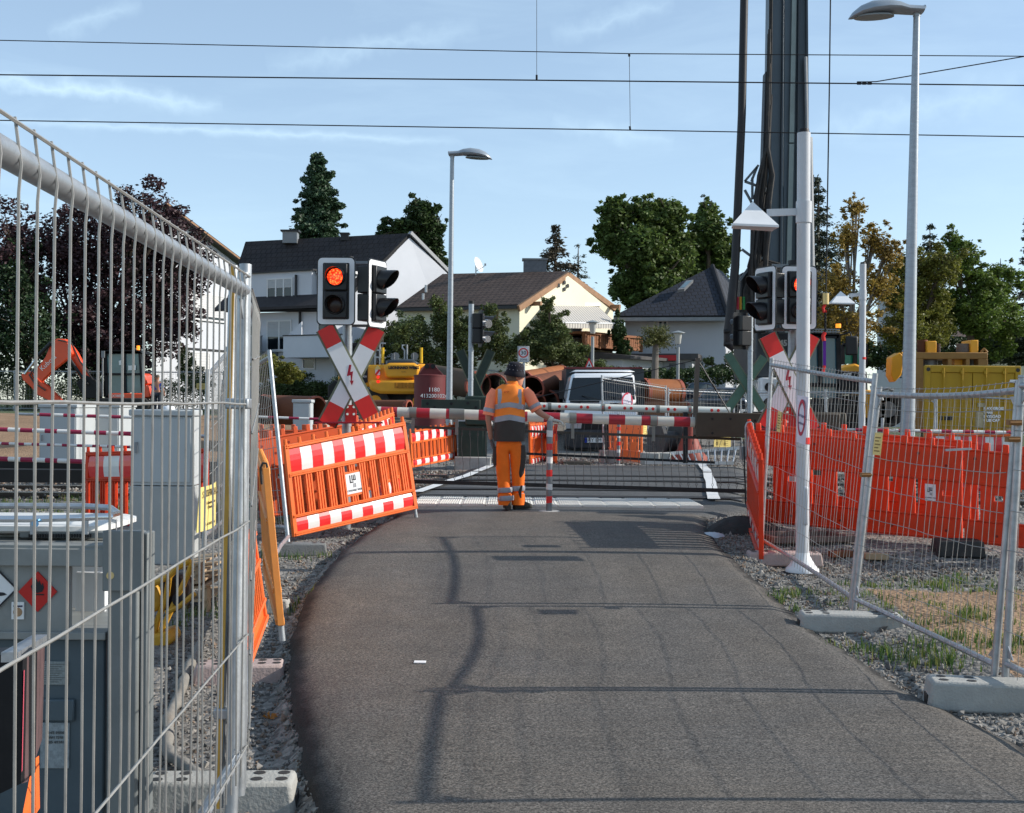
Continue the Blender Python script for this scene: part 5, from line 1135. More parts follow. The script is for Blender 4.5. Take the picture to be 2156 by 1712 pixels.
                 # pipes
def pipe(label, u0, v0, u1, v1, rpx, Y0, Y1, m=None, wall=0.03, group='steel pipes on the works', ring=True, caps=True, inner=None):
 p0, p1 = P(u0, v0, Y0), P(u1, v1, Y1); r = rpx*((Y0+Y1)/2)/F; base = (p0+p1)/2
 t = thing('steel_pipe', label, 'pipe', base, 0, group); a, b = p0-base, p1-base; d = (b-a).normalized(); u = Vector((0, 0, 1)); x = d.cross(u).normalized(); y = x.cross(d); n = 28
 mb = MB(); prof = [(0, r), (1, r), (1, r-wall), (0, r-wall)]
 rings = []
 for (f, q) in prof: rings.append([a.lerp(b, f) + x*(q*math.cos(2*math.pi*k/n)) + y*(q*math.sin(2*math.pi*k/n)) for k in range(n)])
 rings.append(rings[0]); mb.loft(rings, cap=False); mb.obj('shell', m or rust, t)
 if ring:
  for f in (0.0, 1.0):
   mb = MB(); e = a.lerp(b, f); dd = d*(0.12 if f == 0 else -0.12); rr = []
   for (s_, q) in ((0, r+0.012), (1, r+0.012)): rr.append([e - d*(0.004 if f == 0 else -0.004) + dd*s_ + x*(q*math.cos(2*math.pi*k/n)) + y*(q*math.sin(2*math.pi*k/n)) for k in range(n)])
   mb.loft(rr, cap=False); r2 = [[e - d*(0.006 if f == 0 else -0.006) + x*(q*math.cos(2*math.pi*k/n)) + y*(q*math.sin(2*math.pi*k/n)) for k in range(n)] for q in (r+0.012, r-wall-0.01)]
   mb.loft(r2, cap=False)
   mb.obj('end_ring', mat('pink_primer_ring', (0.30, 0.075, 0.045), 0.7, 0, 0.15, 4, dirt=0.4, dirtcol=(0.15, 0.06, 0.03)), t)
  mb = MB()
  for f, sgn in ((0.0, -1), (1.0, 1)):
   e = a.lerp(b, f)
   for k in range(8):
    c = e + (x*math.cos(k*0.785+.3) + y*math.sin(k*0.785+.3))*(r+0.013) - d*sgn*0.07
    o_ = (x*math.cos(k*0.785+.3) + y*math.sin(k*0.785+.3)); mb.cyl(c, c+o_*0.006, 0.025, n=8)
  mb.obj('bolt_hole', mat('hole_dark', (0.03, 0.028, 0.025)), t, kind='stuff')
 return t
pipe('long dark green brown pipe lying beside the maroon drum', 905, 795, 1008, 812, 29, 41, 38.5, m=mat('mossy_pipe', (0.075, 0.05, 0.028), 0.7, 0, 0.2, 2, dirt=0.3, dirtcol=(0.15, 0.06, 0.03)))
pipe('rusty pipe in the row just behind the worker hat, left one', 1040, 815, 1075, 806, 27, 38.5, 42, m=rustdark)
pipe('brown pipe with pink ring right of the worker head', 1118, 820, 1195, 803, 27, 38, 42)
pipe('upper orange pipe on top of the stack left of the truck', 1100, 804, 1180, 790, 22, 40.5, 44, m=rustlite)
pipe('short lower pipe beside the worker shoulder', 1108, 845, 1135, 848, 17, 37.6, 37.0)
pipe('dark pipe lying lowest between the stack and the truck', 1150, 848, 1200, 838, 26, 38.5, 42, m=rustdark)
pipe('long low rusty pipe behind the barrier of the crossing cross', 700, 855, 862, 857, 14, 39, 37.8, m=rust)
pipe('brown pipe end behind the big barrier counterweight', 1025, 856, 1060, 850, 17, 38, 42, m=rustdark)
pipe('thick bright rusty pipe on top of the stack right of the truck', 1352, 824, 1428, 826, 27, 38, 38.6, m=rustlite)
pipe('second bright rusty pipe low in the stack right of the truck', 1346, 868, 1446, 868, 22, 37, 37.6, m=rustlite)
pipe('large rusty pipe section behind the leaning fence panel', 556, 862, 668, 866, 31, 34, 33, m=rust)
pipe('black ribbed pipe end behind the leaning fence mesh', 548, 862, 558, 862, 28, 33, 35.5, m=black, ring=False)
def conc_pipe():
 Y = 34; t = newt('concrete_channel', 'pale concrete culvert element behind the grey cabinet near the cross', 'culvert', 650, Y); mb = MB(T0(t));
 pp(mb, [(603, 845), (692, 843), (692, 862), (603, 864)], Y, 1.2); pp(mb, [(615, 864), (690, 862), (686, 905), (622, 905)], Y+0.2, 0.8); mb.obj('body', mat('pale_concrete', (0.42, 0.39, 0.33), 0.9, 0, 0.1, 4, 0.4, 50, dirt=0.3), t, bev=0.03)
conc_pipe()
def maroon_drum():
 Y = 36.0; q0, q1 = P(869, 850, Y), P(936, 850, Y); cx = (q0.x+q1.x)/2; r = (q1.x-q0.x)/2; top = P(902, 789, Y).z; bot = P(902, 905, Y).z
 t = thing('steel_drum', 'maroon steel casing drum with white painted number and top lug', 'drum', (cx, Y+r, bot)); h = top-bot
 mb = MB(); mb.lathe([(r, 0), (r, h-0.05), (r*1.02, h-0.05), (r*1.02, h), (r*0.5, h+0.02), (0.001, h+0.02)], 32); mb.obj('shell', maroon, t)
 mb = MB(); mb.prism([(-0.32, 0.05-r*0.4, h), (0.40, 0.05-r*0.4, h), (0.22, 0.05-r*0.4, h+0.18), (0.1, 0.05-r*0.4, h+0.33), (-0.1, 0.05-r*0.4, h+0.33), (-0.2, 0.05-r*0.4, h+0.16)], (0, 0.25, 0)); lg = mb.obj('lug', maroon, t)
 mb = MB()
 for x in (-0.08, 0.1): mb.cyl((x, -r*0.45, h+0.25), (x, -r*0.4+0.06, h+0.25), 0.07, n=12)
 mb.obj('lug_bolt', steelblack, lg)
 for s, v, sz in (('1180', 821, 8.5), ('4132001024', 834, 8.0)):
  p = P(914, v, Y) - Vector(t.location); text(s, sz*Y/F/0.7, printwhite, t, frameM((p.x, -r*0.985-0.05, p.z), (1, 0.15, 0), (0, 0, 1)), extrude=0.03)
maroon_drum()
                 # white flatbed truck seen from the front
def truck():
 Y = 33.5; t = newt('truck', 'white crew cab tipper truck facing the crossing', 'truck', 1270, Y, z=0.2); I = T0(t)
 def M_(): return MB(I)
 def prof(y, ul, ur, v0, v1):  # ring
  return [P(ul, v0, y), P(ur, v0, y), P(ur, v1, y), P(ul, v1, y)]
 mb = M_()
 A = [P(1204, 786, Y+0.9), P(1336, 785, Y+0.9), P(1341, 852, Y+0.15), P(1190, 853, Y+0.15)]
 Bk = [p + Vector((0, 2.2, 0)) for p in A]
 mb.hexa([A[3], A[2], Bk[2], Bk[3], A[0], A[1], Bk[1], Bk[0]]);
 mb.hexa([P(1187, 886, Y), P(1344, 886, Y), P(1344, 886, Y)+Vector((0, 3, 0)), P(1187, 886, Y)+Vector((0, 3, 0)), P(1190, 853, Y+0.15), P(1341, 852, Y+0.15), P(1341, 852, Y+0.15)+Vector((0, 2.5, 0)), P(1190, 853, Y+0.15)+Vector((0, 2.5, 0))])
 body = mb.obj('cab', mat('white_car_paint', (0.74, 0.76, 0.78), 0.2, 0, 0.02, 3, dirt=0.06, dirtcol=(0.5, 0.48, 0.45), coat=0.6), t, bev=0.10)
 mb = M_(); mb.prism([P(1202, 783, Y+1.1), P(1212, 779, Y+1.2), P(1326, 779, Y+1.2), P(1338, 783, Y+1.1)], (0, 1.8, 0)); mb.obj('roof', MATS['white_car_paint'], t, bev=0.03)
 n = Vector((0, -0.95, 0.25))*0.012
 mb = M_(); W_ = [P(1206, 796, Y+0.77), P(1332, 795, Y+0.77), P(1337, 842, Y+0.24), P(1197, 843, Y+0.24)]; mb.prism([p+n*2.5 for p in reversed(W_)], -n*2); mb.obj('windscreen', glass, t)
 mb = M_(); mb.bar(P(1200, 846, Y+0.12), P(1262, 846, Y+0.12), 0.03, 0.05); mb.bar(P(1262, 842, Y+0.1), P(1225, 833, Y+0.30), 0.02, 0.02); mb.bar(P(1320, 843, Y+0.1), P(1280, 834, Y+0.30), 0.02, 0.02); mb.obj('wiper', black, t)
 for u0, u1 in ((1202, 1222), (1284, 1312)):
  mb = M_(); pp(mb, [(u0, 849), (u1, 848), (u1+2, 853), (u0, 853)], Y+0.06, 0.05); mb.obj('air_vent', black, t)
 mb = M_(); pp(mb, [(1197, 884), (1336, 884), (1340, 905), (1192, 905)], Y-0.06, 0.1); gr_ = mb.obj('grille', black, t)
 mb = M_()
 for k in range(4): pp(mb, [(1230, 887+k*4.3), (1310, 887+k*4.3), (1310, 889+k*4.3), (1230, 889+k*4.3)], Y-0.08, 0.03)
 mb.obj('grille_bar', steelblack, gr_, kind='stuff')
 mb = M_(); pp(mb, [(1188, 905), (1346, 905), (1344, 942), (1330, 946), (1204, 946), (1190, 940)], Y-0.12, 0.5); bump_ = mb.obj('bumper', mat('bumper_black', (0.03, 0.03, 0.033), 0.5, 0, 0.1, 5, dirt=0.3, dirtcol=(0.1, 0.09, 0.08)), t, bev=0.05)
 for u0, u1 in ((1190, 1226), (1306, 1342)):
  mb = M_(); pp(mb, [(u0, 886), (u1, 886), (u1-2, 903), (u0+2, 903)], Y-0.09, 0.08); mb.obj('headlight', mat('headlight_glass', (0.45, 0.48, 0.5), 0.08, 0.3, 0.1, 5), t, bev=0.02)
 mb = M_(); pp(mb, [(1231, 922), (1273, 922), (1273, 932), (1231, 932)], Y-0.16, 0.03); pl = mb.obj('number_plate', printwhite, t)
 mb = M_(); pp(mb, [(1231, 922), (1236, 922), (1236, 932), (1231, 932)], Y-0.165, 0.02); mb.obj('country_band', mat('plate_blue', (0.01, 0.04, 0.35), 0.5, 0, 0, 2), pl)
 ptext('MAY LM 13', 1254.5, 927, Y-0.17, 7.2, printblack, pl)
 for u in (1197, 1336):
  mb = M_(); c = P(u, 948, Y+0.8); mb.cyl(c+Vector((-0.12, 0, 0)), c+Vector((0.12, 0, 0)), 0.36, n=24); mb.obj('wheel', rubber, t, bev=0.03)
 mb = M_(); mb.tube([P(1343, 846, Y+0.5), P(1352, 830, Y+0.5)], 0.02, 6); mb.cbox(P(1352, 820, Y+0.5), (0.12, 0.12, 0.5)); mb.obj('mirror', black, t)
 mb = M_(); mb.tube([P(1190, 846, Y+0.5), P(1183, 830, Y+0.5)], 0.02, 6); mb.cbox(P(1182, 820, Y+0.5), (0.12, 0.12, 0.5)); mb.obj('mirror', black, t)
 mb = M_(); pp(mb, [(1192, 776), (1350, 776), (1356, 779), (1356, 870), (1346, 890), (1190, 890)], Y+3.0, 3.2); mb.obj('tipper_body', machgrey, t)
 mb = M_(); pp(mb, [(1188, 773), (1352, 773), (1352, 776.5), (1188, 777)], Y+2.9, 0.15); mb.obj('headboard_rail', maroon, t)
 mb = M_(); pp(mb, [(1252, 812), (1282, 812), (1282, 828), (1252, 828)], Y+1.6, 0.05); mb.obj('seat_mesh', mat('interior_tan', (0.12, 0.08, 0.06), 0.8, 0, 0.2, 10), t)
truck()
                 # parked cars behind the right fences
def car(label, u0, u1, vr, vb, Y, m, hatch=True):
 t = newt('parked_car', label, 'car', (u0+u1)/2, Y, 'cars parked behind the works'); I = T0(t); w = u1-u0; h = vb-vr
 fx = lambda a: u0+w*a; fy = lambda b: vr+h*b
 mb = MB(I); pp(mb, [(fx(0), fy(.62)), (fx(.06), fy(.50)), (fx(.26), fy(.42)), (fx(.97), fy(.40)), (fx(1), fy(.60)), (fx(.99), fy(.82)), (fx(.02), fy(.84))], Y, 1.75); mb.obj('body', m, t, bev=0.08)
 mb = MB(I); pp(mb, [(fx(.24), fy(.43)), (fx(.38), fy(.05)), (fx(.50), fy(0)), (fx(.82), fy(.02)), (fx(.92), fy(.14)), (fx(.97), fy(.42))], Y+0.15, 1.4); mb.obj('roof', m, t, bev=0.06)
 for a in (((.29, .41), (.40, .10), (.55, .09), (.55, .41)), ((.575, .41), (.575, .09), (.76, .10), (.78, .41)), ((.80, .41), (.78, .12), (.86, .18), (.93, .41))):
  mb = MB(I); pp(mb, [(fx(x), fy(y)) for x, y in a], Y+0.12, 0.04); mb.obj('side_window', mat('pale_car_glass', (0.10, 0.15, 0.18), 0.06, 0, 0.2, 2, spec=0.9), t)
 for a in (.20, .80):
  mb = MB(I); c = P(fx(a), fy(.84), Y-0.02); r = 0.16*h*Y/F*1.15; mb.cyl(c, c+Vector((0, .22, 0)), r, n=20); wl = mb.obj('wheel', rubber, t)
  mb = MB(I); mb.cyl(c+Vector((0, -.01, 0)), c+Vector((0, .05, 0)), r*.6, n=14); mb.obj('rim', chrome, wl)
 mb = MB(I); pp(mb, [(fx(.02), fy(.56)), (fx(.09), fy(.52)), (fx(.10), fy(.60)), (fx(.02), fy(.64))], Y-0.02, 0.1); mb.obj('headlight', MATS['headlight_glass'], t)
silver = mat('silver_grey_car_paint', (0.12, 0.13, 0.15), 0.18, 0.6, 0.05, 3, coat=0.8); darkcar = mat('dark_blue_car_paint', (0.015, 0.022, 0.04), 0.15, 0.4, 0.05, 3, coat=0.8)
car('dark grey estate car parked behind the mesh fence right of the rusty pipes', 1436, 1575, 815, 872, 39, silver); car('dark blue car parked behind the dark grey estate car', 1420, 1510, 805, 850, 45, darkcar)
car('dark car roof showing above the pipes near the speed limit sign', 1103, 1150, 784, 815, 47, darkcar); car('grey car parked left of the white drum bag', 1700, 1800, 838, 885, 43, silver)
                 # drilling rig
def rig():
 Y = 33.0; t = newt('drilling_rig', 'tall dark blue grey drilling rig mast with hoses and black side tube', 'drilling rig', 1640, Y, z=0.0); I = T0(t)
 def M_(): return MB(I)
 mb = M_(); pp(mb, [(1626, -160), (1652, -160), (1648, 700), (1614, 700)], Y, 0.75); pp(mb, [(1652, -160), (1700, -160), (1702, 700), (1648, 700)], Y+0.05, 0.7); mb.obj('mast', mastgrey, t, bev=0.02)
 mb = M_(); pp(mb, [(1671, -160), (1680, -160), (1672, 300), (1662, 300)], Y-0.06, 0.06); pp(mb, [(1662, 303), (1672, 303), (1663, 700), (1653, 700)], Y-0.06, 0.06); mb.obj('guide_strip', mastlite, t)
 mb = M_()
 pp(mb, [(1650, -160), (1652, -160), (1642, 700), (1640, 700)], Y-0.10, 0.1); pp(mb, [(1626, -160), (1629, -160), (1619, 700), (1616, 700)], Y-0.10, 0.1)
 pp(mb, [(1696, -160), (1700, -160), (1706, 700), (1702, 700)], Y-0.08, 0.1); pp(mb, [(1683, -160), (1687, -160), (1679, 700), (1675, 700)], Y-0.12, 0.12); mb.obj('guide_rail', machgrey, t)
 mb = M_(); mb.tube([P(1570, -160, Y-0.6), P(1562, 240, Y-0.6), P(1548, 560, Y-0.6), P(1535, 700, Y-0.6), P(1534, 724, Y-0.6), P(1546, 732, Y-0.6)], [0.105, 0.105, 0.11, 0.14, 0.13, 0.12], 14); mb.obj('kelly_hose_tube', mat('black_tube', (0.018, 0.017, 0.020), 0.5, 0, 0.2, 5), t)
 for v in (698, 725): mb = M_(); mb.cyl(P(1524, v, Y-0.7), P(1536, v, Y-0.7), 0.06, n=10); mb.obj('coupling_knob', steelblack, t)
 rng = random.Random(4)
 for i in range(26):     # hydraulic hoses, each its own part
  u = 1588+rng.uniform(0, 34); uu = 1617+rng.uniform(-3, 3); yy = Y-0.25-rng.random()*0.5; mb = M_()
  v1 = rng.uniform(540, 640)
  mb.tube([P(uu+4, rng.uniform(60, 240), yy+0.15), P(uu-1, 310, yy), P(u+8, 370, yy), P(u, 430+rng.uniform(-20, 20), yy), P(u-2+rng.uniform(-4, 4), 480, yy-0.1), P(u-5, 530, yy), P(u-9+rng.uniform(-5, 5), v1, yy), P(u-4, v1+60, yy+0.1)], 0.036, 6); mb.obj('hydraulic_hose', rubber, t)
 mb = M_(); pp(mb, [(1612, 150), (1626, 150), (1617, 700), (1590, 700), (1592, 420), (1606, 340)], Y+0.2, 0.4); mb.obj('hose_tray', steelblack, t, bev=0.03)
 mb = M_(); pp(mb, [(1560, 575), (1606, 560), (1610, 690), (1556, 700)], Y+0.1, 0.6); mb.obj('valve_housing', steelblack, t, bev=0.05)
 for i in range(7):
  mb = M_(); k = i*5
  mb.tube([P(1642, 556+k*.6, Y-0.3), P(1612, 548+k, Y-0.35), P(1585, 566+k, Y-0.45), P(1568+k*.4, 610, Y-0.5), P(1562+k*.5, 680, Y-0.4)], 0.032, 6); mb.obj('hydraulic_hose', rubber, t)
 for i in range(6):
  mb = M_(); u = 1622 + i*0.9; mb.tube([P(1622+i, -160, Y-0.2), P(1620+i*0.8, 100+i*7, Y-0.26-0.03*i), P(1619, 330, Y-0.2)], 0.02, 5); mb.obj('cable', rubber, t)
 br = mat('bracket_grey', (0.17, 0.20, 0.22), 0.5, 0.2, 0.1, 4)
 for k, (a, b) in enumerate((((1597, 348), (1568, 382)), ((1594, 352), (1582, 382)), ((1568, 382), (1612, 398)), ((1584, 374), (1584, 420)), ((1568, 400), (1590, 440)), ((1590, 440), (1618, 438)), ((1600, 384), (1618, 410)), ((1583, 480), (1580, 610)), ((1580, 545), (1616, 543)), ((1562, 525), (1582, 540)), ((1582, 556), (1558, 590)), ((1560, 640), (1598, 640)))):
  mb = M_(); mb.bar(P(*a, Y-0.3), P(*b, Y-0.3), 0.06, 0.06); mb.obj('bracket', br, t)
 mb = M_(); pp(mb, [(1605, 396), (1622, 395), (1622, 404), (1605, 405)], Y-0.4, 0.1); mb.obj('valve_block', printwhite, t)
 for u, c in ((1553, (0.4, 0.02, 0.04)), (1559, (0.5, 0.25, 0.02)), (1566, (0.02, 0.22, 0.06))):
  mb = M_(); mb.cyl(P(u, 625, Y-0.5), P(u, 652, Y-0.5), 0.035, n=8); mb.obj('hose_sleeve', mat('sleeve_%d' % u, c, 0.5, 0, 0.05, 4), t)
 mb = M_(); mb.cyl(P(1696, 120, Y-0.1), P(1704, 560, Y-0.1), 0.05, n=8); mb.cyl(P(1703, 290, Y-0.1), P(1709, 640, Y-0.1), 0.10, n=10); mb.obj('side_cylinder', zinc, t)
 mb = M_(); pp(mb, [(1700, 365), (1714, 368), (1714, 400), (1700, 402)], Y-0.1, 0.15); pp(mb, [(1705, 585), (1722, 590), (1720, 640), (1706, 640)], Y, 0.3); mb.obj('bracket', br, t)
 mb = M_(); pp(mb, [(1592, 684), (1702, 684), (1704, 712), (1704, 795), (1592, 795)], Y+1.2, 3.5); hb = mb.obj('upper_carriage', machgrey, t, bev=0.05)
 ptext('F45', 1645, 723, Y+1.18, 12, mat('print_silver', (0.55, 0.57, 0.58), 0.5, 0, 0, 3), hb, bold=0.01)
 mb = M_(); pp(mb, [(1602, 795), (1646, 795), (1646, 868), (1602, 868)], Y+0.9, 0.5); cap = mb.obj('white_panel', whitepaint, t, bev=0.05)
 mb = M_(); pp(mb, pcircle(1620, 815, 10), Y+0.88, 0.02); pp(mb, pcircle(1620, 850, 13), Y+0.88, 0.02); mb.obj('opening', steelblack, cap)
 mb = M_(); pp(mb, [(1650, 795), (1700, 795), (1700, 880), (1600, 880), (1600, 868), (1650, 868)], Y+1.3, 2.5); mb.obj('lower_frame', steelblack, t)
 mb = M_()
 for a, b in (((1700, 706), (1700, 868)), ((1765, 708), (1767, 840)), ((1700, 706), (1765, 708)), ((1700, 810), (1766, 812)), ((1726, 706), (1727, 810))): mb.bar(P(*a, Y), P(*b, Y), 0.10, 0.10)
 pp(mb, [(1696, 700), (1768, 702), (1768, 708), (1696, 708)], Y-0.05, 1.9); pp(mb, [(1700, 840), (1767, 840), (1768, 868), (1700, 868)], Y, 1.8); cb = mb.obj('cab_frame', steelblack, t)
 mb = M_(); pp(mb, [(1702, 708), (1764, 710), (1764, 838), (1702, 838)], Y+0.06, 0.04); mb.obj('cab_glass', mat('blue_cab_glass', (0.03, 0.10, 0.14), 0.08, 0, 0.2, 1, spec=0.8), t)
 mb = M_();
 for k in range(11): mb.bar(P(1700+k*6, 694, Y+0.1), P(1700+k*6, 702, Y+0.1), 0.02, 0.02);
 for v in (693, 698): mb.bar(P(1696, v, Y+0.1), P(1768, v+1, Y+0.1), 0.03, 0.03); mb.bar(P(1696, v, Y+1.5), P(1768, v+1, Y+1.5), 0.03, 0.03)
 mb.obj('roof_guard', zinc, t)
 mb = M_(); mb.cyl(P(1765, 690, Y+0.2), P(1765, 682, Y+0.2), 0.07, n=10); mb.obj('beacon', lampamber, t)
 mb = M_(); mb.tube([P(1768, 706, Y-0.1), P(1790, 700, Y-0.2), P(1794, 712, Y-0.3)], 0.025, 6); mb.cbox(P(1793, 728, Y-0.3), (0.32, 0.1, 0.5)); mb.obj('mirror', black, t, bev=0.04)
 mb = M_(); pp(mb, [(1560, 880), (1720, 880), (1726, 905), (1716, 918), (1566, 918), (1556, 905)], Y+0.2, 0.8); pp(mb, [(1560, 880), (1720, 880), (1726, 905), (1716, 918), (1566, 918), (1556, 905)], Y+3, 0.8); mb.obj('crawler_track', rubber, t, bev=0.05)
rig()
def hoist():
 Y = 32.0; t = newt('crane_hook', 'hanging hoist rope with brass swivel, red hook and purple sling', 'hoist', 1740, Y, z=3.0); I = T0(t)
 mb = MB(I); mb.tube([P(1751, -200, Y), P(1746, 200, Y), P(1739, 610, Y)], 0.018, 6); mb.obj('rope', steelblack, t)
 mb = MB(I); mb.cyl(P(1738, 618, Y), P(1738, 641, Y), 0.09, n=14); mb.obj('swivel', mat('brass', (0.55, 0.40, 0.18), 0.35, 0.7, 0.1, 4), t)
 mb = MB(I); mb.tube([P(1738, 641, Y), P(1733, 648, Y), P(1735, 657, Y), P(1740, 655, Y)], 0.04, 8); mb.tube([P(1737, 700, Y), P(1733, 708, Y), P(1735, 718, Y)], 0.05, 8); mb.tube([P(1736, 770, Y), P(1733, 780, Y), P(1735, 792, Y)], 0.04, 8); mb.obj('hook', signred, t)
 mb = MB(I)
 for k in range(11): mb.tube([P(1737+(1.6 if k % 2 else 0), 657+k*4, Y), P(1738-(1.6 if k % 2 else 0), 662+k*4, Y)], 0.025, 6)
 mb.obj('chain', steelblack, t)
 mb = MB(I); mb.bar(P(1736, 718, Y), P(1736, 772, Y), 0.07, 0.03); mb.obj('sling', mat('purple_webbing', (0.14, 0.02, 0.28), 0.7, 0, 0.1, 6), t)
hoist()
                 # second yellow excavator beside the rig
def cat_digger():
 Y = 39.0; t = newt('excavator', 'yellow excavator rear with black engine grille beside the rig cab', 'excavator', 1790, Y, z=0.1); I = T0(t)
 def M_(): return MB(I)
 mb = M_(); pp(mb, [(1772, 775), (1800, 765), (1822, 774), (1824, 795), (1772, 795)], Y, 1.8); mb.obj('engine_hood', machyellow, t, bev=0.06)
 mb = M_(); pp(mb, [(1768, 782), (1826, 782), (1828, 830), (1768, 832)], Y-0.2, 0.5); g = mb.obj('rear_grille', steelblack, t, bev=0.04); ptext('CAT', 1783, 790, Y-0.23, 6.5, printwhite, g, bold=0.01)
 mb = M_(); pp(mb, [(1818, 820), (1838, 822), (1846, 842), (1842, 880), (1820, 880)], Y-0.3, 1.5); mb.obj('rear_fender', machyellow, t, bev=0.06)
 mb = M_(); pp(mb, [(1768, 832), (1820, 832), (1820, 905), (1768, 905)], Y, 1.4); mb.obj('chassis', steelblack, t)
 mb = M_(); pp(mb, [(1774, 728), (1822, 728), (1822, 766), (1774, 766)], Y+1.2, 0.08); mb.obj('cab_glass', mat('green_cab_glass', (0.02, 0.25, 0.18), 0.12, 0, 0.2, 1), t)
 mb = M_();
 for a, b in (((1774, 726), (1774, 768)), ((1822, 726), (1822, 768)), ((1774, 726), (1822, 726)), ((1800, 726), (1800, 768))): mb.bar(P(*a, Y+1.1), P(*b, Y+1.1), 0.12, 0.12)
 mb.obj('cab_frame', steelblack, t)
 mb = M_(); pp(mb, [(1878, 752), (1895, 742), (1905, 752), (1898, 790), (1884, 805), (1876, 790)], Y+0.6, 0.6); mb.obj('stick', machyellow, t, bev=0.03)
 mb = M_(); mb.cyl(P(1900, 742, Y+0.5), P(1925, 736, Y+0.5), 0.06, n=8); mb.obj('hydraulic_cylinder', chrome, t)
 for u in (1848, 1870):
  mb = M_(); c = P(u, 862, Y); mb.cyl(c, c+Vector((0, 0.6, 0)), 0.55, n=26); w_ = mb.obj('wheel', rubber, t, bev=0.04); mb = M_(); mb.cyl(c-Vector((0, .02, 0)), c+Vector((0, .1, 0)), 0.25, n=16); mb.obj('rim', zinc, w_)
 mb = M_(); mb.tube([P(1858, 843, Y-0.4), P(1852, 822, Y-0.4), P(1868, 818, Y-0.4), P(1880, 822, Y-0.4)], 0.05, 8); mb.obj('exhaust_pipe', galv, t)
cat_digger()
                 # yellow container with door end to the camera
def container():
 Y = 31.0; u0, u1 = 1947, 2149; q0, q1 = P(u0, 770, Y), P(u1, 775, Y); zt = q0.z; t = thing('container', 'yellow steel container with door bars and weight lettering at far right', 'container', (q0.x, Y, 0.0)); I = T0(t)
 cy = mat('container_yellow', (0.40, 0.235, 0.008), 0.55, 0, 0.07, 2, dirt=0.35, dirtcol=(0.20, 0.12, 0.03)); w = q1.x-q0.x; h = zt
 mb = MB(); sh = 0.88; mb.hexa([(0, 0.06, 0.1), (w, 0.06, 0.1), (w+sh, 2.4, 0.1), (sh, 2.4, 0.1), (0, 0.06, h-0.02), (w, 0.06, h-0.02), (w+sh, 2.4, h-0.02), (sh, 2.4, h-0.02)]); mb.obj('body', cy, t)
 mb = MB()
 for (a, b) in (((0, -0.03, 0), (0.14, 0.10, h)), ((w-0.14, -0.03, 0), (w, 0.10, h)), ((0.14, -0.03, h-0.16), (w-0.14, 0.10, h)), ((0.14, -0.03, 0), (w-0.14, 0.10, 0.18))): mb.box(a, b)
 mb.obj('door_frame', cy, t, bev=0.01)
 mb = MB(); mb.prism([(0, 0, h), (w, 0, h), (w+sh, 2.4, h), (sh, 2.4, h)], (0, 0, 0.02)); mb.obj('roof', mat('dirty_yellow_roof', (0.42, 0.33, 0.12), 0.7, 0, 0.2, 3), t)
 for s, e in ((0.15, w/2-0.01), (w/2+0.01, w-0.15)):
  mb = MB(); mb.box((s, 0.0, 0.19), (e, 0.05, h-0.17)); n = 4
  for k in range(n): a = s+(e-s)*(k+0.5)/n;
  mb.box((s, -0.012, 0.19+(h-.36)*0.33), (e, 0.0, 0.19+(h-.36)*0.36)); mb.box((s, -0.012, 0.19+(h-.36)*0.66), (e, 0.0, 0.19+(h-.36)*0.69)); d = mb.obj('door', cy, t)
  for f in (0.30, 0.75):
   a = s+(e-s)*f; mb = MB(); mb.cyl((a, -0.05, 0.1), (a, -0.05, h-0.05), 0.017, n=8)
   for z in (0.2, h*0.35, h*0.7, h-0.15): mb.box((a-0.05, -0.06, z-0.04), (a+0.05, -0.01, z+0.04))
   mb.cbox((a+0.12, -0.07, h*0.42), (0.3, 0.02, 0.035)); mb.obj('locking_bar', cy, d)
 mb = MB();
 for x in (0.08, w-0.08): mb.cyl((x, -0.032, h-0.09), (x, -0.034, h-0.09), 0.05, n=12)
 mb.obj('corner_hole', MATS['hole_dark'], t)
 mb = MB(); mb.box((0.38, -0.03, h*0.47), (0.68, -0.015, h*0.51)); mb.box((1.45, -0.03, h*0.49), (1.65, -0.015, h*0.54)); mb.obj('dark_label', steelblack, t)
 mb = MB(); mb.box((1.27, -0.03, h*0.40), (1.53, -0.016, h*0.56)); mb.box((1.30, -0.03, h*0.60), (1.48, -0.016, h*0.64)); mb.obj('faded_sticker', mat('faded_sticker', (0.40, 0.33, 0.2), 0.7, 0, 0.3, 20), t)
 mb = MB(); mb.box((2.7*w/3.05, -0.03, h*0.84), (2.9*w/3.05, -0.016, h*0.87)); mb.obj('white_label', printwhite, t)
 for s, v in (('MAX GROSS', 860.5), ('TARE', 868.5), ('PAYLOAD', 877), ('CUB CAP', 885.5)): ptext(s, 2071, v, Y-0.04, 5.6, printwhite, t, align='LEFT', bold=0.006)
 for k in range(7):
  mb = MB(); mb.box((w*0.85, -0.03, h*0.35+k*0.075-0.3), (w*0.93, -0.02, h*0.35+k*0.075-0.255)); mb.obj('small_print', mat('worn_print', (0.42, 0.30, 0.18), 0.7, 0, 0.3, 30), t)
 ptext('338677 0', 2118, 821.5, Y-0.04, 4.5, printwhite, t)
container()
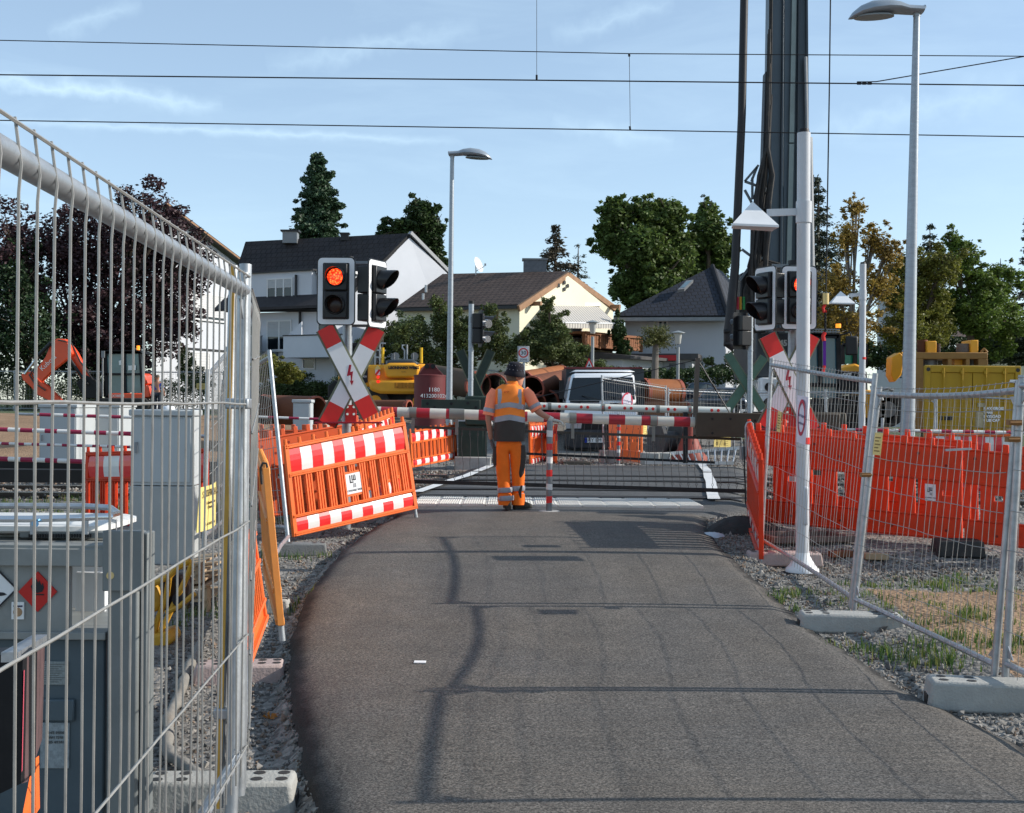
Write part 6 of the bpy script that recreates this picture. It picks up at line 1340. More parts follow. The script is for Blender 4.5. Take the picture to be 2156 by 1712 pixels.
def frames():
 Y = 37.0; t = newt('drill_rack', 'weathered orange yellow steel rack with upright casing parts behind the container', 'steel rack', 2000, Y, z=0.0); I = T0(t)
 wm = mat('weathered_machine_yellow', (0.27, 0.14, 0.035), 0.6, 0, 0.15, 2, dirt=0.4, dirtcol=(0.12, 0.06, 0.03));
 mb = MB(I); pp(mb, [(1926, 742), (2080, 742), (2080, 756), (1926, 756)], Y, 1.2); mb.obj('top_beam', wm, t, bev=0.02)
 for a, b in ((1926, 1944), (1996, 2004), (2060, 2080), (2034, 2042)):
  mb = MB(I); pp(mb, [(a, 756), (b, 756), (b, 912), (a, 912)], Y, 0.5); mb.obj('post', wm if b-a < 30 else rust, t, bev=0.01)
 mb = MB(I); pp(mb, [(1944, 758), (1950, 758), (1950, 912), (1944, 912)], Y+0.7, 0.3); pp(mb, [(1926, 760), (1948, 760), (1948, 912), (1926, 912)], Y+0.2, 0.2); mb.obj('dark_web', rustdark, t)
 for u, v0, r, m_ in ((1942, 716, 11, rust), (1972, 724, 8, rustdark), (2028, 724, 14, mat('grey_rust', (0.16, 0.13, 0.11), 0.7, 0.1, 0.3, 4))):
  mb = MB(I); a, b = P(u, v0, Y+.5), P(u, 742, Y+.5); mb.cyl(b, a, r*Y/F, n=20)
  for k in range(3): q = b.lerp(a, 0.15+0.35*k); mb.cyl(q, q+Vector((0, 0, 0.03)), r*Y/F*1.08, n=20)
  mb.obj('spool', m_, t)
 for a, b, v in ((1952, 1972, 718), (2044, 2060, 716), (1970, 1992, 752)):
  mb = MB(I); pp(mb, [(a, v), (b, v), (b, 743), (a, 743)], Y+0.2, 0.8); mb.obj('bracket_box', machyellow, t, bev=0.02)
 for u in (1958, 2050):
  mb = MB(I); mb.cyl(P(u, 758, Y+.6), P(u, 768+12, Y+.6), 0.22, n=18); mb.obj('casing', zinc, t)
 mb = MB(I); pp(mb, [(2010, 757), (2030, 757), (2030, 770), (2010, 770)], Y+0.3, 0.5); mb.obj('bracket_box', machyellow, t)
 mb = MB(I); mb.tube([P(2066, 742, Y+.2), P(2072, 735, Y+.2), P(2078, 742, Y+.2)], 0.05, 8); mb.obj('lifting_eye', wm, t)
frames()
def bagthings():
 Y = 29; t = newt('big_bag', 'crumpled white foil covered pallet load behind the right barriers', 'bag', 1790, Y); I = T0(t)
 mb = MB(I); rg = random.Random(8); pts = [(1766, 905), (1762, 885), (1772, 872), (1790, 874), (1808, 868), (1828, 874), (1838, 890), (1834, 908)]
 rings = []
 for k in range(6):
  f = k/5; rings.append([P(800+1000-800+ (u-1800)*(1-0.15*abs(f-0.5)) + rg.uniform(-1.5, 1.5), v + 3*abs(f-.5)*2 + rg.uniform(-1.5, 1.5), Y+f*1.2) for u, v in pts])
 mb.loft(rings); mb.obj('cover', mat('crumpled_foil', (0.50, 0.48, 0.47), 0.45, 0, 0.1, 6, 0.6, 8), t)
 t = newt('steel_plate', 'brown steel counterweight plate behind the fence near the white mast', 'steel plate', 1730, 27.5); I = T0(t)
 mb = MB(I); pp(mb, [(1662, 866), (1782, 869), (1784, 930), (1700, 930)], 27.5, 0.2); mb.obj('plate', brownsteel, t, bev=0.03)
 t = newt('ladder', 'aluminium ladder lying on its side beyond the crossing road', 'ladder', 1460, 27.0); I = T0(t); al = mat('aluminium', (0.62, 0.63, 0.64), 0.35, 0.8, 0.08, 5)
 a0, a1 = (1360, 967), (1568, 943)
 for (p, q, Ya, Yb) in (((1358, 974), (1545, 975), 26.9, 26.9), ((1396, 956), (1570, 942), 27.4, 27.6)):
  mb = MB(I); mb.bar(P(*p, Ya), P(*q, Yb), 0.03, 0.07); mb.obj('rail', al, t)
 for k in range(11):
  f = k/10; a = P(1400+f*150, 956-f*12.5, 27.4+.2*f); b = P(1418+f*125, 974, 26.9); mb = MB(I); mb.cyl(a, b, 0.018, n=8); mb.obj('rung', al, t)
 for lab, u, Yc in (('faded red plastic bollard base standing right of the ladder', 1452, 29.5),):
  x = P(u, 900, Yc).x; t = thing('plastic_stand', lab, 'stand', (x, Yc, H(x, Yc))); mb = MB(); mb.lathe([(0.42, 0), (0.42, 0.08), (0.30, 0.25), (0.20, 0.5), (0.13, 0.75), (0.13, 0.9), (0.001, 0.9)], 16); mb.obj('body', mat('faded_red_plastic', (0.25, 0.05, 0.035), 0.6, 0, 0.1, 4, dirt=0.3), t)
 for lab, u0, u1, v0, Yc in (('stack of pale timber boards beyond the barrier', 1395, 1455, 890, 31), ):
  t = newt('timber_stack', lab, 'timber', u0, Yc); I = T0(t); tm = mat('pale_timber', (0.50, 0.38, 0.22), 0.8, 0, 0.12, 6, dirt=0.2)
  for k in range(4): mb = MB(I); pp(mb, [(u0+k*2, v0+k*4.5), (u1-k*3, v0+k*4.5), (u1-k*3, v0+k*4.5+3.8), (u0+k*2, v0+k*4.5+3.8)], Yc, 0.9); mb.obj('plank', tm, t)
 t = newt('cable_drum', 'dark round cable drum behind the mesh right of the orange barrier', 'cable drum', 1375, 30); c = P(1380, 930, 30); I = T0(t)
 mb = MB(I); mb.cyl(c, c+Vector((0.08, 0.03, 0)), 0.48, n=28); mb.cyl(c+Vector((.5, .2, 0)), c+Vector((.58, .23, 0)), 0.48, n=28); mb.cyl(c, c+Vector((.5, .2, 0)), 0.25, n=20); mb.obj('reel', mat('dark_grey_plastic', (0.06, 0.06, 0.062), 0.6, 0, 0.1, 5), t)
 for lab, u, Yc, sx in (('grey concrete block under the ladder', 1368, 27.2, 0.4), ('grey concrete post stub under the ladder rail', 1397, 27.3, 0.3), ('concrete kerb piece beyond the second bollard', 1310, 28.3, 1.0)):
  x = P(u, 900, Yc).x; t = thing('concrete_block', lab, 'block', (x, Yc, H(x, Yc)-0.02)); mb = MB(); mb.cbox((0, 0, 0.14), (sx, 0.3, 0.30)); mb.obj('block', concrete, t, bev=0.02)
 t = newt('manhole_frame', 'flat steel manhole frame lying beyond the far edge of the crossing', 'frame', 1215, 27.2); mb = MB();
 for a, b in (((-.3, -.25, 0), (.3, -.18, .07)), ((-.3, .18, 0), (.3, .25, .07)), ((-.3, -.18, 0), (-.23, .18, .07)), ((.23, -.18, 0), (.3, .18, .07))): mb.box(a, b)
 mb.obj('frame', mat('old_steel', (0.12, 0.10, 0.08), 0.7, 0.3, 0.2, 6), t, bev=0.01)
bagthings()
                 # signs, lanterns
def lantern(lab, u, v0, v1, Y):
 a, b = P(u, v0, Y), P(u, v1, Y); t = thing('park_lantern', lab, 'street lamp', (b.x, Y, b.z), 0, 'small lantern lamps in front of the houses'); h = a.z-b.z
 mb = MB(); mb.cyl((0, 0, 0), (0, 0, h-0.55), 0.055, n=10); mb.obj('pole', mat('lantern_grey', (0.28, 0.30, 0.30), 0.5, 0.3, 0.1, 5), t)
 mb = MB(); mb.lathe([(0.07, h-0.45), (0.09, h-0.42), (0.13, h-0.1), (0.001, h-0.1)], 14); mb.obj('shade', mat('milk_glass', (0.62, 0.62, 0.58), 0.3, 0, 0.02, 3, trans=0.3), t)
 mb = MB(); mb.lathe([(0.001, h), (0.08, h-0.02), (0.23, h-0.07), (0.23, h-0.09), (0.001, h-0.09)], 16); mb.obj('cap', MATS['lantern_grey'], t)
lantern('small lantern lamp in front of the cream house balcony', 1247, 674, 795, 42); lantern('small lantern lamp in front of the grey house', 1427, 696, 800, 42)
def zone30():
 Y = 36; t = newt('speed_sign', 'white square speed zone 30 sign above the worker', 'road sign', 1102, Y, z=P(1102, 850, Y).z); I = T0(t)
 mb = MB(I); mb.cyl(P(1103, 762, Y), P(1103, 850, Y), 0.035, n=8); mb.obj('pole', galv, t)
 mb = MB(I); pp(mb, [(1090, 729), (1114, 729), (1114, 763), (1090, 763)], Y-0.05, 0.03); s = mb.obj('panel', signwhite, t, bev=0.008)
 mb = MB(I);
 for a, b in (((1091, 730), (1113, 730)), ((1091, 762), (1113, 762)), ((1091, 730), (1091, 762)), ((1113, 730), (1113, 762))): mb.bar(P(*a, Y-0.052), P(*b, Y-0.052), 0.008, 0.012)
 mb.obj('border_line', printblack, s)
 mb = MB(I); c = P(1102, 743, Y-0.055); n = 28; R1, R2 = 10.3*Y/F, 7.8*Y/F
 mb.loft([[c+Vector((q*math.cos(6.2832*k/n), d, q*math.sin(6.2832*k/n))) for k in range(n)] for q, d in ((R1, 0), (R1, -.006), (R2, -.006), (R2, 0))], cap=False); mb.obj('red_ring', signred, s)
 ptext('30', 1102, 743.3, Y-0.06, 8.5, printblack, s); ptext('ZONE', 1102, 757.6, Y-0.06, 4.2, printblack, s)
 t = newt('roadwork_sign', 'small red bordered triangular warning sign behind the truck', 'road sign', 1240, 37.5, z=P(1240, 800, 37.5).z); I = T0(t); Y = 37.5
 mb = MB(I); mb.prism([P(1230, 776, Y), P(1252, 776, Y), P(1240, 753, Y)], (0, 0.03, 0)); s = mb.obj('panel', signred, t); mb = MB(I); mb.prism([P(1234.5, 773, Y-.01), P(1247, 773, Y-.01), P(1240.3, 759, Y-.01)], (0, 0.01, 0)); w_ = mb.obj('white_field', signwhite, s)
 mb = MB(I); pp(mb, [(1238, 771), (1241, 765), (1243, 771)], Y-.02, .01); mb.obj('symbol', printblack, w_); mb = MB(I); mb.cyl(P(1240, 770, Y+.05), P(1240, 830, Y+.05), .03, n=8); mb.obj('pole', galv, t)
zone30()
                 # catenary
def wires():
 wm = mat('overhead_wire', (0.02, 0.02, 0.022), 0.5, 0.5, 0.1, 5)
 def wire(label, name, pts, r, cat='overhead wire'):
  base = pts[len(pts)//2]; t = thing(name, label, cat, base, 0, 'overhead line wires above the tracks'); mb = MB(Matrix.Translation(-base)); mb.tube(pts, r, 6); mb.obj('wire', wm, t); return t, base
 def ln(pa, Y, sag=0): return [P(u, v, Y) for u, v in pa]
 t1, b1 = wire('topmost carrying wire across the sky', 'catenary_wire', ln([(-900, 72), (0, 85), (1130, 109), (1325, 113), (2156, 118.5), (3000, 128)], 22.0), 0.0085)
 t2, b2 = wire('middle contact wire across the sky', 'catenary_wire', ln([(-900, 148), (0, 157.5), (1130, 169), (1800, 176), (2156, 180), (3000, 190)], 18.5), 0.0100)
 t3, b3 = wire('lowest contact wire across the sky', 'catenary_wire', ln([(-900, 236), (0, 253.5), (1325, 274), (2156, 288), (3000, 302)], 22.0), 0.0100)
 mb = MB(Matrix.Translation(-b3)); mb.tube([P(1325, 113, 22), P(1327, 273, 22)], 0.005, 5); mb.obj('dropper', wm, t3)
 mb = MB(Matrix.Translation(-b3)); mb.cyl(P(1324.5, 113, 22), P(1325, 119, 22), 0.02, n=6); mb.cyl(P(1326, 266, 22), P(1327, 274, 22), 0.018, n=6); mb.obj('clamp', steelblack, t3)
 mb = MB(Matrix.Translation(-b2)); mb.tube([P(1130, -200, 18.5), P(1130, 168, 18.5)], 0.004, 5); mb.obj('dropper', wm, t2)
 mb = MB(Matrix.Translation(-b2)); mb.cyl(P(1130, 158, 18.5), P(1130, 169, 18.5), 0.016, n=6); mb.obj('clamp', steelblack, t2)
 t4, b4 = wire('slanting feeder wire rising to the right edge', 'catenary_wire', ln([(1804, 173), (1845, 172), (2156, 119), (2900, -20)], 18.5), 0.0085)
 for u in (1809, 1820, 1831): mb = MB(Matrix.Translation(-b4)); mb.cbox(P(u, 175, 18.5), (0.06, 0.03, 0.045)); mb.obj('clamp', steelblack, t4)
wires()
                 # SIGNALS
def rrect(w, h, r, n=5):
 pts = []
 for cx, cz, a0 in ((w-r, h-r, 0), (-w+r, h-r, 90), (-w+r, -h+r, 180), (w-r, -h+r, 270)):
  for k in range(n+1): a = R(a0+90*k/n); pts.append((cx+r*math.cos(a), cz+r*math.sin(a)))
 return pts
sigblack = mat('signal_black', (0.012, 0.012, 0.014), 0.35, 0, 0.1, 5)
def red_lens_material():
 m = bpy.data.materials.new('lit_red_lens'); m.use_nodes = True; t = m.node_tree; l = t.links.new; b = t.nodes['Principled BSDF']
 c = N(t, 'ShaderNodeTexCoord'); v = N(t, 'ShaderNodeTexVoronoi', inp={'Scale': 42.0}); l(c.outputs['Object'], v.inputs['Vector'])
 r_ = N(t, 'ShaderNodeMapRange', inp={'From Min': 0.0, 'From Max': 0.6, 'To Min': 5.5, 'To Max': 0.9}); l(v.outputs['Distance'], r_.inputs[0])
 ra = N(t, 'ShaderNodeMix', data_type='RGBA'); ra.inputs['A'].default_value = (1.0, 0.11, 0.02, 1); ra.inputs['B'].default_value = (1.0, 0.015, 0.005, 1); l(v.outputs['Distance'], ra.inputs['Factor'])
 l(ra.outputs['Result'], b.inputs['Emission Color']); l(r_.outputs[0], b.inputs['Emission Strength']); b.inputs['Base Color'].default_value = (0.4, 0.01, 0.01, 1); b.inputs['Roughness'].default_value = 0.2
 return m
redlit = red_lens_material(); lensdark = mat('unlit_lens', (0.03, 0.012, 0.008), 0.25, 0, 0.1, 5)
def signal_head(parent, loc, yaw, lit, w=0.205, h=0.372, back=False, vis=0.16, name='signal_head'):
 M_ = Matrix.Translation(loc) @ Matrix.Rotation(yaw, 4, 'Z')
 mb = MB(M_); mb.prism([(x, 0, z) for x, z in rrect(w+0.012, h+0.012, 0.055)], (0, 0.012, 0)); head = mb.obj(name, sigblack, parent)
 mb = MB(M_); o, i_ = rrect(w, h, 0.05), rrect(w-0.055, h-0.055, 0.015); n = len(o)
 for k in range(n):
  k2 = (k+1) % n; mb.add([(o[k][0], -0.002, o[k][1]), (o[k2][0], -0.002, o[k2][1]), (i_[k2][0], -0.002, i_[k2][1]), (i_[k][0], -0.002, i_[k][1])], [(0, 1, 2, 3)])
 mb.obj('white_border', signwhite, head, flat=True)
 mb = MB(M_); mb.box((-w+0.075, -0.05, 0.005), (w-0.075, 0.19, h-0.065)); mb.box((-w+0.075, -0.05, -h+0.065), (w-0.075, 0.19, -0.005)); mb.obj('housing', sigblack, head, bev=0.012)
 for k, zc in enumerate((h*0.42, -h*0.42)):
  mb = MB(M_); R0 = 0.100; nn = 20
  rg = []
  for y_, q in ((-0.05, R0+0.012), (-0.05-vis, R0+0.004)):
   rg.append([(q*math.sin(2*math.pi*j/nn), y_ if y_ > -0.06 else (-0.05-vis*(0.5+0.5*math.cos(2*math.pi*j/nn))**0.6*1.0 - 0.0), zc + q*math.cos(2*math.pi*j/nn)) for j in range(nn)])
  rg2 = [[(p[0]*0.95, p[1], zc+(p[2]-zc)*0.95) for p in r_] for r_ in reversed(rg)]
  mb.loft(rg + rg2, cap=False); mb.obj('visor', sigblack, head)
  mb = MB(M_); rings = []
  for q, y_ in ((R0*0.93, -0.051), (R0*0.85, -0.062), (R0*0.5, -0.072), (R0*0.05, -0.075)): rings.append([(q*math.sin(2*math.pi*j/nn), y_, zc+q*math.cos(2*math.pi*j/nn)) for j in range(nn)])
  mb.loft(rings); mb.obj('lens', redlit if (lit and k == 0) else lensdark, head)
 return head
def cross(parent, c, m_ends, m_mid, A0, A1, B0, B1, Y, wpx=34, dy=0.0, bolt=True, th=0.02, skew=0.0, white=None):
 """St Andrew's cross from two arm centre lines given in photograph coordinates"""
 base = Vector(parent.location)
 for k, (a, b) in enumerate(((A0, A1), (B0, B1))):
  p0, p1 = P(*a, Y+dy*k), P(*b, Y+dy*k); p0 = Vector((p0.x, Y - skew*(p0.x-P(*c, Y).x)+dy*k, p0.z)); p1 = Vector((p1.x, Y - skew*(p1.x-P(*c, Y).x)+dy*k, p1.z)); p0 -= base; p1 -= base
  d = (p1-p0); w = wpx*Y/F; u = Vector((0, -1, 0)) if skew == 0 else Vector((-skew, -1, 0)).normalized(); side = d.normalized().cross(u).normalized()*w/2; off = u*-th
  mb = MB(); cuts = [0, 0.2, 0.8, 1.0]
  for j in range(3):
   q0, q1 = p0+d*cuts[j], p0+d*cuts[j+1]; e = off
   mb.prism([q0-side, q1-side, q1+side, q0+side], e, 0 if j != 1 else 1)
  mb.obj('arm', [m_ends, m_mid], parent, flat=True)
  mb = MB()
  for s_ in (-1, 1): mb.bar(p0+side*s_+off*1.3, p1+side*s_+off*1.3, 0.008, 0.045)
  mb.obj('arm_rim', MATS['rim_olive'] if 'rim_olive' in MATS else mat('rim_olive', (0.16, 0.17, 0.11), 0.5, 0, 0.1, 4), parent)
 if bolt:
  z = [(740, 772), (733, 790), (738, 790), (733, 797.5), (737.5, 796), (736, 806), (739.5, 806), (738, 811), (734.0, 806)]
  cx, cy = c; pts = [(1, -19), (5, -19), (3, -6), (8, -7), (6, 10), (9, 10), (6, 19), (2, 10), (4.2, 10), (3.5, 0), (-3.5, 2)]
  mb = MB(); mb.prism([P(cx+x*1.15-3, cy+y_*1.15, Y-0.004)-base for x, y_ in reversed(pts)], (0, 0.003, 0)); mb.obj('lightning_symbol', MATS['bolt_red'] if 'bolt_red' in MATS else mat('bolt_red', (0.42, 0.01, 0.03), 0.4, 0, 0, 3), parent, flat=True)
def crossing_signal(label, u, Y, vtop, vbase, prad):
 x = P(u, 800, Y).x; zb = H(x, Y); t = thing('crossing_signal', label, 'crossing signal', (x, Y+0.12, zb), 0, 'level crossing signal masts'); z = P(u, vtop, Y).z-zb
 mb = MB(); mb.cyl((0, 0, -0.1), (0, 0, z), prad, n=16); mb.obj('mast', galvlamp, t)
 mb = MB(); mb.cyl((0, 0, z), (0, 0, z+0.06), prad*1.15, n=16); mb.obj('mast_cap', black, t)
 return t, zb
 # near left
t, zb = crossing_signal('left near crossing signal with lit red lamp above a red and white cross', 728, 14.3, 549, 1080, 0.055); L0 = Vector(t.location)
signal_head(t, P(707.5, 613, 14.12)-L0, R(-2), True)
signal_head(t, P(795, 619, 14.15)-L0, R(68), False, vis=0.2)
mb = MB(Matrix.Translation(-L0)); mb.bar(P(728, 553, 14.42), P(778, 553, 14.42), 0.04, 0.03); mb.bar(P(728, 686, 14.42), P(778, 686, 14.42), 0.04, 0.03); mb.obj('bracket', zinc, t)
cross(t, (737, 790), signred, signwhite, (685, 690), (780, 876), (793, 691), (689, 893), 14.15, 34, dy=0.03, skew=-0.12)
mb = MB(Matrix.Translation(-L0)); pp(mb, [(727, 853), (750, 852), (750, 890), (727, 890)], 14.24, 0.03); pl = mb.obj('bracket_plate', signred, t)
for u, v in ((731.5, 857), (745, 857), (731.5, 872), (745, 872)): mb = MB(Matrix.Translation(-L0)); mb.cyl(P(u, v, 14.20), P(u, v, 14.24), 0.014, n=8); mb.obj('bolt', chrome, pl)
mb = MB(Matrix.Translation(-L0)); mb.hexa([P(662, 892, 13.95), P(806, 892, 13.95), P(806, 892, 14.3), P(662, 892, 14.3), P(662, 888, 13.95), P(806, 888, 13.95), P(806, 888, 14.3), P(662, 888, 14.3)]); mb.obj('drip_plate', mat('dark_red_paint', (0.36, 0.015, 0.03), 0.4, 0, 0.06, 4), t, bev=0.004)
mb = MB(Matrix.Translation(-L0)); mb.tube([P(716, 705, 14.3), P(708, 730, 14.3), P(722, 750, 14.35)], 0.012, 6); mb.obj('cable', black, t)
 # near right
t, zb = crossing_signal('right near crossing signal and cross partly behind the white mast and mesh fence', 1675, 15.2, 557, 1100, 0.07); L0 = Vector(t.location)
signal_head(t, P(1682.5, 627, 15.02)-L0, R(2), True)
signal_head(t, P(1611, 629, 15.05)-L0, R(-66), False, vis=0.2)
mb = MB(Matrix.Translation(-L0)); mb.bar(P(1626, 560, 15.32), P(1690, 560, 15.32), 0.05, 0.04); mb.bar(P(1626, 694, 15.32), P(1680, 694, 15.32), 0.05, 0.04); mb.obj('bracket', zinc, t)
cross(t, (1660, 800), signred, signwhite, (1615, 706), (1712, 905), (1712, 705), (1612, 900), 15.05, 34, dy=0.03, skew=-0.12)
mb = MB(Matrix.Translation(-L0)); pp(mb, [(1640, 857), (1682, 857), (1682, 900), (1640, 900)], 15.14, 0.03); pl = mb.obj('bracket_plate', signred, t)
for u, v in ((1647, 868), (1658, 868), (1647, 888), (1658, 888)): mb = MB(Matrix.Translation(-L0)); mb.cyl(P(u, v, 15.10), P(u, v, 15.14), 0.014, n=8); mb.obj('bolt', chrome, pl)
mb = MB(Matrix.Translation(-L0)); mb.hexa([P(1596, 905, 14.85), P(1742, 905, 14.85), P(1742, 905, 15.2), P(1596, 905, 15.2), P(1596, 901, 14.85), P(1742, 901, 14.85), P(1742, 901, 15.2), P(1596, 901, 15.2)]); mb.obj('drip_plate', MATS['dark_red_paint'], t, bev=0.004)
 # far left and far right (seen from behind)
def far_signal(label, u, Y, vtop, vbase, hu, hv, yaw, ctr, A0, A1, B0, B1, skew):
 x = P(u, 800, Y).x; zb = H(x, Y); t = thing('crossing_signal', label, 'crossing signal', (x, Y, zb), 0, 'level crossing signal masts'); L0 = Vector(t.location)
 mb = MB(); mb.cyl((0, 0, -0.1), (0, 0, P(u, vtop, Y).z-zb), 0.055, n=14)
 for v in (690, 716, 740, 800): zz = P(u, v, Y).z-zb; mb.cyl((0, 0, zz), (0, 0, zz+0.03), 0.062, n=14)
 mb.obj('mast', galvlamp, t); zz = P(u, vtop, Y).z-zb; mb = MB(); mb.cyl((0, 0, zz), (0, 0, zz+0.06), 0.06, n=14); mb.obj('mast_cap', black, t)
 signal_head(t, P(hu, hv, Y)-L0, yaw, False, vis=0.24)
 mb = MB(Matrix.Translation(-L0)); mb.cbox(P((u+hu)/2, hv-18, Y), (abs(hu-u)*Y/F, 0.12, 0.12)); mb.obj('bracket', zinc, t)
 cross(t, ctr, greenback if skew < 0 else greensteel, greenback if skew < 0 else greensteel, A0, A1, B0, B1, Y+0.1, 16, dy=0.03, bolt=False, skew=0)
 return t, L0
t, L0 = far_signal('far left crossing signal mast seen from behind, left of the worker', 991, 26.2, 640, 965, 1012, 692, R(102), (1003, 800), (968, 738), (1020, 862), (1034, 738), (985, 850), 0.9)
mb = MB(Matrix.Translation(-L0)); mb.cyl(P(1022, 681, 26.1), P(1029, 682, 26.0), 0.09, n=12); mb.cyl(P(1020, 713, 26.1), P(1028, 714, 26.0), 0.07, n=12); mb.obj('reflecting_visor', chrome, t)
t, L0 = far_signal('far right crossing signal mast with pale green cross back', 1579, 26.2, 654, 975, 1560, 697, R(-150), (1572, 805), (1532, 745), (1606, 862), (1610, 752), (1530, 865), -0.9)
mb = MB(Matrix.Translation(-L0)); mb.box(P(1562, 968, 26.3), P(1594, 940, 26.6)); mb.cyl(P(1579, 960, 26.2), P(1579, 880, 26.2), 0.10, n=12); mb.obj('base_block', zinc, t)
                 # LEVEL CROSSING BARRIERS
beamgrey = mat('beam_clamp_grey', (0.20, 0.20, 0.18), 0.5, 0.3, 0.1, 5)
def near_boom():
 Y = 16.6; a, b = P(790, 866.5, Y), P(1466, 889, Y); t = thing('crossing_barrier', 'closed red and white striped crossing barrier with hanging wire skirt near the worker', 'barrier', ((a.x+b.x)/2, Y, 0.2), 0, 'level crossing barriers'); I = T0(t)
 def at(u): f = (u-790)/(1466-790); return a.lerp(b, f)
 edges = []; u = 1213-68.4*6.5
 mb = MB(I); k = 0; us = [790];
 while u < 1466:
  if u > 790: us.append(u)
  u += 34.2
 us.append(1466)
 for i in range(len(us)-1):
  mid = (us[i]+us[i+1])/2; red = ((mid-1213+6840) % 68.4) < 34.2; mb.cyl(at(us[i]), at(us[i+1]), 0.067, n=20, mi=0 if red else 1, caps=(i in (0, len(us)-2)))
 mb.obj('boom', [barrierred, barrierwhite], t)
 for u in (870, 962, 1206, 1376):
  mb = MB(I); p = at(u); d = (b-a).normalized()*0.045*(2.2 if u == 962 else 1); mb.cyl(p-d, p+d, 0.074, n=20); mb.cbox(p+Vector((0, -0.02, -0.16)), (0.04, 0.03, 0.22)); mb.obj('clamp', beamgrey, t)
 ta, tb = P(872, 899, Y), P(1560, 925, Y); ba, bb = P(872, 1014, Y), P(1568, 1034, Y)
 mb = MB(I); mb.bar(ta, tb, 0.02, 0.035); mb.obj('skirt_rail', mat('skirt_brown', (0.05, 0.045, 0.038), 0.6, 0.2, 0.1, 4), t)
 mb = MB(I); mb.bar(ba, bb, 0.03, 0.05); mb.obj('skirt_rail', steelblack, t)
 n = 41; rg = random.Random(3); mb = MB(I)
 for i in range(n+1):
  f = i/n; p, q = ta.lerp(tb, f), ba.lerp(bb, f); j = rg.uniform(-.012, .012); p2, q2 = p-Vector((0, 0, 0.07)), q+Vector((0, 0, 0.09))
  mb.tube([p, p2], 0.004, 4, caps=False); mb.tube([p2, p2.lerp(q2, .3)+Vector((j, 0, 0)), p2.lerp(q2, .7)-Vector((j, 0, 0)), q2], 0.0033, 4, caps=False)
  for c in (p2, q2-Vector((0, 0, 0.02))): mb.tube([c+Vector((0.012*math.sin(k*1.05), 0, 0.02*math.cos(k*1.05))) for k in range(7)], 0.003, 4, caps=False)
  mb.tube([q2-Vector((0, 0, .04)), q], 0.004, 4, caps=False)
 mb.obj('skirt_wire', mat('skirt_wire_steel', (0.10, 0.095, 0.09), 0.5, 0.4, 0.1, 5), t, kind='stuff')
 mb = MB(I); q0, q1 = P(1465, 920, Y-0.12), P(1616, 870, Y-0.12); mb.box((q0.x, Y-0.15, q0.z), (q1.x, Y-0.11, q1.z)); mb.box((q0.x, Y+0.11, q0.z), (q1.x, Y+0.15, q1.z)); mb.box((q0.x+0.03, Y-0.11, q0.z+0.02), (q1.x, Y+0.11, q0.z+0.05)); mb.box((q0.x, Y-0.11, q0.z+0.02), (q0.x+0.03, Y+0.11, q1.z-0.01)); mb.obj('boom_housing', brownsteel, t, bev=0.008)
 mb = MB(I); q2 = P(1760, 930, Y); mb.box((q1.x, Y-0.2, q0.z-0.03), (q2.x, Y-0.12, q1.z)); mb.box((q1.x+0.2, Y-0.12, 0.1), (q1.x+0.75, Y+0.35, q1.z-0.08)); mb.obj('drive_housing', brownsteel, t, bev=0.01)
 mb = MB(I)
 for u, v in ((1500, 882), (1538, 882), (1500, 912), (1590, 886)): mb.cyl(P(u, v, Y-0.16), P(u, v, Y-0.15), 0.016, n=8)
 mb.obj('bolt_head', steelblack, t)
 mb = MB(I); mb.bar(P(1469, 754, Y), P(1464, 870, Y), 0.06, 0.05); mb.obj('stay_post', mat('stay_brown', (0.10, 0.085, 0.07), 0.6, 0, 0.1, 4), t)
 mb = MB(I); mb.tube([P(1469, 757, Y), P(1285, 800, Y), P(1000, 868, Y)], 0.006, 5); mb.tube([P(1469, 757, Y), P(1537, 871, Y)], 0.009, 5); mb.tube([P(1500, 808, Y), P(1508, 822, Y)], 0.016, 6); mb.obj('stay_cable', steelblack, t)
 mb = MB(I); mb.tube([P(1566, 925, Y), P(1570, 1062, Y)], 0.010, 5); mb.obj('chain', steelblack, t)
near_boom()
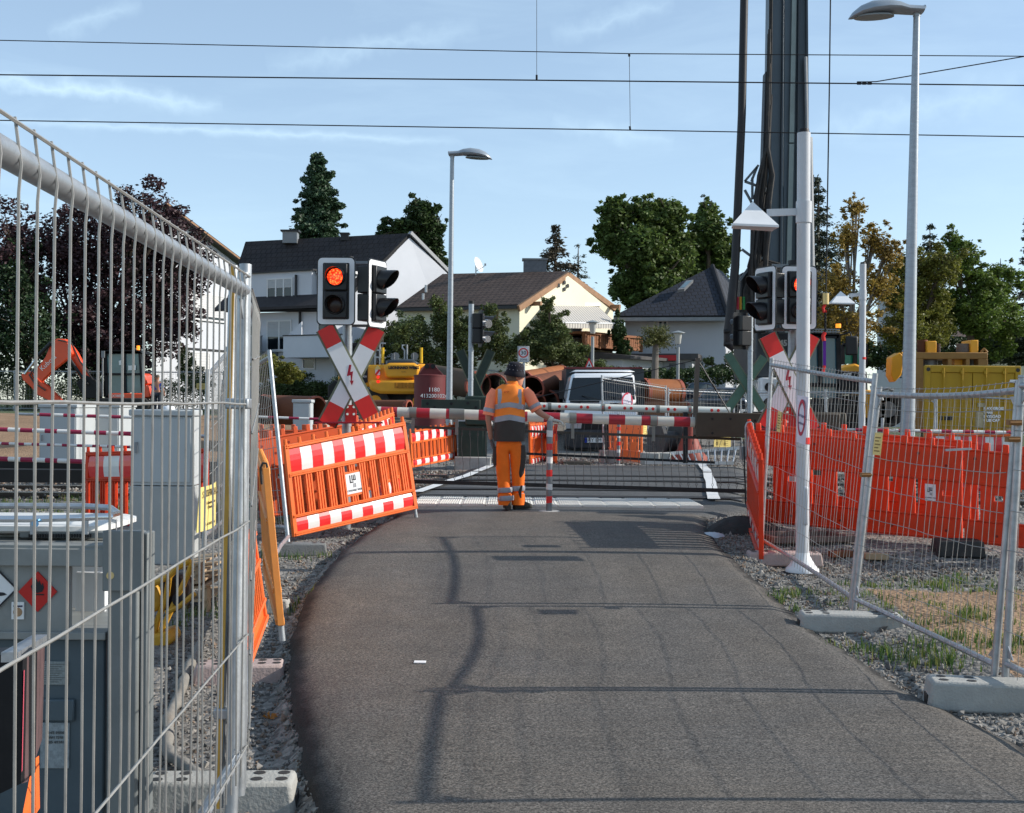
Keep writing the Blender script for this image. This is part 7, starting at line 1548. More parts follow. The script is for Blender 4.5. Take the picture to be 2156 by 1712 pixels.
def far_boom():
 Y = 25.8; a, b = P(1000, 851.5, Y), P(1537, 865, Y); t = thing('crossing_barrier', 'far closed crossing barrier, pale beam back with pairs of red dots', 'barrier', ((a.x+b.x)/2, Y, 0.2), 0, 'level crossing barriers'); I = T0(t)
 def at(u): return a.lerp(b, (u-1000)/537)
 mb = MB(I); mb.cyl(a, b, 0.072, n=20); mb.obj('boom', mat('pale_beam', (0.62, 0.62, 0.57), 0.45, 0, 0.05, 4, dirt=0.25, dirtcol=(0.35, 0.33, 0.28)), t)
 mb = MB(I)
 for k in range(-1, 9):
  for d in (0, 13.6):
   u = 1132 + 45.7*k + d
   if u > 1535: continue
   p = at(u)
   rr = []
   for q, yy in ((0.033, 0.064), (0.030, 0.077), (0.001, 0.079)): rr.append([p + Vector((q*math.cos(6.2832*j/12), -yy, q*math.sin(6.2832*j/12))) for j in range(12)])
   mb2 = MB(I); mb2.loft(rr); mb2.obj('red_reflector', signred, t)
 for u in (1110, 1157, 1270, 1385, 1452): mb = MB(I); p = at(u); mb.cyl(p-Vector((.035, 0, 0)), p+Vector((.035, 0, 0)), 0.080, n=20); mb.obj('clamp', beamgrey, t)
 ta, tb = P(1040, 952, Y), P(1505, 974, Y); mb = MB(I); mb.bar(ta, tb, 0.03, 0.05); mb.obj('skirt_rail', steelblack, t)
 tc, td = P(1040, 872, Y), P(1530, 888, Y); mb = MB(I)
 for i in range(34): f = i/33; mb.tube([tc.lerp(td, f), ta.lerp(tb, f)], 0.004, 4, caps=False)
 mb.obj('skirt_wire', MATS['skirt_wire_steel'], t, kind='stuff')
 mb = MB(I); mb.bar(P(1443, 868, Y-.1), P(1443, 975, Y-.1), 0.09, 0.09); mb.obj('skirt_rail', steelblack, t)
 q0, q1 = P(965, 968, Y), P(1025, 888, Y); mb = MB(I); mb.box((q0.x, Y-0.1, q0.z), (q1.x, Y+0.5, q1.z)); mb.box((q0.x+.07, Y-0.115, q0.z+.08), (q1.x-.07, Y-0.1, q1.z-.08)); mb.obj('drive_housing', greensteel, t, bev=0.015)
 q0, q1 = P(980, 895, Y), P(1028, 834, Y); mb = MB(I); mb.box((q0.x, Y-0.2, q0.z), (q1.x, Y+0.3, q1.z)); mb.obj('counterweight', greensteel, t, bev=0.03)
 q0, q1 = P(889, 869, Y), P(1012, 842, Y); mb = MB(I); mb.box((q0.x, Y-0.30, q0.z), (q1.x, Y-0.21, q1.z)); mb.obj('counterweight_arm', greensteel, t, bev=0.01)
 mb = MB(I)
 for u, v in ((900, 850), (915, 858), (950, 850), (985, 849), (1002, 858)): mb.cyl(P(u, v, Y-0.32), P(u, v, Y-0.30), 0.03, n=8)
 mb.obj('bolt_head', steelblack, t)
 q0, q1 = P(957, 985, Y-.1), P(1034, 962, Y-.1); mb = MB(I); mb.box((q0.x, Y-0.25, 0.1), (q1.x, Y+0.6, q1.z)); mb.obj('plinth', concrete, t, bev=0.02)
far_boom()
                 # BOLLARDS
bolgrey = mat('bollard_grey', (0.20, 0.21, 0.215), 0.45, 0.4, 0.12, 8)
def bollard(label, u, v, Y, h=1.08, rot=0.0):
 x = P(u, v, Y).x; t = thing('bollard', label, 'bollard', (x, Y, 0.218), rot, 'striped bollards in the middle of the path')
 mb = MB(); mb.lathe([(0.037, 0), (0.037, h-0.02), (0.032, h), (0.001, h+0.002)], 18); mb.obj('post', bolgrey, t)
 mb = MB(); k = 0; z = 0.10
 rg = random.Random(2)
 while z < h-0.08:
  bh = 0.075+rg.uniform(-.006, .006); dz = rg.uniform(-.004, .004); n = 18; m_ = k % 2
  lo = [(0.0382*math.cos(6.2832*j/n), 0.0382*math.sin(6.2832*j/n), z+dz*math.cos(6.28*j/n)) for j in range(n)]; hi = [(p[0], p[1], p[2]+bh) for p in lo]
  b2 = MB(); b2.loft([lo, hi], cap=False); b2.obj('tape_band', filmred if k % 2 == 0 else filmwhite, t); z += 0.158; k += 1
 mb = MB(); mb.lathe([(0.13, 0), (0.12, 0.006), (0.038, 0.008)], 20); mb.obj('mortar_ring', mat('mortar', (0.42, 0.40, 0.37), 0.9, 0, 0.1, 6), t)
bollard('near red and white taped grey bollard under the worker hand', 1156, 1083, 15.05); bollard('far red and white taped grey bollard beyond the crossing', 1302, 975, 26.75, rot=1.0)
                 # MASTS AND LAMPS
def pyramid_mast(label, utop, ubot, vtop, Y, r, hood, arm_v, foot=True, band=None):
 a = P(utop, vtop, Y); x = P(ubot, 900, Y).x; zb = H(x, Y); t = thing('camera_mast', label, 'mast', (x, Y, zb), 0, 'white masts with pyramid hoods'); L0 = Vector(t.location); h = a.z-zb
 mb = MB(Matrix.Translation(-L0)); mb.cyl((x, Y, zb-0.05), a, r, r, n=20); mb.obj('pole', polewhite, t)
 mb = MB(Matrix.Translation(-L0)); mb.cyl(a, a+Vector((0, 0, 0.035)), r*0.9, r*0.75, n=16); mb.obj('pole_cap', steelblack, t)
 au, av = hood[0]; bl, br_ = hood[1], hood[2]; ap = P(au, av, Y-0.05); A, B = P(*bl, Y-0.2), P(*br_, Y-0.2); C, D = B+Vector((0.02, 0.42*(B.x-A.x)/0.42, 0.02)), A+Vector((0.06, 0.42*(B.x-A.x)/0.42, 0.03))
 ap.y = (A.y+C.y)/2
 mb = MB(Matrix.Translation(-L0)); lip = Vector((0, 0, -0.02*(B.x-A.x)/0.42)); mb.add([A, B, C, D, ap], [(0, 1, 4), (1, 2, 4), (2, 3, 4), (3, 0, 4)]); mb.hexa([A+lip, B+lip, C+lip, D+lip, A, B, C, D]); mb.obj('hood', whitepaint, t, flat=True)
 hx = hood[3]; mb = MB(Matrix.Translation(-L0)); mb.bar(P(hx, arm_v, Y), P(ubot, arm_v-2, Y), r*0.5, r*1.05); mb.obj('arm', polewhite, t)
 pv = P((utop*0.7+ubot*0.3), arm_v-1, Y); mb = MB(Matrix.Translation(-L0)); mb.cyl(pv-Vector((0, 0, r*1.6)), pv+Vector((0, 0, r*1.6)), r*1.18, n=20); mb.obj('collar', polewhite, t)
 if band:
  q0, q1 = P(ubot, band[1], Y), P(ubot, band[0], Y); mb = MB(Matrix.Translation(-L0)); mb.cyl(Vector((x, Y, q0.z)), Vector((x, Y, q1.z)), r*1.03, n=20); mb.obj('red_band', signred, t)
 if foot:
  mb = MB(); mb.lathe([(0.155, 0.02), (0.15, 0.05), (0.12, 0.08), (r*1.1, 0.17), (r*1.05, 0.2)], 22); mb.obj('foot_cone', whitepaint, t)
  mb = MB(); mb.lathe([(0.18, -0.06), (0.18, 0.015), (0.14, 0.02)], 22); mb.obj('foot_ring', rubber, t)
 return t, L0
t, L0 = pyramid_mast('tall white mast with triangular hood arm standing right of the path', 1692.5, 1692, 280, 11.65, 0.0615, ((1587, 422), (1543, 470), (1640, 474), 1615), 448, band=(921, 935))
mb = MB(Matrix.Translation(-L0)); mb.cbox(P(1695, 1065, 11.65-0.04), (0.06, 0.065, 0.36)); mb.obj('hatch', polewhite, t, bev=0.02)
pyramid_mast('smaller white mast with triangular hood near the yellow container', 1817, 1815, 556, 24.5, 0.062, ((1772, 612), (1751, 637), (1801, 638), 1788), 622, foot=False, band=(752, 757))
def street_lamp(label, ut, vt, ub, Y, rt, rb, tip, sgn, size, zb=None):
 a = P(ut, vt, Y); b = P(ub, 900, Y); zb = H(b.x, Y); t = thing('street_lamp', label, 'street lamp', (b.x, Y, zb), 0, 'galvanised street lamps'); L0 = Vector(t.location); I = Matrix.Translation(-L0)
 base = Vector((b.x, Y, zb-0.05)); mb = MB(I); mb.cyl(base, a, rb, rt, n=18); mb.obj('pole', galvlamp, t)
 L_ = size; hm = mat('lamp_head_grey', (0.30, 0.34, 0.38), 0.35, 0.35, 0.04, 4); x0 = a.x + (-0.09*sgn)*L_; rings = []; n = 16
 prof = [(0.0, 0.055, 0.16, 0.02), (0.02, 0.075, 0.18, -0.01), (0.22, 0.075, 0.19, 0.0), (0.34, 0.10, 0.23, 0.02), (0.5, 0.13, 0.27, 0.015), (0.7, 0.13, 0.27, -0.01), (0.85, 0.10, 0.22, -0.045), (0.95, 0.055, 0.13, -0.085), (1.0, 0.01, 0.03, -0.115)]
 for f, hh, ww, zo in prof:
  ring = []
  for k in range(n):
   an = 2*math.pi*k/n; c, s_ = math.cos(an), math.sin(an); zz = hh*L_*1.0*(s_ if s_ > 0 else s_*0.42); ring.append((x0 + sgn*f*L_, a.y + ww*L_*0.75*c*(1 if sgn > 0 else 1), a.z + 0.055*L_ + zo*L_ + zz))
  rings.append(ring)
 mb = MB(I); mb.loft(rings); hd = mb.obj('lamp_head', hm, t)
 mb = MB(I); mb.cyl(a-Vector((0, 0, 0.02)), a+Vector((0, 0, 0.06*L_)), rt*1.15, n=14); mb.obj('spigot', galvlamp, t)
 rings = []; zf = a.z+0.055*L_-0.045*L_
 mb = MB(I); pts = [(x0+sgn*(0.66+0.27*math.cos(6.2832*k/18))*L_, a.y+0.15*L_*math.sin(6.2832*k/18), zf-0.012*L_-0.03*L_*(0.5+0.5*math.cos(6.2832*k/18))) for k in range(18)]
 mb.prism(pts, (0, 0, -0.02*L_)); mb.obj('lamp_glass', mat('lamp_glass', (0.20, 0.22, 0.22), 0.15, 0, 0.1, 4), hd)
street_lamp('left galvanised street lamp with flat grey head near the worker', 952, 330, 945, 28.0, 0.045, 0.076, 1035, 1, 0.98)
street_lamp('right tall galvanised street lamp rising behind the red barriers', 1930, 32, 1909, 17.0, 0.043, 0.105, 1789, -1, 1.01)
                 # SITE BARRIERS (mid distance)
def BQ(bl, br, tr, tl, Yl, Yr): return P(*bl, Yl), P(*br, Yr), P(*tr, Yr), P(*tl, Yl)
barrier('main orange slatted barrier with striped film and company plate left of the path', *BQ((617, 1131), (878, 1071), (851, 888), (597, 938), 13.1, 14.3), logo=True, feet=(0.0, 0.13))
barrier_back('orange barrier seen from behind directly beyond the main left barrier', *BQ((548, 1092), (770, 1062), (755, 888), (536, 926), 14.6, 15.3), main=mat('deep_orange_plastic', (0.62, 0.10, 0.03), 0.4, 0, 0.08, 4, dirt=0.25, dirtcol=(0.3, 0.08, 0.04)), slots=8, nnub=9)
barrier('orange striped barrier climbing to the right behind the main left barrier', *BQ((766, 1072), (843, 1040), (826, 868), (750, 897), 14.5, 16.2), start=0)
barrier_back('far orange barrier with white patches left of the crossing cross', *BQ((535, 1045), (716, 1040), (712, 905), (524, 905), 17.6, 17.6), main=MATS['deep_orange_plastic'], slots=8, nnub=9)
barrier('orange slatted barrier beyond the tracks left of the green barrier drive', *BQ((866, 985), (962, 966), (958, 893), (862, 908), 24.2, 26.0), feet=(0.0, 0.0))
barrier('orange barrier just beyond the tracks right behind the worker', *BQ((1116, 985), (1152, 975), (1150, 890), (1114, 893), 27.0, 29.2), feet=(0, 0))
barrier('orange barrier turned edge on beside the near bollard hand', *BQ((1150, 972), (1172, 990), (1170, 905), (1148, 892), 29.5, 27.5), feet=(0, 0), films=False)
barrier_back('bright orange barrier behind the far bollard facing the crossing', *BQ((1283, 962), (1352, 975), (1352, 884), (1283, 884), 28.6, 27.2), main=mat('bright_orange_plastic', (0.90, 0.20, 0.05), 0.35, 0, 0.05, 4, dirt=0.1, dirtcol=(0.5, 0.15, 0.08)), slots=6, nnub=8, feet=(0, 0))
barrier('red orange striped barrier half hidden behind the big grey cabinet', *BQ((183, 1125), (437, 1140), (437, 944), (183, 952), 14.9, 13.6), main=redorange, nstripe=7, start=0)
barrier_back('long red orange barrier right of the crossing seen from behind, left panel', *BQ((1597, 1098), (2026, 1140), (2026, 942), (1592, 905), 14.0, 12.6), slots=8, nnub=9, sticker=1.95, start=1)
barrier_back('second row red orange barrier whose top stubs show above the first', *BQ((1650, 1082), (2060, 1115), (2058, 930), (1646, 897), 14.7, 13.5), slots=8, nnub=10)
barrier_back('red orange barrier seen from behind at the right edge', *BQ((2031, 1142), (2330, 1172), (2332, 975), (2033, 944), 12.55, 11.8), slots=6, nnub=8)
barrier('end of a red orange barrier standing along the path, nearly edge on', *BQ((1577, 1104), (1603, 1178), (1602, 968), (1577, 895), 13.9, 11.9), main=redorange, nstripe=9, feet=(0.05, 0.10), start=1)
barrier('pale orange barrier top showing behind the red barriers at far right', *BQ((1946, 1040), (2150, 1046), (2150, 914), (1946, 911), 20.0, 20.0), main=orange, feet=(0, 0))
t = thing('coupling_hoop', 'bent galvanised coupling hoop over the near end of the narrow red barrier', 'hoop', P(1578, 900, 13.85)); mb = MB(T0(t)); mb.tube([P(1570, 925, 13.8), P(1570, 897, 13.8), P(1573, 890, 13.8), P(1580, 888, 13.8), P(1585, 892, 13.8), P(1586, 905, 13.8)], 0.009, 6); mb.obj('hoop', galv, t)
t = thing('coupling_clip', 'galvanised clip joining the two long red barriers', 'clip', P(2024, 945, 12.4)); mb = MB(T0(t)); mb.bar(P(1990, 948, 12.4), P(2045, 945, 12.4), 0.03, 0.02); mb.obj('clip', galv, t)
                 # SITE FENCES (mid distance)
def FP(label, bl, br, tr, tl, Yl, Yr, **kw): return fence_panel(label, *BQ(bl, br, tr, tl, Yl, Yr), **kw)
FP('mesh fence panel with notice sheet in front of the white truck', (1272, 976), (1402, 985), (1402, 812), (1267, 790), 28.0, 30.5, rows=8, wr=0.0028, group='mesh fence beyond the crossing', tag_at=(1.6, 0.37, 0.4, 0.25))
FP('mesh fence panel right of the notice sheet behind the ladder', (1407, 980), (1560, 985), (1560, 823), (1407, 816), 30.6, 31.5, rows=8, wr=0.0028, group='mesh fence beyond the crossing', tag_at=(1.3, 0.26, 0.5, 0.28))
FP('mesh fence panel in front of the rig cab', (1545, 985), (1738, 990), (1737, 820), (1545, 822), 31.0, 30.0, rows=8, wr=0.0028, group='mesh fence beyond the crossing')
FP('mesh fence panel between the rig cab and the street lamp', (1740, 985), (1905, 992), (1905, 826), (1740, 820), 29.8, 29.2, rows=8, wr=0.0028, group='mesh fence beyond the crossing', tag_at=(1.2, 0.28, 0.5, 0.28))
FP('mesh fence panel in front of the left part of the yellow container', (1910, 992), (1968, 993), (1968, 835), (1910, 829), 28.8, 28.6, rows=8, wr=0.0028, group='mesh fence beyond the crossing')
FP('mesh fence panel in front of the yellow container lettering', (1972, 993), (2190, 1000), (2190, 838), (1972, 826), 28.9, 28.0, rows=8, wr=0.0028, group='mesh fence beyond the crossing', tag_at=(2.1, 0.42, 0.4, 0.25))
t, q = FP('right fence panel nearest the crossing with red bordered notice sheet', (1602, 1160), (1790, 1288), (1843, 786), (1625, 754), 12.6, 9.3, hr=(0.20, 0.33, 0.46, 0.60, 0.74, 0.87), wr=0.0019, wob=0.012, bend=-0.04, group='mesh fence right of the path', tag_at=(0.55, 0.64, 0.14, 0.19))
t2, q2 = FP('middle right fence panel with slack mesh and yellow tag', (1797, 1290), (2092, 1438), (2146, 800), (1852, 814), 9.2, 6.95, hr=(0.17, 0.30, 0.43, 0.56, 0.69, 0.82, 0.9), wr=0.0019, wob=0.012, bend=-0.05, group='mesh fence right of the path', tag_at=(0.12, 0.70, 0.16, 0.16))
FP('right fence panel cut by the right picture edge', (2116, 1436), (2520, 1640), (2560, 780), (2152, 790), 6.9, 5.1, hr=(0.17, 0.30, 0.43, 0.56, 0.69, 0.82, 0.9), wr=0.0019, wob=0.01, group='mesh fence right of the path')
for lab, u0, v0, Y0 in (('orange brown clamp on the joint of the first and second right fence panels', 1822, 1000, 9.15), ('clamp on the joint at the rightmost visible fence post', 2135, 890, 6.88), ('lower clamp at the rightmost visible fence post', 2132, 925, 6.88)):
 t = thing('fence_clamp', lab, 'clamp', P(u0, v0, Y0)); mb = MB(T0(t)); mb.cbox(P(u0, v0, Y0), (0.07, 0.05, 0.03)); mb.cyl(P(u0-8, v0, Y0-0.03), P(u0+16, v0, Y0-0.03), 0.008, n=6); mb.obj('clamp', mat('rusty_clamp', (0.25, 0.13, 0.05), 0.6, 0.3, 0.2, 10), t)
def notice(label, pts, Ys, ctr, Yc, rx, ry, lines=True):
 c = P(*ctr, Yc); t = thing('notice_sheet', label, 'notice', c); I = T0(t); mb = MB(I); q = [P(u, v, y) for (u, v), y in zip(pts, Ys)]; mb.prism(q, (0, 0.004, 0)); s = mb.obj('sheet', mat('white_sheet', (0.70, 0.66, 0.74), 0.5, 0, 0.03, 4), t, flat=True)
 n = (q[1]-q[0]).cross(q[3]-q[0]).normalized(); n = n if n.y < 0 else -n; ex = (q[1]-q[0]).normalized(); ez = n.cross(ex); ez = ez if ez.z > 0 else -ez
 o = sum(q, Vector())/4 + n*0.006; c2 = o + ez*((c-o).dot(ez)); k = 28
 mb = MB(I); mb.loft([[c2 + n*d + ex*(a*math.cos(6.2832*j/k)) + ez*(b*math.sin(6.2832*j/k)) for j in range(k)] for a, b, d in ((rx, ry, 0), (rx, ry, .002), (rx*.8, ry*.8, .002), (rx*.8, ry*.8, 0))], cap=False); mb.obj('red_ring', mat('print_crimson', (0.50, 0.02, 0.06), 0.5, 0, 0, 4), s)
 if lines:
  for tx, dz in (('Durchgang', 0.02), ('verboten', -0.05)): text(tx, rx*0.40, mat('print_navy', (0.05, 0.06, 0.16), 0.6, 0, 0, 4), s, frameM(c2+n*0.002+ez*dz - Vector(t.location), ex, ez), extrude=0.0005)
notice('white notice sheet with red ring hanging on the first right fence panel', [(1679, 832), (1702, 836), (1696, 938), (1677, 930)][::-1], [11.4, 11.15, 11.15, 11.4][::-1], (1689, 880), 11.25, 0.10, 0.165)
notice('small white notice sheet with red ring on the fence before the truck', [(1309, 827), (1328, 829), (1330, 866), (1314, 862)][::-1], [28.4, 28.5, 28.5, 28.4][::-1], (1320, 845), 28.4, 0.15, 0.21)
                 # CABINETS
def cabinet_box(label, u0, u1, vt, Y, depth, ur, h=None, lid=True, split=None, yaw=0, name='switch_cabinet'):
 a, b = P(u0, vt, Y), P(u1, vt, Y); w = b.x-a.x; zb = min(H(a.x, Y), H(b.x, Y))-0.03; hh = a.z-zb; t = thing(name, label, 'cabinet', (a.x, Y, zb), yaw, 'grey electrical cabinets')
 hs = hh*(0.45 if split is None else split)
 mb = MB(); mb.box((0.0, 0.0, 0), (w, depth, hs-0.006)); mb.obj('plinth', mat('cabinet_base', (0.36, 0.37, 0.36), 0.7, 0, 0.06, 4, dirt=0.25, dirtcol=(0.25, 0.23, 0.2)), t, bev=0.008)
 mb = MB(); mb.box((0.008, 0.012, hs), (w-0.008, depth-0.008, hh-0.06)); bd = mb.obj('body', cabinet, t, bev=0.008)
 mb = MB(); mb.box((0.03, 0.0, hs+0.03), (w-0.03, 0.011, hh-0.08)); d = mb.obj('door', cabinet, t, bev=0.004)
 mb = MB(); mb.box((0.05, -0.02, (hs+hh)/2-0.05), (0.075, -0.001, (hs+hh)/2+0.05)); mb.obj('handle', zinc, d)
 mb = MB(); mb.box((-0.012, -0.015, hh-0.058), (w+0.012, depth+0.01, hh)); mb.obj('lid', cabinet, t, bev=0.012)
 return t
cabinet_box('big grey cabinet close behind the left fence', 274, 408, 862, 11.5, 0.28, 0, split=0.52)
cabinet_box('wide grey cabinet left of the white helmet worker', 82, 162, 851, 21.5, 1.15, 0, split=0.12)
cabinet_box('grey cabinet behind the white helmet worker', 196, 252, 851, 22.5, 1.0, 0, split=0.12)
cabinet_box('small pale grey cabinet behind the barriers near the cross', 616, 655, 841, 22.0, 0.32, 0, split=0.3)
                 # STRIPED POLES on the left
def striped_pole(label, u0, v0, u1, v1, Y0, Y1, r=0.03, per=0.30):
 a, b = P(u0, v0, Y0), P(u1, v1, Y1); base = (a+b)/2; t = thing('striped_pole', label, 'striped pole', base, 0, 'red and white striped barrier poles'); n = int((b-a).length/(per/2)); I = T0(t); mb = MB(I)
 for k in range(n): mb.cyl(a.lerp(b, k/n), a.lerp(b, (k+1)/n), r, n=10, mi=k % 2, caps=False)
 mb.obj('tube', [mat('pole_crimson', (0.30, 0.02, 0.06), 0.45, 0, 0.05, 5), filmwhite], t)
 mb = MB(I); mb.cyl(a-(b-a).normalized()*0.3, a, r*0.8, n=8); mb.cyl(b, b+(b-a).normalized()*0.3, r*0.8, n=8); mb.obj('end_sleeve', galv, t)
striped_pole('uppermost striped pole behind the left fence', 84, 873, 360, 881, 17.0, 17.0, 0.024); striped_pole('second striped pole from the top behind the left fence', -60, 902, 380, 917, 15.6, 15.6, 0.028)
striped_pole('third striped pole behind the left fence', -60, 932, 370, 944, 17.0, 17.0, 0.020, 0.2); striped_pole('lowest striped pole in front of the dark rail', -60, 964, 330, 977, 15.6, 15.6, 0.03)
striped_pole('striped pole in front of the small cabinet left of the cross', 522, 877, 716, 884, 19.0, 19.0, 0.020); striped_pole('striped pole above the red barriers at right', 1800, 905, 2140, 911, 17.8, 17.8, 0.024)
for lab, u, v0, v1, Y0 in (('galvanised post holding the striped poles beside the helmet worker', 371, 875, 1000, 17.0), ('galvanised post holding striped poles at the wide cabinet', 205, 898, 980, 17.0), ('galvanised post at the end of the striped pole near the lamp', 1858, 880, 960, 17.8)):
 p = P(u, v1, Y0); t = thing('pole_stand', lab, 'post', (p.x, Y0, H(p.x, Y0))); mb = MB(T0(t)); mb.cyl((p.x, Y0+0.04, H(p.x, Y0)-0.05), P(u, v0, Y0+0.04), 0.022, n=10); mb.obj('post', galv, t)
t = thing('cable_trough', 'long dark cable trough and rail face along the track at far left', 'cable trough', P(-100, 1000, 16.6)); mb = MB(T0(t)); mb.box(P(-420, 1012, 16.9), P(470, 990, 17.2)); mb.box(P(-420, 988, 17.3), P(470, 972, 17.5)); mb.obj('duct', mat('dark_duct', (0.022, 0.020, 0.019), 0.7, 0.1, 0.2, 3), t)
                 # LEFT NEAR FENCE
t, q = fence_panel('near left fence panel crossing the whole left side of the picture', P(-1500, 0, 1.2)*0+Vector((P(-120, 300, 2.0).x+0.03, 1.35, -0.02)), P(503, 1652, 4.80), P(513, 574, 4.86), Vector((P(-120, 300, 2.0).x+0.03, 1.35, 2.022)),
 pitch=0.10, r=0.024, wr=0.0032, wob=0.008, rr=0.027, hr=(0.075, 0.292, 0.510, 0.742), group='mesh fence left of the path')
tq = thing('fence_tag', 'yellow rental tag tied to the near left fence with black lettering', 'tag', q.p(q.L*0.80, 0.60, 0.05)+Vector(t.location))
A_, B_, C_, D_ = P(413, 1122, 4.35), P(453, 1105, 4.55), P(454, 1014, 4.55), P(419, 1027, 4.35)
mb = MB(T0(tq)); o_ = Vector(tq.location); nn = (B_-A_).cross(D_-A_).normalized(); K = 8
qq = Quad(A_, B_, C_, D_);
for k in range(K):
 s0, s1 = qq.L*k/K, qq.L*(k+1)/K; b0, b1 = 0.012*math.sin(math.pi*k/K), 0.012*math.sin(math.pi*(k+1)/K)
 mb.hexa([qq.p(s0, 0, b0+.002), qq.p(s1, 0, b1+.002), qq.p(s1, 0, b1), qq.p(s0, 0, b0), qq.p(s0, 1, b0+.002), qq.p(s1, 1, b1+.002), qq.p(s1, 1, b1), qq.p(s0, 1, b0)])
tg = mb.obj('tag_plate', yellowplate, tq)
def tagtext(s, t_, size, bold=0): text(s, size, mat('tag_black', (0.10, 0.07, 0.03), 0.6, 0, 0, 3), tg, frameM(qq.p(qq.L*0.5, t_, 0.017)-o_, B_-A_, D_-A_), extrude=0.0004, bold=bold)
tagtext('SCHWALL', 0.84, 0.034, 0.0006); tagtext('Bundesweite', 0.62, 0.016); tagtext('Baumiete', 0.52, 0.016); tagtext('Tel. 02171 584', 0.14, 0.014)
yt = mat('yellow_tape', (0.60, 0.33, 0.05), 0.5, 0, 0.12, 12, dirt=0.3)
a_, b_ = P(492, 560, 4.95), P(462, 1700, 4.75); t = thing('fence_post', 'galvanised post with yellow tape strip beside the near left fence post', 'post', b_); mb = MB(T0(t)); mb.cyl(b_, a_, 0.018, n=14); mb.obj('tube', galv, t); mb = MB(T0(t)); e = Vector((0.001, -0.016, 0)); mb.bar(b_+e, a_+e, 0.016, 0.008); mb.obj('tape', yt, t)
a_, b_ = P(517, 557, 4.9), P(487, 1712, 4.72); t = thing('fence_post', 'bright galvanised joint post at the end of the near left fence', 'post', b_); mb = MB(T0(t)); mb.cyl(b_, a_, 0.0245, n=18); mb.obj('tube', galv, t)
for lab, v0 in (('small steel joint clamp low on the near left posts', 1500), ('steel joint clamp high on the near left posts', 850)):
 t = thing('fence_clamp', lab, 'clamp', P(480, v0, 4.7)); mb = MB(T0(t)); mb.cbox(P(478 if v0 > 1000 else 502, v0, 4.78), (0.09, 0.07, 0.04)); mb.obj('clamp', galv, t, bev=0.006)
fence_panel('second left fence panel running away almost edge on', P(508, 1640, 4.95), P(527, 1300, 8.3), P(540, 655, 8.3), P(518, 600, 4.98), pitch=0.10, r=0.02, wr=0.0026, wob=0.01, hr=(0.1, 0.25, 0.4, 0.55, 0.7, 0.85), group='mesh fence left of the path')
fence_panel('third left fence panel with bent top rail behind the near post', P(430, 1150, 10.5), P(470, 1120, 12.5), P(478, 730, 12.5), P(438, 778, 10.5), pitch=0.12, r=0.021, wr=0.0025, wob=0.01, rows=7, group='mesh fence left of the path')
fence_panel('leaning fence panel in front of the left orange barriers', P(452, 1120, 16.5), P(606, 1135, 12.9), P(567, 738, 13.2), P(470, 800, 16.3), pitch=0.10, r=0.023, wr=0.0026, wob=0.015, rows=8, group='mesh fence left of the path')
mb = None
t = thing('fence_rail', 'bottom tube of the leaning fence lying toward the camera', 'tube', P(560, 1200, 11)); mb = MB(T0(t)); mb.tube([P(607, 1130, 12.8), P(590, 1150, 12.0), P(556, 1218, 10.4)], 0.02, 8); mb.obj('tube', galv, t)
barrier('amber orange barrier seen end on at the left edge of the path', *BQ((560, 1200), (592, 1318), (560, 985), (548, 955), 10.2, 7.9), main=amberp, feet=(0, 0.1), films=False, nub=0.04)
barrier('orange barrier leaning end on at the left beside the near fence', *BQ((502, 1445), (556, 1300), (530, 1118), (498, 1160), 6.35, 7.6), main=orange, feet=(0.12, 0.09), films=False, nub=0.03)
t = thing('rubber_grip', 'black rubber strap looped over the amber barrier end', 'strap', P(552, 985, 7.9)); mb = MB(T0(t)); mb.tube([P(551, 1020, 7.85), P(549, 985, 7.85), P(553, 975, 7.85), P(561, 976, 7.85), P(563, 985, 7.85)], 0.008, 6); mb.obj('strap', rubber, t)
def FB(label, u, v, ang, size=(0.75, 0.23, 0.13), Y=None, m=None, dz=0.0):
 g = G(u, v); return foot_block(label, (g.x, g.y, g.z-0.01+dz), ang, size, m)
FB('near concrete foot under the left fence joint at the bottom of the picture', 465, 1700, R(3), (0.66, 0.23, 0.145))
FB('weathered reddish concrete foot under the leaning orange barrier', 505, 1435, R(8), (0.56, 0.24, 0.13), m=mat('reddish_concrete', (0.40, 0.31, 0.29), 0.9, 0, 0.14, 8, 0.5, 70, dirt=0.4))
FB('dark concrete foot under the leaning fence beside the main orange barrier', 636, 1168, R(10), (0.50, 0.22, 0.13), m=mat('dark_concrete', (0.17, 0.175, 0.175), 0.9, 0, 0.14, 8, 0.5, 70, dirt=0.4))
FB('broken concrete foot beside the amber barrier', 585, 1288, R(5), (0.20, 0.22, 0.12));
FB('pale concrete slab behind the leaning fence', 560, 1120, R(15), (0.5, 0.3, 0.08))
FB('concrete foot under the joint of the first and second right fence panels', 1790, 1325, R(-5), (0.72, 0.24, 0.13))
FB('concrete foot under the right fence at the picture edge', 2130, 1492, R(-9), (0.90, 0.25, 0.16))
FB('pinkish concrete foot under the narrow red barrier', 1650, 1188, R(-3), (0.72, 0.24, 0.13), m=MATS['reddish_concrete'])
FB('black rubber foot under the joint of the long red barriers', 2016, 1168, R(-6), (0.46, 0.36, 0.16), m=rubber, )
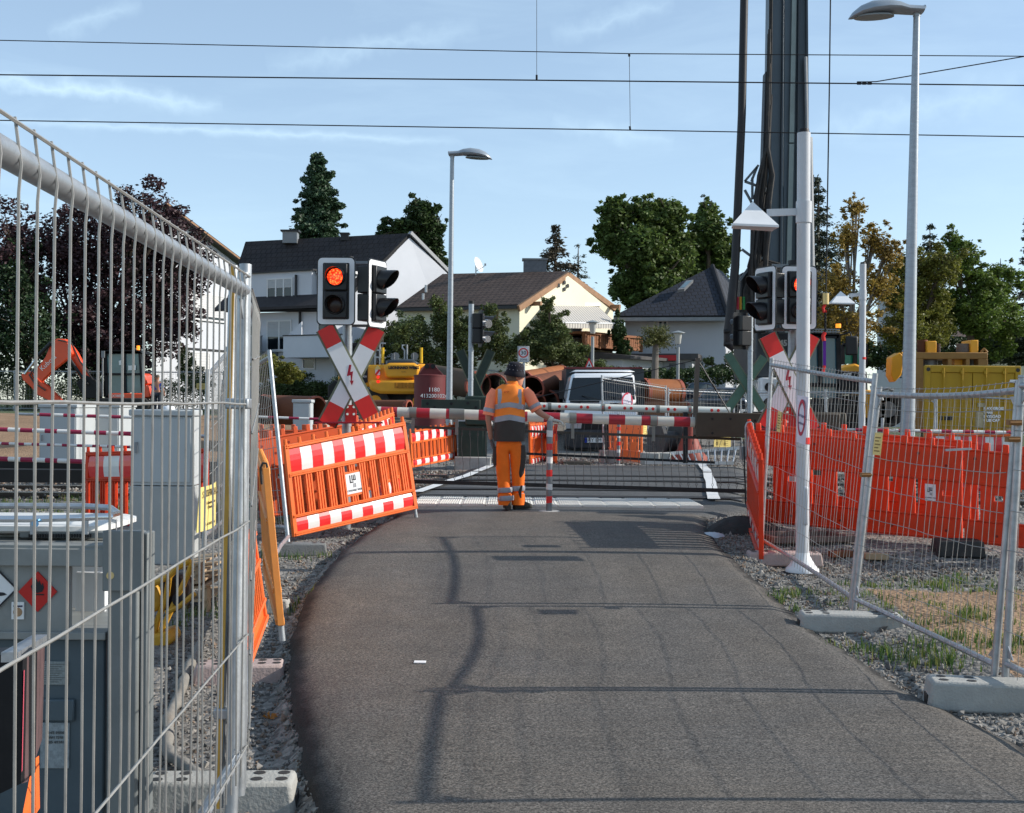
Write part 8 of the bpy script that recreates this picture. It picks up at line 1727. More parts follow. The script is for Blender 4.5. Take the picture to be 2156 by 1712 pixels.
                 # LEFT FOREGROUND TANK SKID
def tank_skid():
 Y = 5.0
 a, b = P(-120, 1150, Y), P(235, 1150, Y); zb = -0.1; t = thing('tank_container', 'grey galvanised tank skid with hazard placards behind the near left fence', 'tank', (b.x, Y, zb)); I = T0(t)
 def M_(): return MB(I)
 gm_ = mat('weathered_galvanised', (0.27, 0.28, 0.27), 0.6, 0.35, 0.15, 4, dirt=0.45, dirtcol=(0.17, 0.155, 0.13)); gb = mat('blue_grey_metal', (0.085, 0.115, 0.135), 0.5, 0.3, 0.15, 3, dirt=0.3, dirtcol=(0.08, 0.08, 0.075)); gd = mat('dark_galvanised', (0.19, 0.205, 0.205), 0.55, 0.3, 0.15, 4, dirt=0.4, dirtcol=(0.13, 0.12, 0.1))
 def bx(u0, v0, u1, v1, y0, y1, m, nm, bev=0.004): mb = M_(); p, q_ = P(u0, v1, y0), P(u1, v0, y0); mb.box((p.x, y0, p.z), (q_.x, y1, q_.z)); return mb.obj(nm, m, t, bev=bev)
 bx(222, 1122, 292, 1720, Y-0.02, Y+0.10, gd, 'corner_post', 0.01); bx(292, 1122, 312, 1720, Y+0.0, Y+0.10, gd, 'corner_post_side', 0.006)
 bx(-200, 1156, 222, 1190, Y-0.01, Y+0.08, gm_, 'top_beam'); bx(-200, 1128, 285, 1154, Y+0.28, Y+0.34, gm_, 'rear_beam'); bx(-200, 1148, 222, 1156, Y+0.0, Y+0.3, gm_, 'top_plate')
 bx(215, 1118, 300, 1245, Y-0.04, Y-0.02, gd, 'corner_bracket');
 bx(-200, 1190, 146, 1332, Y+0.02, Y+0.06, gm_, 'placard_board'); bx(146, 1190, 222, 1340, Y+0.6, Y+0.65, whitepaint, 'tank_wall'); bx(158, 1205, 222, 1320, Y+0.5, Y+0.52, whitepaint, 'tank_panel')
 bx(-200, 1332, 222, 1345, Y+0.0, Y+0.65, gm_, 'ledge'); bx(-200, 1345, 222, 1740, Y+0.05, Y+0.3, gb, 'lower_box', 0.01)
 mb = M_(); mb.cyl(P(232, 1212, Y-0.045), P(232, 1212, Y-0.03), 0.015, n=14); mb.obj('brass_eyelet', mat('brass', (0.55, 0.40, 0.18)), t)
 bx(40, 1119, 232, 1133, Y+0.15, Y+0.2, gd, 'handle_frame', 0.006)
 mb = M_();
 for k in range(24): u = 62+k*5.6; mb.bar(P(u, 1124, Y+0.14), P(u, 1132, Y+0.14), 0.006, 0.006)
 mb.obj('spring', steelblack, t, kind='stuff')
 for v_, yy in ((1071, 0.75), (1091, 0.10)):
  mb = M_(); pts = [P(-200, v_-6 if yy > .5 else v_+2, Y+yy+0.0)] + [P(60+40*k, v_-6+k*0.3 if yy > .5 else v_+2-k*1.0, Y+yy) for k in range(4)] + [P(232, v_-2 if yy > .5 else v_-4, Y+yy*0.9), P(250, 1082, Y+0.38)]
  mb.tube(pts, 0.014, 8); mb.obj('top_rail', chrome if yy < .5 else galv, t)
 mb = M_();
 for k, (u, yy) in enumerate(((70, .1), (180, .1), (240, .3))): mb.bar(P(u, 1094, Y+yy), P(u, 1125, Y+yy), 0.022, 0.012)
 mb.obj('rail_post', galv, t)
 mb = M_(); mb.cyl(P(74, 1103, Y+0.07), P(74, 1103, Y+0.10), 0.014, n=14); mb.obj('bolt', mat('bolt_blue', (0.10, 0.25, 0.42), 0.35, 0.5, 0.05, 5), t)
 mb = M_(); rr = []
 for f, k in ((0, 0.92), (0.3, 1.0), (0.8, 1.0), (1.0, 0.93)):
  zt = P(0, 1082, Y+0.6).z; zb_ = P(0, 1132, Y).z; z = zb_+(zt-zb_)*f; xa, xb = P(-220, 1100, Y).x, P(196, 1100, Y).x; xc, hw = (xa+xb)/2, (xb-xa)/2*k; yc, hd = Y+0.42, 0.28*k
  rr.append([(xc+hw*math.copysign(abs(math.cos(a))**0.35, math.cos(a)), yc+hd*math.copysign(abs(math.sin(a))**0.35, math.sin(a)), z) for a in [2*math.pi*j/24 for j in range(24)]])
 mb.loft(rr); mb.obj('tank', mat('white_plastic_tank', (0.66, 0.66, 0.64), 0.45, 0, 0.04, 4, dirt=0.15), t)
 def diamond(cx, cy, r, m, nm, rim=None):
  mb = M_(); mb.prism([P(cx, cy-r*1.04, Y+0.012), P(cx-r, cy, Y+0.012), P(cx, cy+r*1.04, Y+0.012), P(cx+r, cy, Y+0.012)], (0, 0.006, 0)); return mb.obj(nm, m, t, flat=True)
 d = diamond(79, 1246, 41, mat('placard_red', (0.50, 0.02, 0.015), 0.5, 0, 0.06, 6), 'flammable_placard')
 fl = [(0, 12), (-12, 8), (-16, -4), (-10, -12), (-9, -2), (-6, -8), (-4, -22), (2, -12), (4, -18), (9, -6), (12, -12), (15, 0), (11, 9)]
 mb = M_(); mb.prism([P(79+x*.9, 1238+y*.9, Y+0.010) for x, y in reversed(fl)], (0, 0.002, 0)); mb.bar(P(68, 1252, Y+0.010), P(92, 1252, Y+0.010), 0.002, 0.005); mb.obj('flame_symbol', printblack, d, flat=True)
 d = diamond(-8, 1240, 42, printwhite, 'white_placard'); mb = M_()
 for a_, b__ in (((-8, 1197), (35, 1240)), ((35, 1240), (-8, 1283))): mb.bar(P(*a_, Y+0.010), P(*b__, Y+0.010), 0.003, 0.006)
 mb.prism([P(x, y, Y+0.010) for x, y in ((-8, 1256), (8, 1254), (14, 1252), (8, 1248), (-8, 1246))], (0, 0.002, 0)); mb.obj('placard_symbol', printblack, d)
 bx(24, 1268, 50, 1304, Y+0.010, Y+0.018, printwhite, 'paper_label', 0); mb = M_(); k = 22
 mb.prism([P(37+9.5*math.cos(6.2832*j/k), 1289+9.5*math.sin(6.2832*j/k), Y+0.008) for j in range(k)], (0, 0.002, 0)); mb.obj('round_seal', mat('seal_brown', (0.36, 0.22, 0.12), 0.6, 0, 0.1, 30), t)
 bx(28, 1275, 47, 1278, Y+0.008, Y+0.010, mat('seal_navy', (0.02, 0.02, 0.07), 0.6), 'seal_bar', 0)
 bx(84, 1393, 143, 1442, Y+0.042, Y+0.05, mat('printed_plate', (0.24, 0.27, 0.27), 0.5, 0.2, 0.25, 120), 'type_plate', 0.002); bx(84, 1522, 146, 1618, Y+0.042, Y+0.05, mat('printed_plate2', (0.26, 0.30, 0.32), 0.5, 0.2, 0.3, 60), 'type_plate', 0.002)
 for k in range(9): mb = M_(); mb.bar(P(90, 1399+k*4.6, Y+0.041), P(136-(k % 3)*6, 1399+k*4.6, Y+0.041), 0.001, 0.0022); mb.obj('print_line', mat('print_faint', (0.12, 0.13, 0.13), 0.6), t)
 for s, v in (('114/5 04/08', 1543), ('BAM 7298', 1553), ('02/5 4/1581', 1563)): ptext(s, 116, v, Y+0.040, 5.5, mat('print_faint', (0.12, 0.13, 0.13)), t)
 bx(84, 1473, 156, 1520, Y+0.03, Y+0.05, gb, 'hatch', 0.008)
 g = thing('generator', 'black and red generator housing cut by the lower left corner', 'generator', P(20, 1700, 3.9)); J = T0(g)
 mb = MB(J); p = [P(-40, 1345, 3.9), P(42, 1372, 3.9), P(42, 1640, 3.9), P(-40, 1660, 3.9)]; mb.prism([P(-60, 1380, 3.9), P(48, 1378, 3.9), P(44, 1650, 3.9), P(-60, 1700, 3.9)], (0.0, 0.12, 0.0)); mb.obj('side_panel', steelblack, g)
 mb = MB(J); mb.prism([P(48, 1378, 3.92), P(84, 1350, 4.3), P(78, 1560, 4.3), P(46, 1650, 3.92)], (0.01, 0.02, 0)); mb.obj('end_panel', mat('faded_red_black', (0.10, 0.06, 0.06), 0.6, 0, 0.3, 6), g)
 mb = MB(J); mb.prism([P(50, 1412, 3.90), P(64, 1400, 4.06), P(60, 1585, 4.06), P(46, 1625, 3.90)], (0.002, -0.006, 0)); mb.prism([P(66, 1470, 4.05), P(80, 1452, 4.2), P(79, 1480, 4.2), P(65, 1500, 4.05)], (0.002, -0.01, 0)); mb.obj('pink_stripe', mat('pink_marking', (0.55, 0.08, 0.12), 0.6, 0, 0.1, 5), g)
 mb = MB(J); mb.bar(P(20, 1384, 3.85), P(86, 1345, 4.3), 0.05, 0.03); mb.obj('lid_edge', galv, g)
 mb = MB(J); mb.prism([P(50, 1700, 3.9), P(70, 1600, 4.1), P(72, 1712, 4.1), P(40, 1760, 3.9)], (0, 0.05, 0)); mb.obj('orange_skid', orange, g)
tank_skid()
def yellow_machine():
 Y = 8.2; g = G(355, 1360); t = thing('rammer', 'scuffed yellow tamping machine with tubular handle lying by the pallets', 'rammer', (g.x, g.y, g.z)); I = T0(t); sy = mat('scuffed_yellow', (0.60, 0.32, 0.03), 0.5, 0, 0.12, 6, dirt=0.5, dirtcol=(0.12, 0.08, 0.04)); Y = g.y
 for pts, r in (([(400, 1180), (372, 1196), (356, 1215), (350, 1260), (330, 1310), (322, 1365)], 0.022), ([(404, 1186), (396, 1210), (372, 1260), (344, 1320), (330, 1350)], 0.02), ([(352, 1215), (312, 1235), (308, 1290), (318, 1330)], 0.022), ([(410, 1250), (380, 1275), (350, 1290)], 0.018)):
  mb = MB(I); mb.tube([P(u, v, Y+0.02*i) for i, (u, v) in enumerate(pts)], r, 8); mb.obj('handle_tube', sy, t)
 mb = MB(I); pp(mb, [(306, 1235), (330, 1230), (340, 1270), (332, 1290), (308, 1290)], Y+0.05, 0.3); mb.obj('tank_cover', sy, t, bev=0.03)
 mb = MB(I); pp(mb, [(336, 1215), (372, 1208), (388, 1240), (384, 1280), (352, 1300), (334, 1270)], Y+0.1, 0.3); mb.obj('engine', steelblack, t, bev=0.03)
 mb = MB(I); mb.cyl(P(378, 1262, Y+0.02), P(378, 1262, Y+0.1), 0.05, n=14); mb.obj('cap', black, t)
 mb = MB(I); pp(mb, [(310, 1340), (350, 1330), (360, 1350), (345, 1372), (312, 1372)], Y, 0.3); mb.obj('foot_shoe', sy, t, bev=0.02)
 wood = mat('pallet_wood', (0.42, 0.31, 0.20), 0.85, 0, 0.15, 5, dirt=0.3)
 for lab, u0, u1, vt, vb in (('upper broken pallet end beside the yellow machine', 376, 420, 1188, 1225), ('lower pallet beside the yellow machine', 378, 434, 1235, 1290)):
  gg = G((u0+u1)/2, 1290); t = thing('pallet', lab, 'pallet', (gg.x, gg.y, gg.z), 0, 'wooden pallets beside the yellow machine'); I = T0(t); Y2 = gg.y+0.1
  for k, v in enumerate((vt, (vt+vb)/2, vb)):
   mb = MB(I); pp(mb, [(u0+k*2, v+3), (u1+k*2, v-2), (u1+k*2, v+3), (u0+k*2, v+8)], Y2, 0.7); mb.obj('plank', wood, t)
  for u in (u0+3, u1-9):
   mb = MB(I); pp(mb, [(u, vt+5), (u+11, vt+3), (u+11, vb+2), (u, vb+4)], Y2+0.02, 0.12); mb.obj('block', wood, t)
yellow_machine()
t = thing('hose', 'dirty grey fabric hose lying on the gravel behind the near left fence', 'hose', G(370, 1600)); mb = MB(T0(t)); pts = [G(u, v) + Vector((0, 0, 0.035)) for u, v in ((420, 1370), (405, 1405), (385, 1450), (372, 1490), (355, 1530), (350, 1575), (362, 1610), (395, 1632), (425, 1655), (430, 1690), (415, 1740))]
fine = []
for i in range(len(pts)-1):
 for k in range(4): fine.append(pts[i].lerp(pts[i+1], k/4) + Vector((0.006*math.sin(i*3+k), 0, 0.004*math.cos(i*5+k*2))))
mb.tube(fine, [0.030+0.006*math.sin(i*1.7) for i in range(len(fine))], 10); mb.obj('hose', mat('dirty_hose', (0.22, 0.21, 0.19), 0.85, 0, 0.15, 12, 0.4, 60, dirt=0.5), t)
t = thing('leaf', 'curled orange brown dry leaf on the gravel left of the path', 'leaf', G(568, 1518)); mb = MB()
for k in range(7): a = k*0.9; mb.add([(0, 0, 0.01), (0.05*math.cos(a), 0.05*math.sin(a), 0.02+0.012*(k % 3)), (0.03*math.cos(a+.5), 0.03*math.sin(a+.5), 0.035)], [(0, 1, 2)])
mb.obj('blade', mat('dry_leaf', (0.42, 0.17, 0.03), 0.7, 0, 0.2, 20, trans=0.3), t, flat=True)
t = thing('leaf', 'small brown leaf lying on the asphalt behind the worker', 'leaf', G(968, 1131)+Vector((0, 0, 0.025))); mb = MB(); mb.add([(0, 0, 0.0), (0.07, 0.01, 0.02), (0.03, 0.05, 0.01), (-0.05, 0.02, 0.015)], [(0, 1, 2), (0, 2, 3)]); mb.obj('blade', MATS['dry_leaf'], t, flat=True)
g = G(884, 1421); t = thing('paper_scrap', 'small white rectangular scrap on the asphalt', 'scrap', (g.x, g.y, g.z+0.075)); mb = MB(); mb.box((-0.035, -0.03, 0), (0.035, 0.03, 0.004)); mb.obj('scrap', printwhite, t)
g = G(1498, 1130); t = thing('white_cap', 'pale bluish flat cap lying on the right edge of the asphalt', 'cap', (g.x, g.y, g.z)); mb = MB(); mb.lathe([(0.15, 0.0), (0.12, 0.03), (0.05, 0.045), (0.001, 0.048)], 14); mb.obj('cap', mat('pale_blue_plastic', (0.45, 0.52, 0.58), 0.5), t)
def mound():
 c = G(1560, 1120); t = thing('asphalt_heap', 'small dark heap of asphalt beside the narrow red barrier', 'heap', (c.x+0.05, c.y+0.1, c.z-0.03)); rg = random.Random(5); mb = MB(); rings = []
 for f, z in ((1, 0), (0.85, 0.08), (0.55, 0.15), (0.25, 0.185), (0.02, 0.19)): rings.append([(0.42*f*math.cos(6.2832*k/24)*(1+rg.uniform(-.06, .06)), 0.30*f*math.sin(6.2832*k/24)*(1+rg.uniform(-.06, .06)), z+rg.uniform(-.01, .01)) for k in range(24)])
 mb.loft(rings); mb.obj('heap', mat('tar_heap', (0.035, 0.034, 0.034), 0.9, 0, 0.3, 12, 0.8, 40), t)
 c = G(1690, 1140); t = thing('steel_grate', 'rusty flat hatch frame on the gravel behind the right mesh', 'hatch', (c.x, c.y, c.z)); t.rotation_euler[2] = R(12); mb = MB()
 for a, b in (((-.45, -.3, .02), (.45, -.24, .08)), ((-.45, .24, .02), (.45, .3, .08)), ((-.45, -.24, .02), (-.38, .24, .08)), ((.38, -.24, .02), (.45, .24, .08)), ((-.38, -.24, .0), (.38, .24, .03))): mb.box(a, b)
 mb.obj('frame', mat('hatch_brown', (0.15, 0.105, 0.09), 0.8, 0.1, 0.2, 5, dirt=0.4), t, bev=0.006)
 for lab, u, v, ang in (('short reddish brick piece on the gravel', 1770, 1173, 0.3), ('tan wood offcut on the gravel', 1845, 1180, -0.1)):
  c = G(u, v); t = thing('brick', lab, 'brick', (c.x, c.y, c.z+0.01)); t.rotation_euler[2] = ang; mb = MB(); mb.box((-.11, -.05, 0), (.11, .05, .06)); mb.obj('block', rust if v < 1176 else mat('tan_offcut', (0.35, 0.25, 0.15), 0.8), t, bev=0.006)
mound()
                 # PEOPLE
skin = mat('skin', (0.42, 0.20, 0.13), 0.5, 0, 0.08, 8); hivis = mat('hi_vis_orange', (0.95, 0.24, 0.03), 0.7, 0, 0.07, 5, dirt=0.15, dirtcol=(0.5, 0.15, 0.04)); salmon = mat('salmon_shirt', (0.95, 0.27, 0.14), 0.75, 0, 0.06, 5); silverband = mat('reflective_band', (0.30, 0.30, 0.33), 0.4, 0.2, 0.08, 10); vestgrey = mat('vest_dark_hem', (0.050, 0.041, 0.035), 0.8, 0, 0.1, 8); pants = mat('work_trousers_orange', (0.92, 0.17, 0.010), 0.75, 0, 0.12, 6, 1.0, 9, dirt=0.2, dirtcol=(0.5, 0.15, 0.03)); glove = mat('work_glove', (0.52, 0.49, 0.43), 0.8, 0, 0.12, 20, dirt=0.4, dirtcol=(0.25, 0.2, 0.15)); boot = mat('work_boot', (0.035, 0.033, 0.028), 0.7, 0, 0.2, 10, dirt=0.4, dirtcol=(0.12, 0.10, 0.07))
def grow(name, pts, edges, rad, m, parent, root=0, sub=2):
 me = bpy.data.meshes.new('tmp'); me.from_pydata([tuple(p) for p in pts], edges, []); o = bpy.data.objects.new('tmp', me); COL.objects.link(o)
 sk = o.modifiers.new('s', 'SKIN'); sk.use_smooth_shade = True; sk.branch_smoothing = 0.6
 lay = me.skin_vertices[0].data if me.skin_vertices else None
 if lay is None:
  bpy.context.view_layer.objects.active = o; bpy.ops.object.select_all(action='DESELECT'); o.select_set(True)
 for i, r_ in enumerate(rad):
  v = me.skin_vertices[0].data[i]; v.radius = (r_, r_) if isinstance(r_, (int, float)) else r_
  v.use_root = (i == root)
 sb = o.modifiers.new('d', 'SUBSURF'); sb.levels = sub; sb.render_levels = sub
 bpy.context.view_layer.update(); dg = bpy.context.evaluated_depsgraph_get(); nm = bpy.data.meshes.new_from_object(o.evaluated_get(dg)); nm.name = name
 bpy.data.objects.remove(o); bpy.data.meshes.remove(me); nm.materials.clear()
 for x in (m if isinstance(m, list) else [m]): nm.materials.append(x)
 nm.polygons.foreach_set('use_smooth', [True]*len(nm.polygons))
 r = bpy.data.objects.new(name, nm); COL.objects.link(r); r.parent = parent; return r
def skinlayer_ok():
 me = bpy.data.meshes.new('x'); me.from_pydata([(0, 0, 0), (0, 0, 1)], [(0, 1)], []); o = bpy.data.objects.new('x', me); COL.objects.link(o); o.modifiers.new('s', 'SKIN'); k = len(me.skin_vertices); bpy.data.objects.remove(o); return k
def ellring(cx, cy, z, rx, ry, n=36, off=0.0, zf=None, pw=0.85):
 out = []
 for k in range(n):
  a = 2*math.pi*k/n; c, s_ = math.cos(a), math.sin(a); x = cx+(rx+off)*math.copysign(abs(c)**pw, c); y = cy+(ry+off)*math.copysign(abs(s_)**pw, s_); out.append((x, y, z + (zf(x-cx, y-cy) if zf else 0)))
 return out
def hand(parent, wrist, tip, up, m, curl=0.6, name='glove', side=1, open_=0.0):
 """five fingered hand: palm from wrist towards tip, fingers curling against 'up'"""
 w = Vector(wrist); d = (Vector(tip)-w).normalized(); u = Vector(up).normalized(); u = (u-d*u.dot(d)).normalized(); s = d.cross(u)*side
 pts = [w-d*0.02, w+d*0.02, w+d*0.075]; rad = [0.027, 0.030, (0.040, 0.022)]; ed = [(0, 1), (1, 2)]
 for k, (o, L_) in enumerate(((-0.033, 0.070), (-0.011, 0.080), (0.011, 0.076), (0.033, 0.060))):
  b = len(pts); p0 = w+d*0.09+s*o; a1, a2, a3 = curl*0.5, curl*1.3, curl*2.0
  p1 = p0+(d*math.cos(a1)-u*math.sin(a1))*L_*0.42; p2 = p1+(d*math.cos(a2)-u*math.sin(a2))*L_*0.33; p3 = p2+(d*math.cos(a3)-u*math.sin(a3))*L_*0.25
  pts += [p0, p1, p2, p3]; rad += [0.0125, 0.0115, 0.0105, 0.009]; ed += [(2, b), (b, b+1), (b+1, b+2), (b+2, b+3)]
 b = len(pts); q0 = w+d*0.035-s*0.035; q1 = q0+(d*0.6-s*0.6-u*0.35).normalized()*0.035; q2 = q1+(d*0.9-s*0.2-u*0.4).normalized()*0.03
 pts += [q0, q1, q2]; rad += [0.015, 0.013, 0.0105]; ed += [(1, b), (b, b+1), (b+1, b+2)]
 return grow(name, pts, ed, rad, m, parent, root=1, sub=2)
def main_worker():
 base = P(1068, 1079, 15.15); t = thing('person', 'worker in orange vest and dark bucket hat, hand on the striped bollard', 'person', (base.x, 15.15, 0.218));
 k = 15.15/F   # metres per photo pixel
 def X(u): return (u-1068)*k
 def Z(v): return (1079-v)*k
 hip, chest, neck, head = (0.0, 0, Z(925)), (X(1071), 0, Z(840)), (X(1075), 0.01, Z(812)), (X(1079), 0.03, Z(795))
 Ls, Rs = (X(1036), 0.0, Z(833)), (X(1108), 0.0, Z(832))
 Le, Lw = (X(1026), -0.02, Z(885)), (X(1033), 0.02, Z(932)); Re, Rw = (X(1131), -0.03, Z(872)), (X(1162), 0.0, Z(889))
 Lh, Lk, La = (X(1057), 0, Z(935)), (X(1060), 0.02, Z(1005)), (X(1066), 0.0, Z(1066)); Rh, Rk, Ra = (X(1085), 0, Z(935)), (X(1090), 0.03, Z(1005)), (X(1088), 0.09, Z(1062))
 pts = [hip, (0.01, 0, Z(880)), chest, neck, head, Ls, Le, Lw, Rs, Re, Rw, Lh, Lk, La, Rh, Rk, Ra]
 ed = [(0, 1), (1, 2), (2, 3), (3, 4), (2, 5), (5, 6), (6, 7), (2, 8), (8, 9), (9, 10), (0, 11), (11, 12), (12, 13), (0, 14), (14, 15), (15, 16)]
 rad = [(0.13, 0.10), (0.13, 0.10), (0.14, 0.10), 0.055, 0.06, 0.06, 0.040, 0.028, 0.06, 0.045, 0.030, 0.085, 0.06, 0.045, 0.085, 0.06, 0.045]
 grow('body', pts, ed, rad, skin, t, root=0)
 hc = Vector((X(1082), 0.03, Z(797))); mb = MB(); rings = []; face = Vector((0.93, 0.37, 0)).normalized(); sd = Vector((-face.y, face.x, 0))
 prof = [(-0.125, 0.045, 0.045, 0.035), (-0.10, 0.062, 0.055, 0.03), (-0.06, 0.082, 0.066, 0.012), (-0.02, 0.092, 0.073, 0.004), (0.03, 0.097, 0.077, 0.0), (0.08, 0.088, 0.072, -0.006), (0.115, 0.055, 0.048, -0.012), (0.128, 0.01, 0.01, -0.012)]
 for dz, a, b, o in prof:
  rg_ = []
  for j in range(28):
   an = 2*math.pi*j/28; c, s_ = math.cos(an), math.sin(an); r1 = a*c; extra = 0.0
   if c > 0.93: extra = {-0.02: 0.024, -0.06: 0.012, 0.03: 0.004}.get(dz, 0)*(c-0.93)/0.07
   if 0.75 < c < 0.95 and dz == 0.03: extra = -0.006
   rg_.append(hc + face*(r1+o+extra) + sd*(b*s_) + Vector((0, 0, dz)))
  rings.append(rg_)
 mb.loft(rings); hd = mb.obj('head', skin, t, ang=80)
 mb = MB();
 for s_ in (-1, 1): mb.loft([[hc - face*0.005 + sd*(s_*(0.074+q*0.014)) + face*(0.018*r_*math.cos(a)) + Vector((0, 0, -0.01+0.031*r_*math.sin(a))) for a in [6.2832*j/12 for j in range(12)]] for q, r_ in ((0, 0.8), (0.6, 1.0), (1, 0.9), (1.05, 0.2))])
 mb.obj('ear', skin, hd)
 mb = MB();
 for s_ in (-1, 1): mb.cbox(hc+face*0.088+sd*0.03*s_+Vector((0, 0, 0.018)), (0.016, 0.016, 0.008))
 mb.obj('eye', printblack, hd); mb = MB(); mb.cbox(hc+face*0.085+Vector((0, 0, -0.072)), (0.02, 0.035, 0.006)); mb.obj('mouth', mat('lips', (0.30, 0.09, 0.07), 0.5), hd)
 mb = MB(); rr = []
 for dz, f in ((-0.055, 0.90), (-0.02, 1.02), (0.02, 1.06)): rr.append([hc + face*(0.096*f*math.cos(a)-0.012) + sd*(0.078*f*math.sin(a)) + Vector((0, 0, dz)) for a in [R(75)+R(210)*j/16 for j in range(17)]] + [hc + face*(0.088*f*math.cos(a)-0.012) + sd*(0.070*f*math.sin(a)) + Vector((0, 0, dz)) for a in [R(75)+R(210)*j/16 for j in range(16, -1, -1)]])
 mb.loft(rr); mb.obj('hair', mat('grey_brown_hair', (0.11, 0.085, 0.06), 0.8, 0, 0.3, 60), hd)
 hm = mat('navy_hat', (0.008, 0.007, 0.013), 0.85, 0, 0.15, 12); MH = Matrix.Translation(hc+Vector((0, 0, 0.055))) @ Matrix.Rotation(R(7), 4, 'Y') @ Matrix.Rotation(R(6), 4, 'X'); mb = MB(MH)
 mb.lathe([(0.132, -0.050), (0.136, -0.045), (0.112, 0.0), (0.106, 0.02), (0.101, 0.07), (0.088, 0.104), (0.05, 0.115), (0.001, 0.117)], 28); ht = mb.obj('bucket_hat', hm, t, ang=80)
 mb = MB(MH)
 for j in range(14): a = 6.2832*j/14; mb.cbox((0.109*math.cos(a), 0.109*math.sin(a), 0.028), (0.009, 0.009, 0.007)); mb.cbox((0.098*math.cos(a+.2), 0.098*math.sin(a+.2), 0.08), (0.008, 0.008, 0.006))
 mb.obj('hat_stud', mat('stud_grey', (0.35, 0.35, 0.38), 0.4), ht, kind='stuff')
 lv = [(Z(934), 0.186, 0.140, 0.012), (Z(925), 0.188, 0.142, 0.012), (Z(905), 0.186, 0.138, 0.006), (Z(885), 0.182, 0.130, 0.006), (Z(862), 0.186, 0.128, 0.004), (Z(842), 0.197, 0.124, 0.003), (Z(829), 0.193, 0.110, 0.003), (Z(820), 0.150, 0.088, 0.006), (Z(814), 0.095, 0.070, 0.02)]
 cx = X(1071)
 def prof_at(z):
  zs = [l[0] for l in lv]; return float(np.interp(z, zs, [l[1] for l in lv])), float(np.interp(z, zs, [l[2] for l in lv])), float(np.interp(z, zs, [l[3] for l in lv]))
 def fold(a, z): return 0.004*math.sin(5*a+z*14)+0.003*math.sin(9*a-z*30)
 def vring(z, off=0.0, chev=0.0, n=44):
  out = []
  for j in range(n):
   a = 2*math.pi*j/n; c, s_ = math.cos(a), math.sin(a); rx, ry, yo = prof_at(z); zz = z + chev*(1-abs(c)*1.6); rx, ry, yo = prof_at(zz); f = fold(a, zz)
   out.append((cx + yo*0 + (rx+off+f)*math.copysign(abs(c)**0.8, c), (ry+off+f)*math.copysign(abs(s_)**0.9, s_), zz))
  return out
 zs = np.linspace(Z(934), Z(814), 26);
 mb = MB(); mb.loft([vring(z) for z in zs if z < Z(887)]+[vring(Z(887))], cap=False, mi=0); mb.obj('vest_hem', vestgrey, t, ang=80)
 mb = MB(); mb.loft([vring(Z(887))]+[vring(z) for z in zs if z > Z(887)]); mb.obj('vest', hivis, t, ang=80)
 for v0, v1 in ((893, 881.5), (866, 855.5)):
  mb = MB(); mb.loft([vring(Z(v0), 0.004, 0.022), vring((Z(v0)+Z(v1))/2, 0.005, 0.022), vring(Z(v1), 0.004, 0.022)], cap=False); mb.obj('reflective_band', silverband, t, ang=80)
 for s_ in (-1, 1):      # vertical bands on the back
  for fs in (-1, 1):
   mb = MB(); pr = []
   for z in np.linspace(Z(866), Z(824), 9):
    rx, ry, _ = prof_at(z); xx = 0.118*s_ + 0.012*s_*(z-Z(866))*6*0; yb = fs*(ry+0.006)*math.sqrt(max(0, 1-(abs(xx)/ (rx+0.004))**2.3)); pr.append([(cx+xx-0.024, yb, z), (cx+xx+0.024, yb, z), (cx+xx+0.024, yb+fs*0.005, z), (cx+xx-0.024, yb+fs*0.005, z)])
   mb.loft(pr); mb.obj('reflective_band', silverband, t)
 mb = MB(); mb.loft([ellring(X(1077), 0.012, Z(822), 0.078, 0.07), ellring(X(1077), 0.012, Z(808), 0.068, 0.062), ellring(X(1077), 0.012, Z(807), 0.060, 0.055)], cap=False); mb.obj('collar', hivis, t)
 text('EMP', 0.035, mat('print_dark_orange', (0.5, 0.09, 0.02), 0.7, 0, 0, 3), t, frameM((X(1064), -0.141, Z(830.5)), (1, 0, 0), (0, 0.25, 1)), extrude=0.004)
 for (S_, E_, sg) in ((Ls, Le, -1), (Rs, Re, 1)):
  s_, e_ = Vector(S_), Vector(E_); d = (e_-s_); f1 = 0.78; q = []
  mb = MB(); mb.tube([s_-d.normalized()*0.02+Vector((-0.03*sg, 0, 0.015)), s_+d*0.15, s_+d*0.5, s_+d*f1, s_+d*(f1+0.12)], [0.062, 0.074, 0.070, 0.072, 0.074], 16); mb.obj('sleeve', salmon, t, ang=80)
  mb = MB(); mb.tube([s_+d*0.62, s_+d*0.70, s_+d*0.78], 0.0755, 16, caps=False); mb.obj('reflective_band', silverband, t, ang=80)
 tp = [(0, 0, Z(912)), (0, 0, Z(932)), (X(1056), 0, Z(950)), (X(1059), 0.015, Z(1005)), (X(1062), 0.0, Z(1040)), (X(1066), -0.005, Z(1061)), (X(1086), 0.0, Z(950)), (X(1091), 0.03, Z(1005)), (X(1090), 0.055, Z(1040)), (X(1089), 0.075, Z(1061))]
 grow('trousers', tp, [(0, 1), (1, 2), (2, 3), (3, 4), (4, 5), (1, 6), (6, 7), (7, 8), (8, 9)], [(0.150, 0.115), (0.155, 0.12), (0.098, 0.105), (0.083, 0.088), (0.078, 0.082), (0.085, 0.088), (0.098, 0.105), (0.083, 0.088), (0.078, 0.082), (0.085, 0.088)], pants, t, root=1, sub=3)
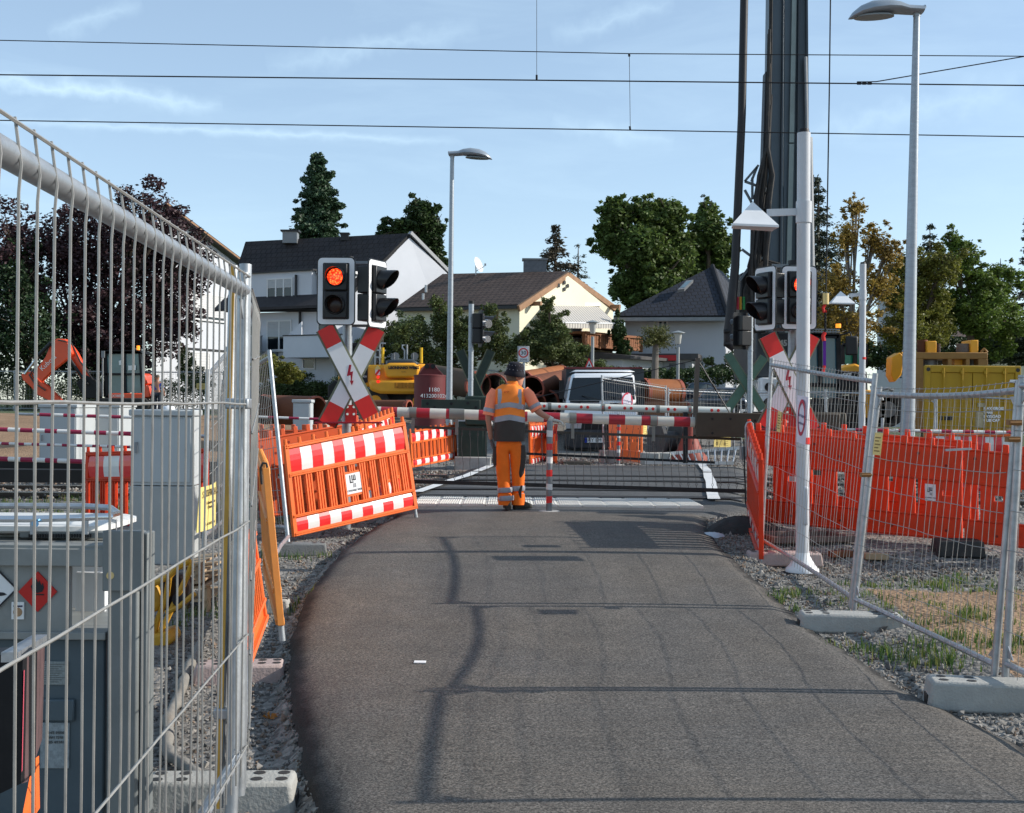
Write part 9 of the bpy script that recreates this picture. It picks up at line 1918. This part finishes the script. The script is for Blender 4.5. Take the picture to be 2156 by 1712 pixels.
 for (cxx, cy, v, r_, tl) in ((X(1063), 0.0, 1036, 0.092, 0), (X(1065.5), -0.003, 1053, 0.097, 0), (X(1090), 0.052, 1033, 0.090, 0), (X(1089), 0.068, 1049, 0.093, 0)):
  mb = MB(); zc = Z(v); mb.loft([ellring(cxx, cy, zc-0.030, r_, r_, 24, zf=lambda x, y: 0.05*x), ellring(cxx, cy, zc, r_+0.004, r_+0.004, 24, zf=lambda x, y: 0.05*x), ellring(cxx, cy, zc+0.030, r_-0.002, r_-0.002, 24, zf=lambda x, y: 0.05*x)], cap=False); mb.obj('reflective_band', silverband, t, ang=80)
 for (cxx, cy) in ((X(1063), 0.0), (X(1090), 0.05)):
  mb = MB(); mb.loft([ellring(cxx, cy, Z(1068), 0.080, 0.085, 20), ellring(cxx, cy, Z(1058), 0.088, 0.09, 20), ellring(cxx, cy, Z(1044), 0.086, 0.09, 20)]); mb.obj('trouser_cuff', pants, t, ang=80)
 mb = MB();
 for pts_ in ([(1100, 942), (1101, 965), (1098, 1000), (1096, 1010)],):
  mb.tube([Vector((X(u)-0.012, -0.02, Z(v))) for u, v in pts_], [0.035, 0.046, 0.04, 0.02], 12)
 mb.obj('side_pocket', vestgrey, t, ang=80); mb = MB(); mb.tube([Vector((X(1043), 0.0, Z(v))) for v in (945, 965, 985)], [0.03, 0.042, 0.03], 10); mb.obj('side_pocket', vestgrey, t, ang=80)
 mb = MB(); mb.tube([Vector((X(u), -0.075, Z(v))) for u, v in ((1098, 1026), (1094, 1040), (1096, 1052))], [0.012, 0.02, 0.01], 8); mb.obj('trouser_patch', vestgrey, t)
 for (x_, y_, dx, dy, lab) in ((X(1069), 0.02, -0.01, 0.13, 0), (X(1095), 0.10, 0.10, 0.10, 1)):
  mb = MB(); d = Vector((dx, dy, 0)); L_ = d.normalized(); s_ = Vector((L_.y, -L_.x, 0)); rr = []
  for f, hw, hh in ((-0.10, 0.030, 0.06), (-0.085, 0.042, 0.12), (-0.02, 0.046, 0.14), (0.05, 0.046, 0.10), (0.12, 0.052, 0.075), (0.17, 0.045, 0.06), (0.195, 0.02, 0.035)):
   c = Vector((x_, y_, 0.004))+L_*f; rr.append([c + s_*(hw*math.copysign(abs(math.cos(a))**0.7, math.cos(a))) + Vector((0, 0, hh/2+hh/2*math.copysign(abs(math.sin(a))**0.7, math.sin(a)))) for a in [6.2832*j/16 for j in range(16)]])
  mb.loft(rr); mb.obj('boot', boot, t, ang=80)
 hand(t, Lw, (X(1038), 0.03, Z(955)), (-1, 0, 0), mat('dark_glove', (0.12, 0.10, 0.095), 0.8), curl=0.5, name='glove', side=-1)
 hand(t, Rw, (X(1176), -0.01, Z(891)), (0.2, 0, 1), glove, curl=0.75, name='glove', side=1)
 mb = MB(); mb.tube([Vector(Rw)-Vector((0.05, 0, -0.02)), Vector(Rw)+Vector((0.0, 0, 0.0))], [0.042, 0.036], 12); mb.obj('glove_cuff', glove, t)
 mb = MB(); mb.tube([(X(1171), -0.05, Z(897)), (X(1169), -0.05, Z(912)), (X(1171), -0.05, Z(932))], 0.010, 6); mb.tube([(X(1167), -0.05, Z(897)), (X(1165), -0.05, Z(912)), (X(1163), -0.05, Z(920))], 0.010, 6); mb.obj('pliers', signred, t)
main_worker()
def simple_person(label, base, h, pose, cols, helmet=None, yaw=0.0):
 t = thing('person', label, 'person', base, yaw); s = h/1.78; J = {k: Vector(v)*s for k, v in pose.items()}
 names = list(J); idx = {k: i for i, k in enumerate(names)}; pts = [J[k] for k in names]
 ed = [('hip', 'waist'), ('waist', 'chest'), ('chest', 'neck'), ('neck', 'head'), ('chest', 'ls'), ('ls', 'le'), ('le', 'lw'), ('chest', 'rs'), ('rs', 're'), ('re', 'rw'), ('hip', 'lh'), ('lh', 'lk'), ('lk', 'la'), ('hip', 'rh'), ('rh', 'rk'), ('rk', 'ra')]
 rd = dict(hip=.12, waist=.12, chest=.13, neck=.055, head=.07, ls=.055, le=.042, lw=.03, rs=.055, re=.042, rw=.03, lh=.08, lk=.058, la=.042, rh=.08, rk=.058, ra=.042)
 grow('body', pts, [(idx[a], idx[b]) for a, b in ed], [rd[k]*s for k in names], skin, t)
 E2 = [('hip', 'waist'), ('waist', 'chest'), ('chest', 'ls'), ('ls', 'le'), ('chest', 'rs'), ('rs', 're')]; ks = ['hip', 'waist', 'chest', 'ls', 'le', 'rs', 're']; r2 = dict(hip=.15, waist=.155, chest=(.165), ls=.075, le=.062, rs=.075, re=.062)
 grow('shirt', [J[k] for k in ks], [(ks.index(a), ks.index(b)) for a, b in E2], [(r2[k]*s*1.05, r2[k]*s*0.8) if k in ('hip', 'waist', 'chest') else r2[k]*s for k in ks], cols[0], t)
 ks = ['hip', 'lh', 'lk', 'la', 'rh', 'rk', 'ra']; grow('trousers', [J[k] for k in ks], [(0, 1), (1, 2), (2, 3), (0, 4), (4, 5), (5, 6)], [v*s for v in (.135, .10, .082, .075, .10, .082, .075)], cols[1], t)
 mb = MB(Matrix.Translation(J['head']+Vector((0, 0, 0.02)))); mb.lathe([(0.001, -0.12), (0.05, -0.11), (0.075, -0.06), (0.088, 0.0), (0.088, 0.05), (0.06, 0.10), (0.001, 0.12)], 18); hd = mb.obj('head', skin, t, ang=80)
 if helmet: mb = MB(Matrix.Translation(J['head']+Vector((0, 0, 0.05)))); mb.lathe([(0.135, -0.02), (0.13, -0.01), (0.112, 0.0), (0.108, 0.05), (0.08, 0.10), (0.001, 0.115)], 20); mb.obj('helmet', helmet, t, ang=80)
 else: mb = MB(Matrix.Translation(J['head']+Vector((0, 0, 0.05)))); mb.lathe([(0.092, -0.03), (0.095, 0.03), (0.065, 0.08), (0.001, 0.098)], 16); mb.obj('hair', mat('grey_brown_hair', (0.11, 0.085, 0.06)), t, ang=80)
 for w_, e_ in (('lw', 'le'), ('rw', 're')): hand(t, J[w_], J[w_]+(J[w_]-J[e_]).normalized()*0.1, (0, -1, 0), skin, curl=0.5, name='hand')
 for a_ in ('la', 'ra'):
  mb = MB(); c = J[a_]; mb.loft([[c+Vector((0.045*math.cos(a), y, -0.03*s+0.045*math.sin(a))) for a in [6.2832*j/12 for j in range(12)]] for y in (-0.07, 0.0, 0.12)]); mb.obj('boot', boot, t)
 return t, J
stand = dict(hip=(0, 0, .95), waist=(0, 0, 1.12), chest=(0, 0, 1.34), neck=(0, 0, 1.48), head=(0, .01, 1.62), ls=(-.19, 0, 1.40), le=(-.24, .02, 1.12), lw=(-.22, .1, .88), rs=(.19, 0, 1.40), re=(.25, .03, 1.14), rw=(.28, .08, .92), lh=(-.09, 0, .88), lk=(-.1, .02, .5), la=(-.1, 0, .09), rh=(.09, 0, .88), rk=(.1, .02, .5), ra=(.1, 0, .09))
blue = mat('royal_blue_shirt', (0.02, 0.05, 0.32), 0.8, 0, 0.1, 5); dk = mat('dark_work_trousers', (0.03, 0.035, 0.05), 0.8, 0, 0.1, 5); brk = mat('fluorescent_orange', (0.9, 0.16, 0.03), 0.7, 0, 0.1, 4)
q = P(331, 858, 56); q.z = H(q.x, 56); simple_person('worker in blue shirt beside the orange digger cab, seen from behind', q, 1.72, stand, (blue, dk))
crouch = dict(stand); crouch.update(hip=(0, 0, .62), waist=(0, .08, .78), chest=(0.02, .2, .96), neck=(0.03, .28, 1.06), head=(0.04, .34, 1.17), ls=(-.17, .2, 1.02), le=(-.25, .35, .80), lw=(-.15, .5, .66), rs=(.2, .2, 1.0), re=(.27, .35, .78), rw=(.16, .5, .62), lh=(-.09, 0, .58), lk=(-.15, .3, .45), la=(-.12, .05, .09), rh=(.09, 0, .58), rk=(.15, .3, .45), ra=(.12, .05, .09))
q = P(352, 1010, 19.5); q.z = H(q.x, 19.5)-0.05; simple_person('worker with white helmet crouching behind the striped poles', q, 1.78, crouch, (brk, pants), helmet=whitepaint, yaw=R(20))
q = P(232, 1010, 20.5); q.z = H(q.x, 20.5)-0.45; bend = dict(crouch); bend.update(chest=(0.25, .05, .85), waist=(.12, .02, .80), neck=(.38, .05, .86), head=(.47, .05, .83), ls=(.25, -.15, .86), rs=(.25, .22, .86), le=(.35, -.18, .6), lw=(.42, -.16, .4), re=(.35, .25, .6), rw=(.42, .22, .4)); simple_person('bent over worker in orange behind the lowest striped pole', q, 1.78, bend, (brk, pants))
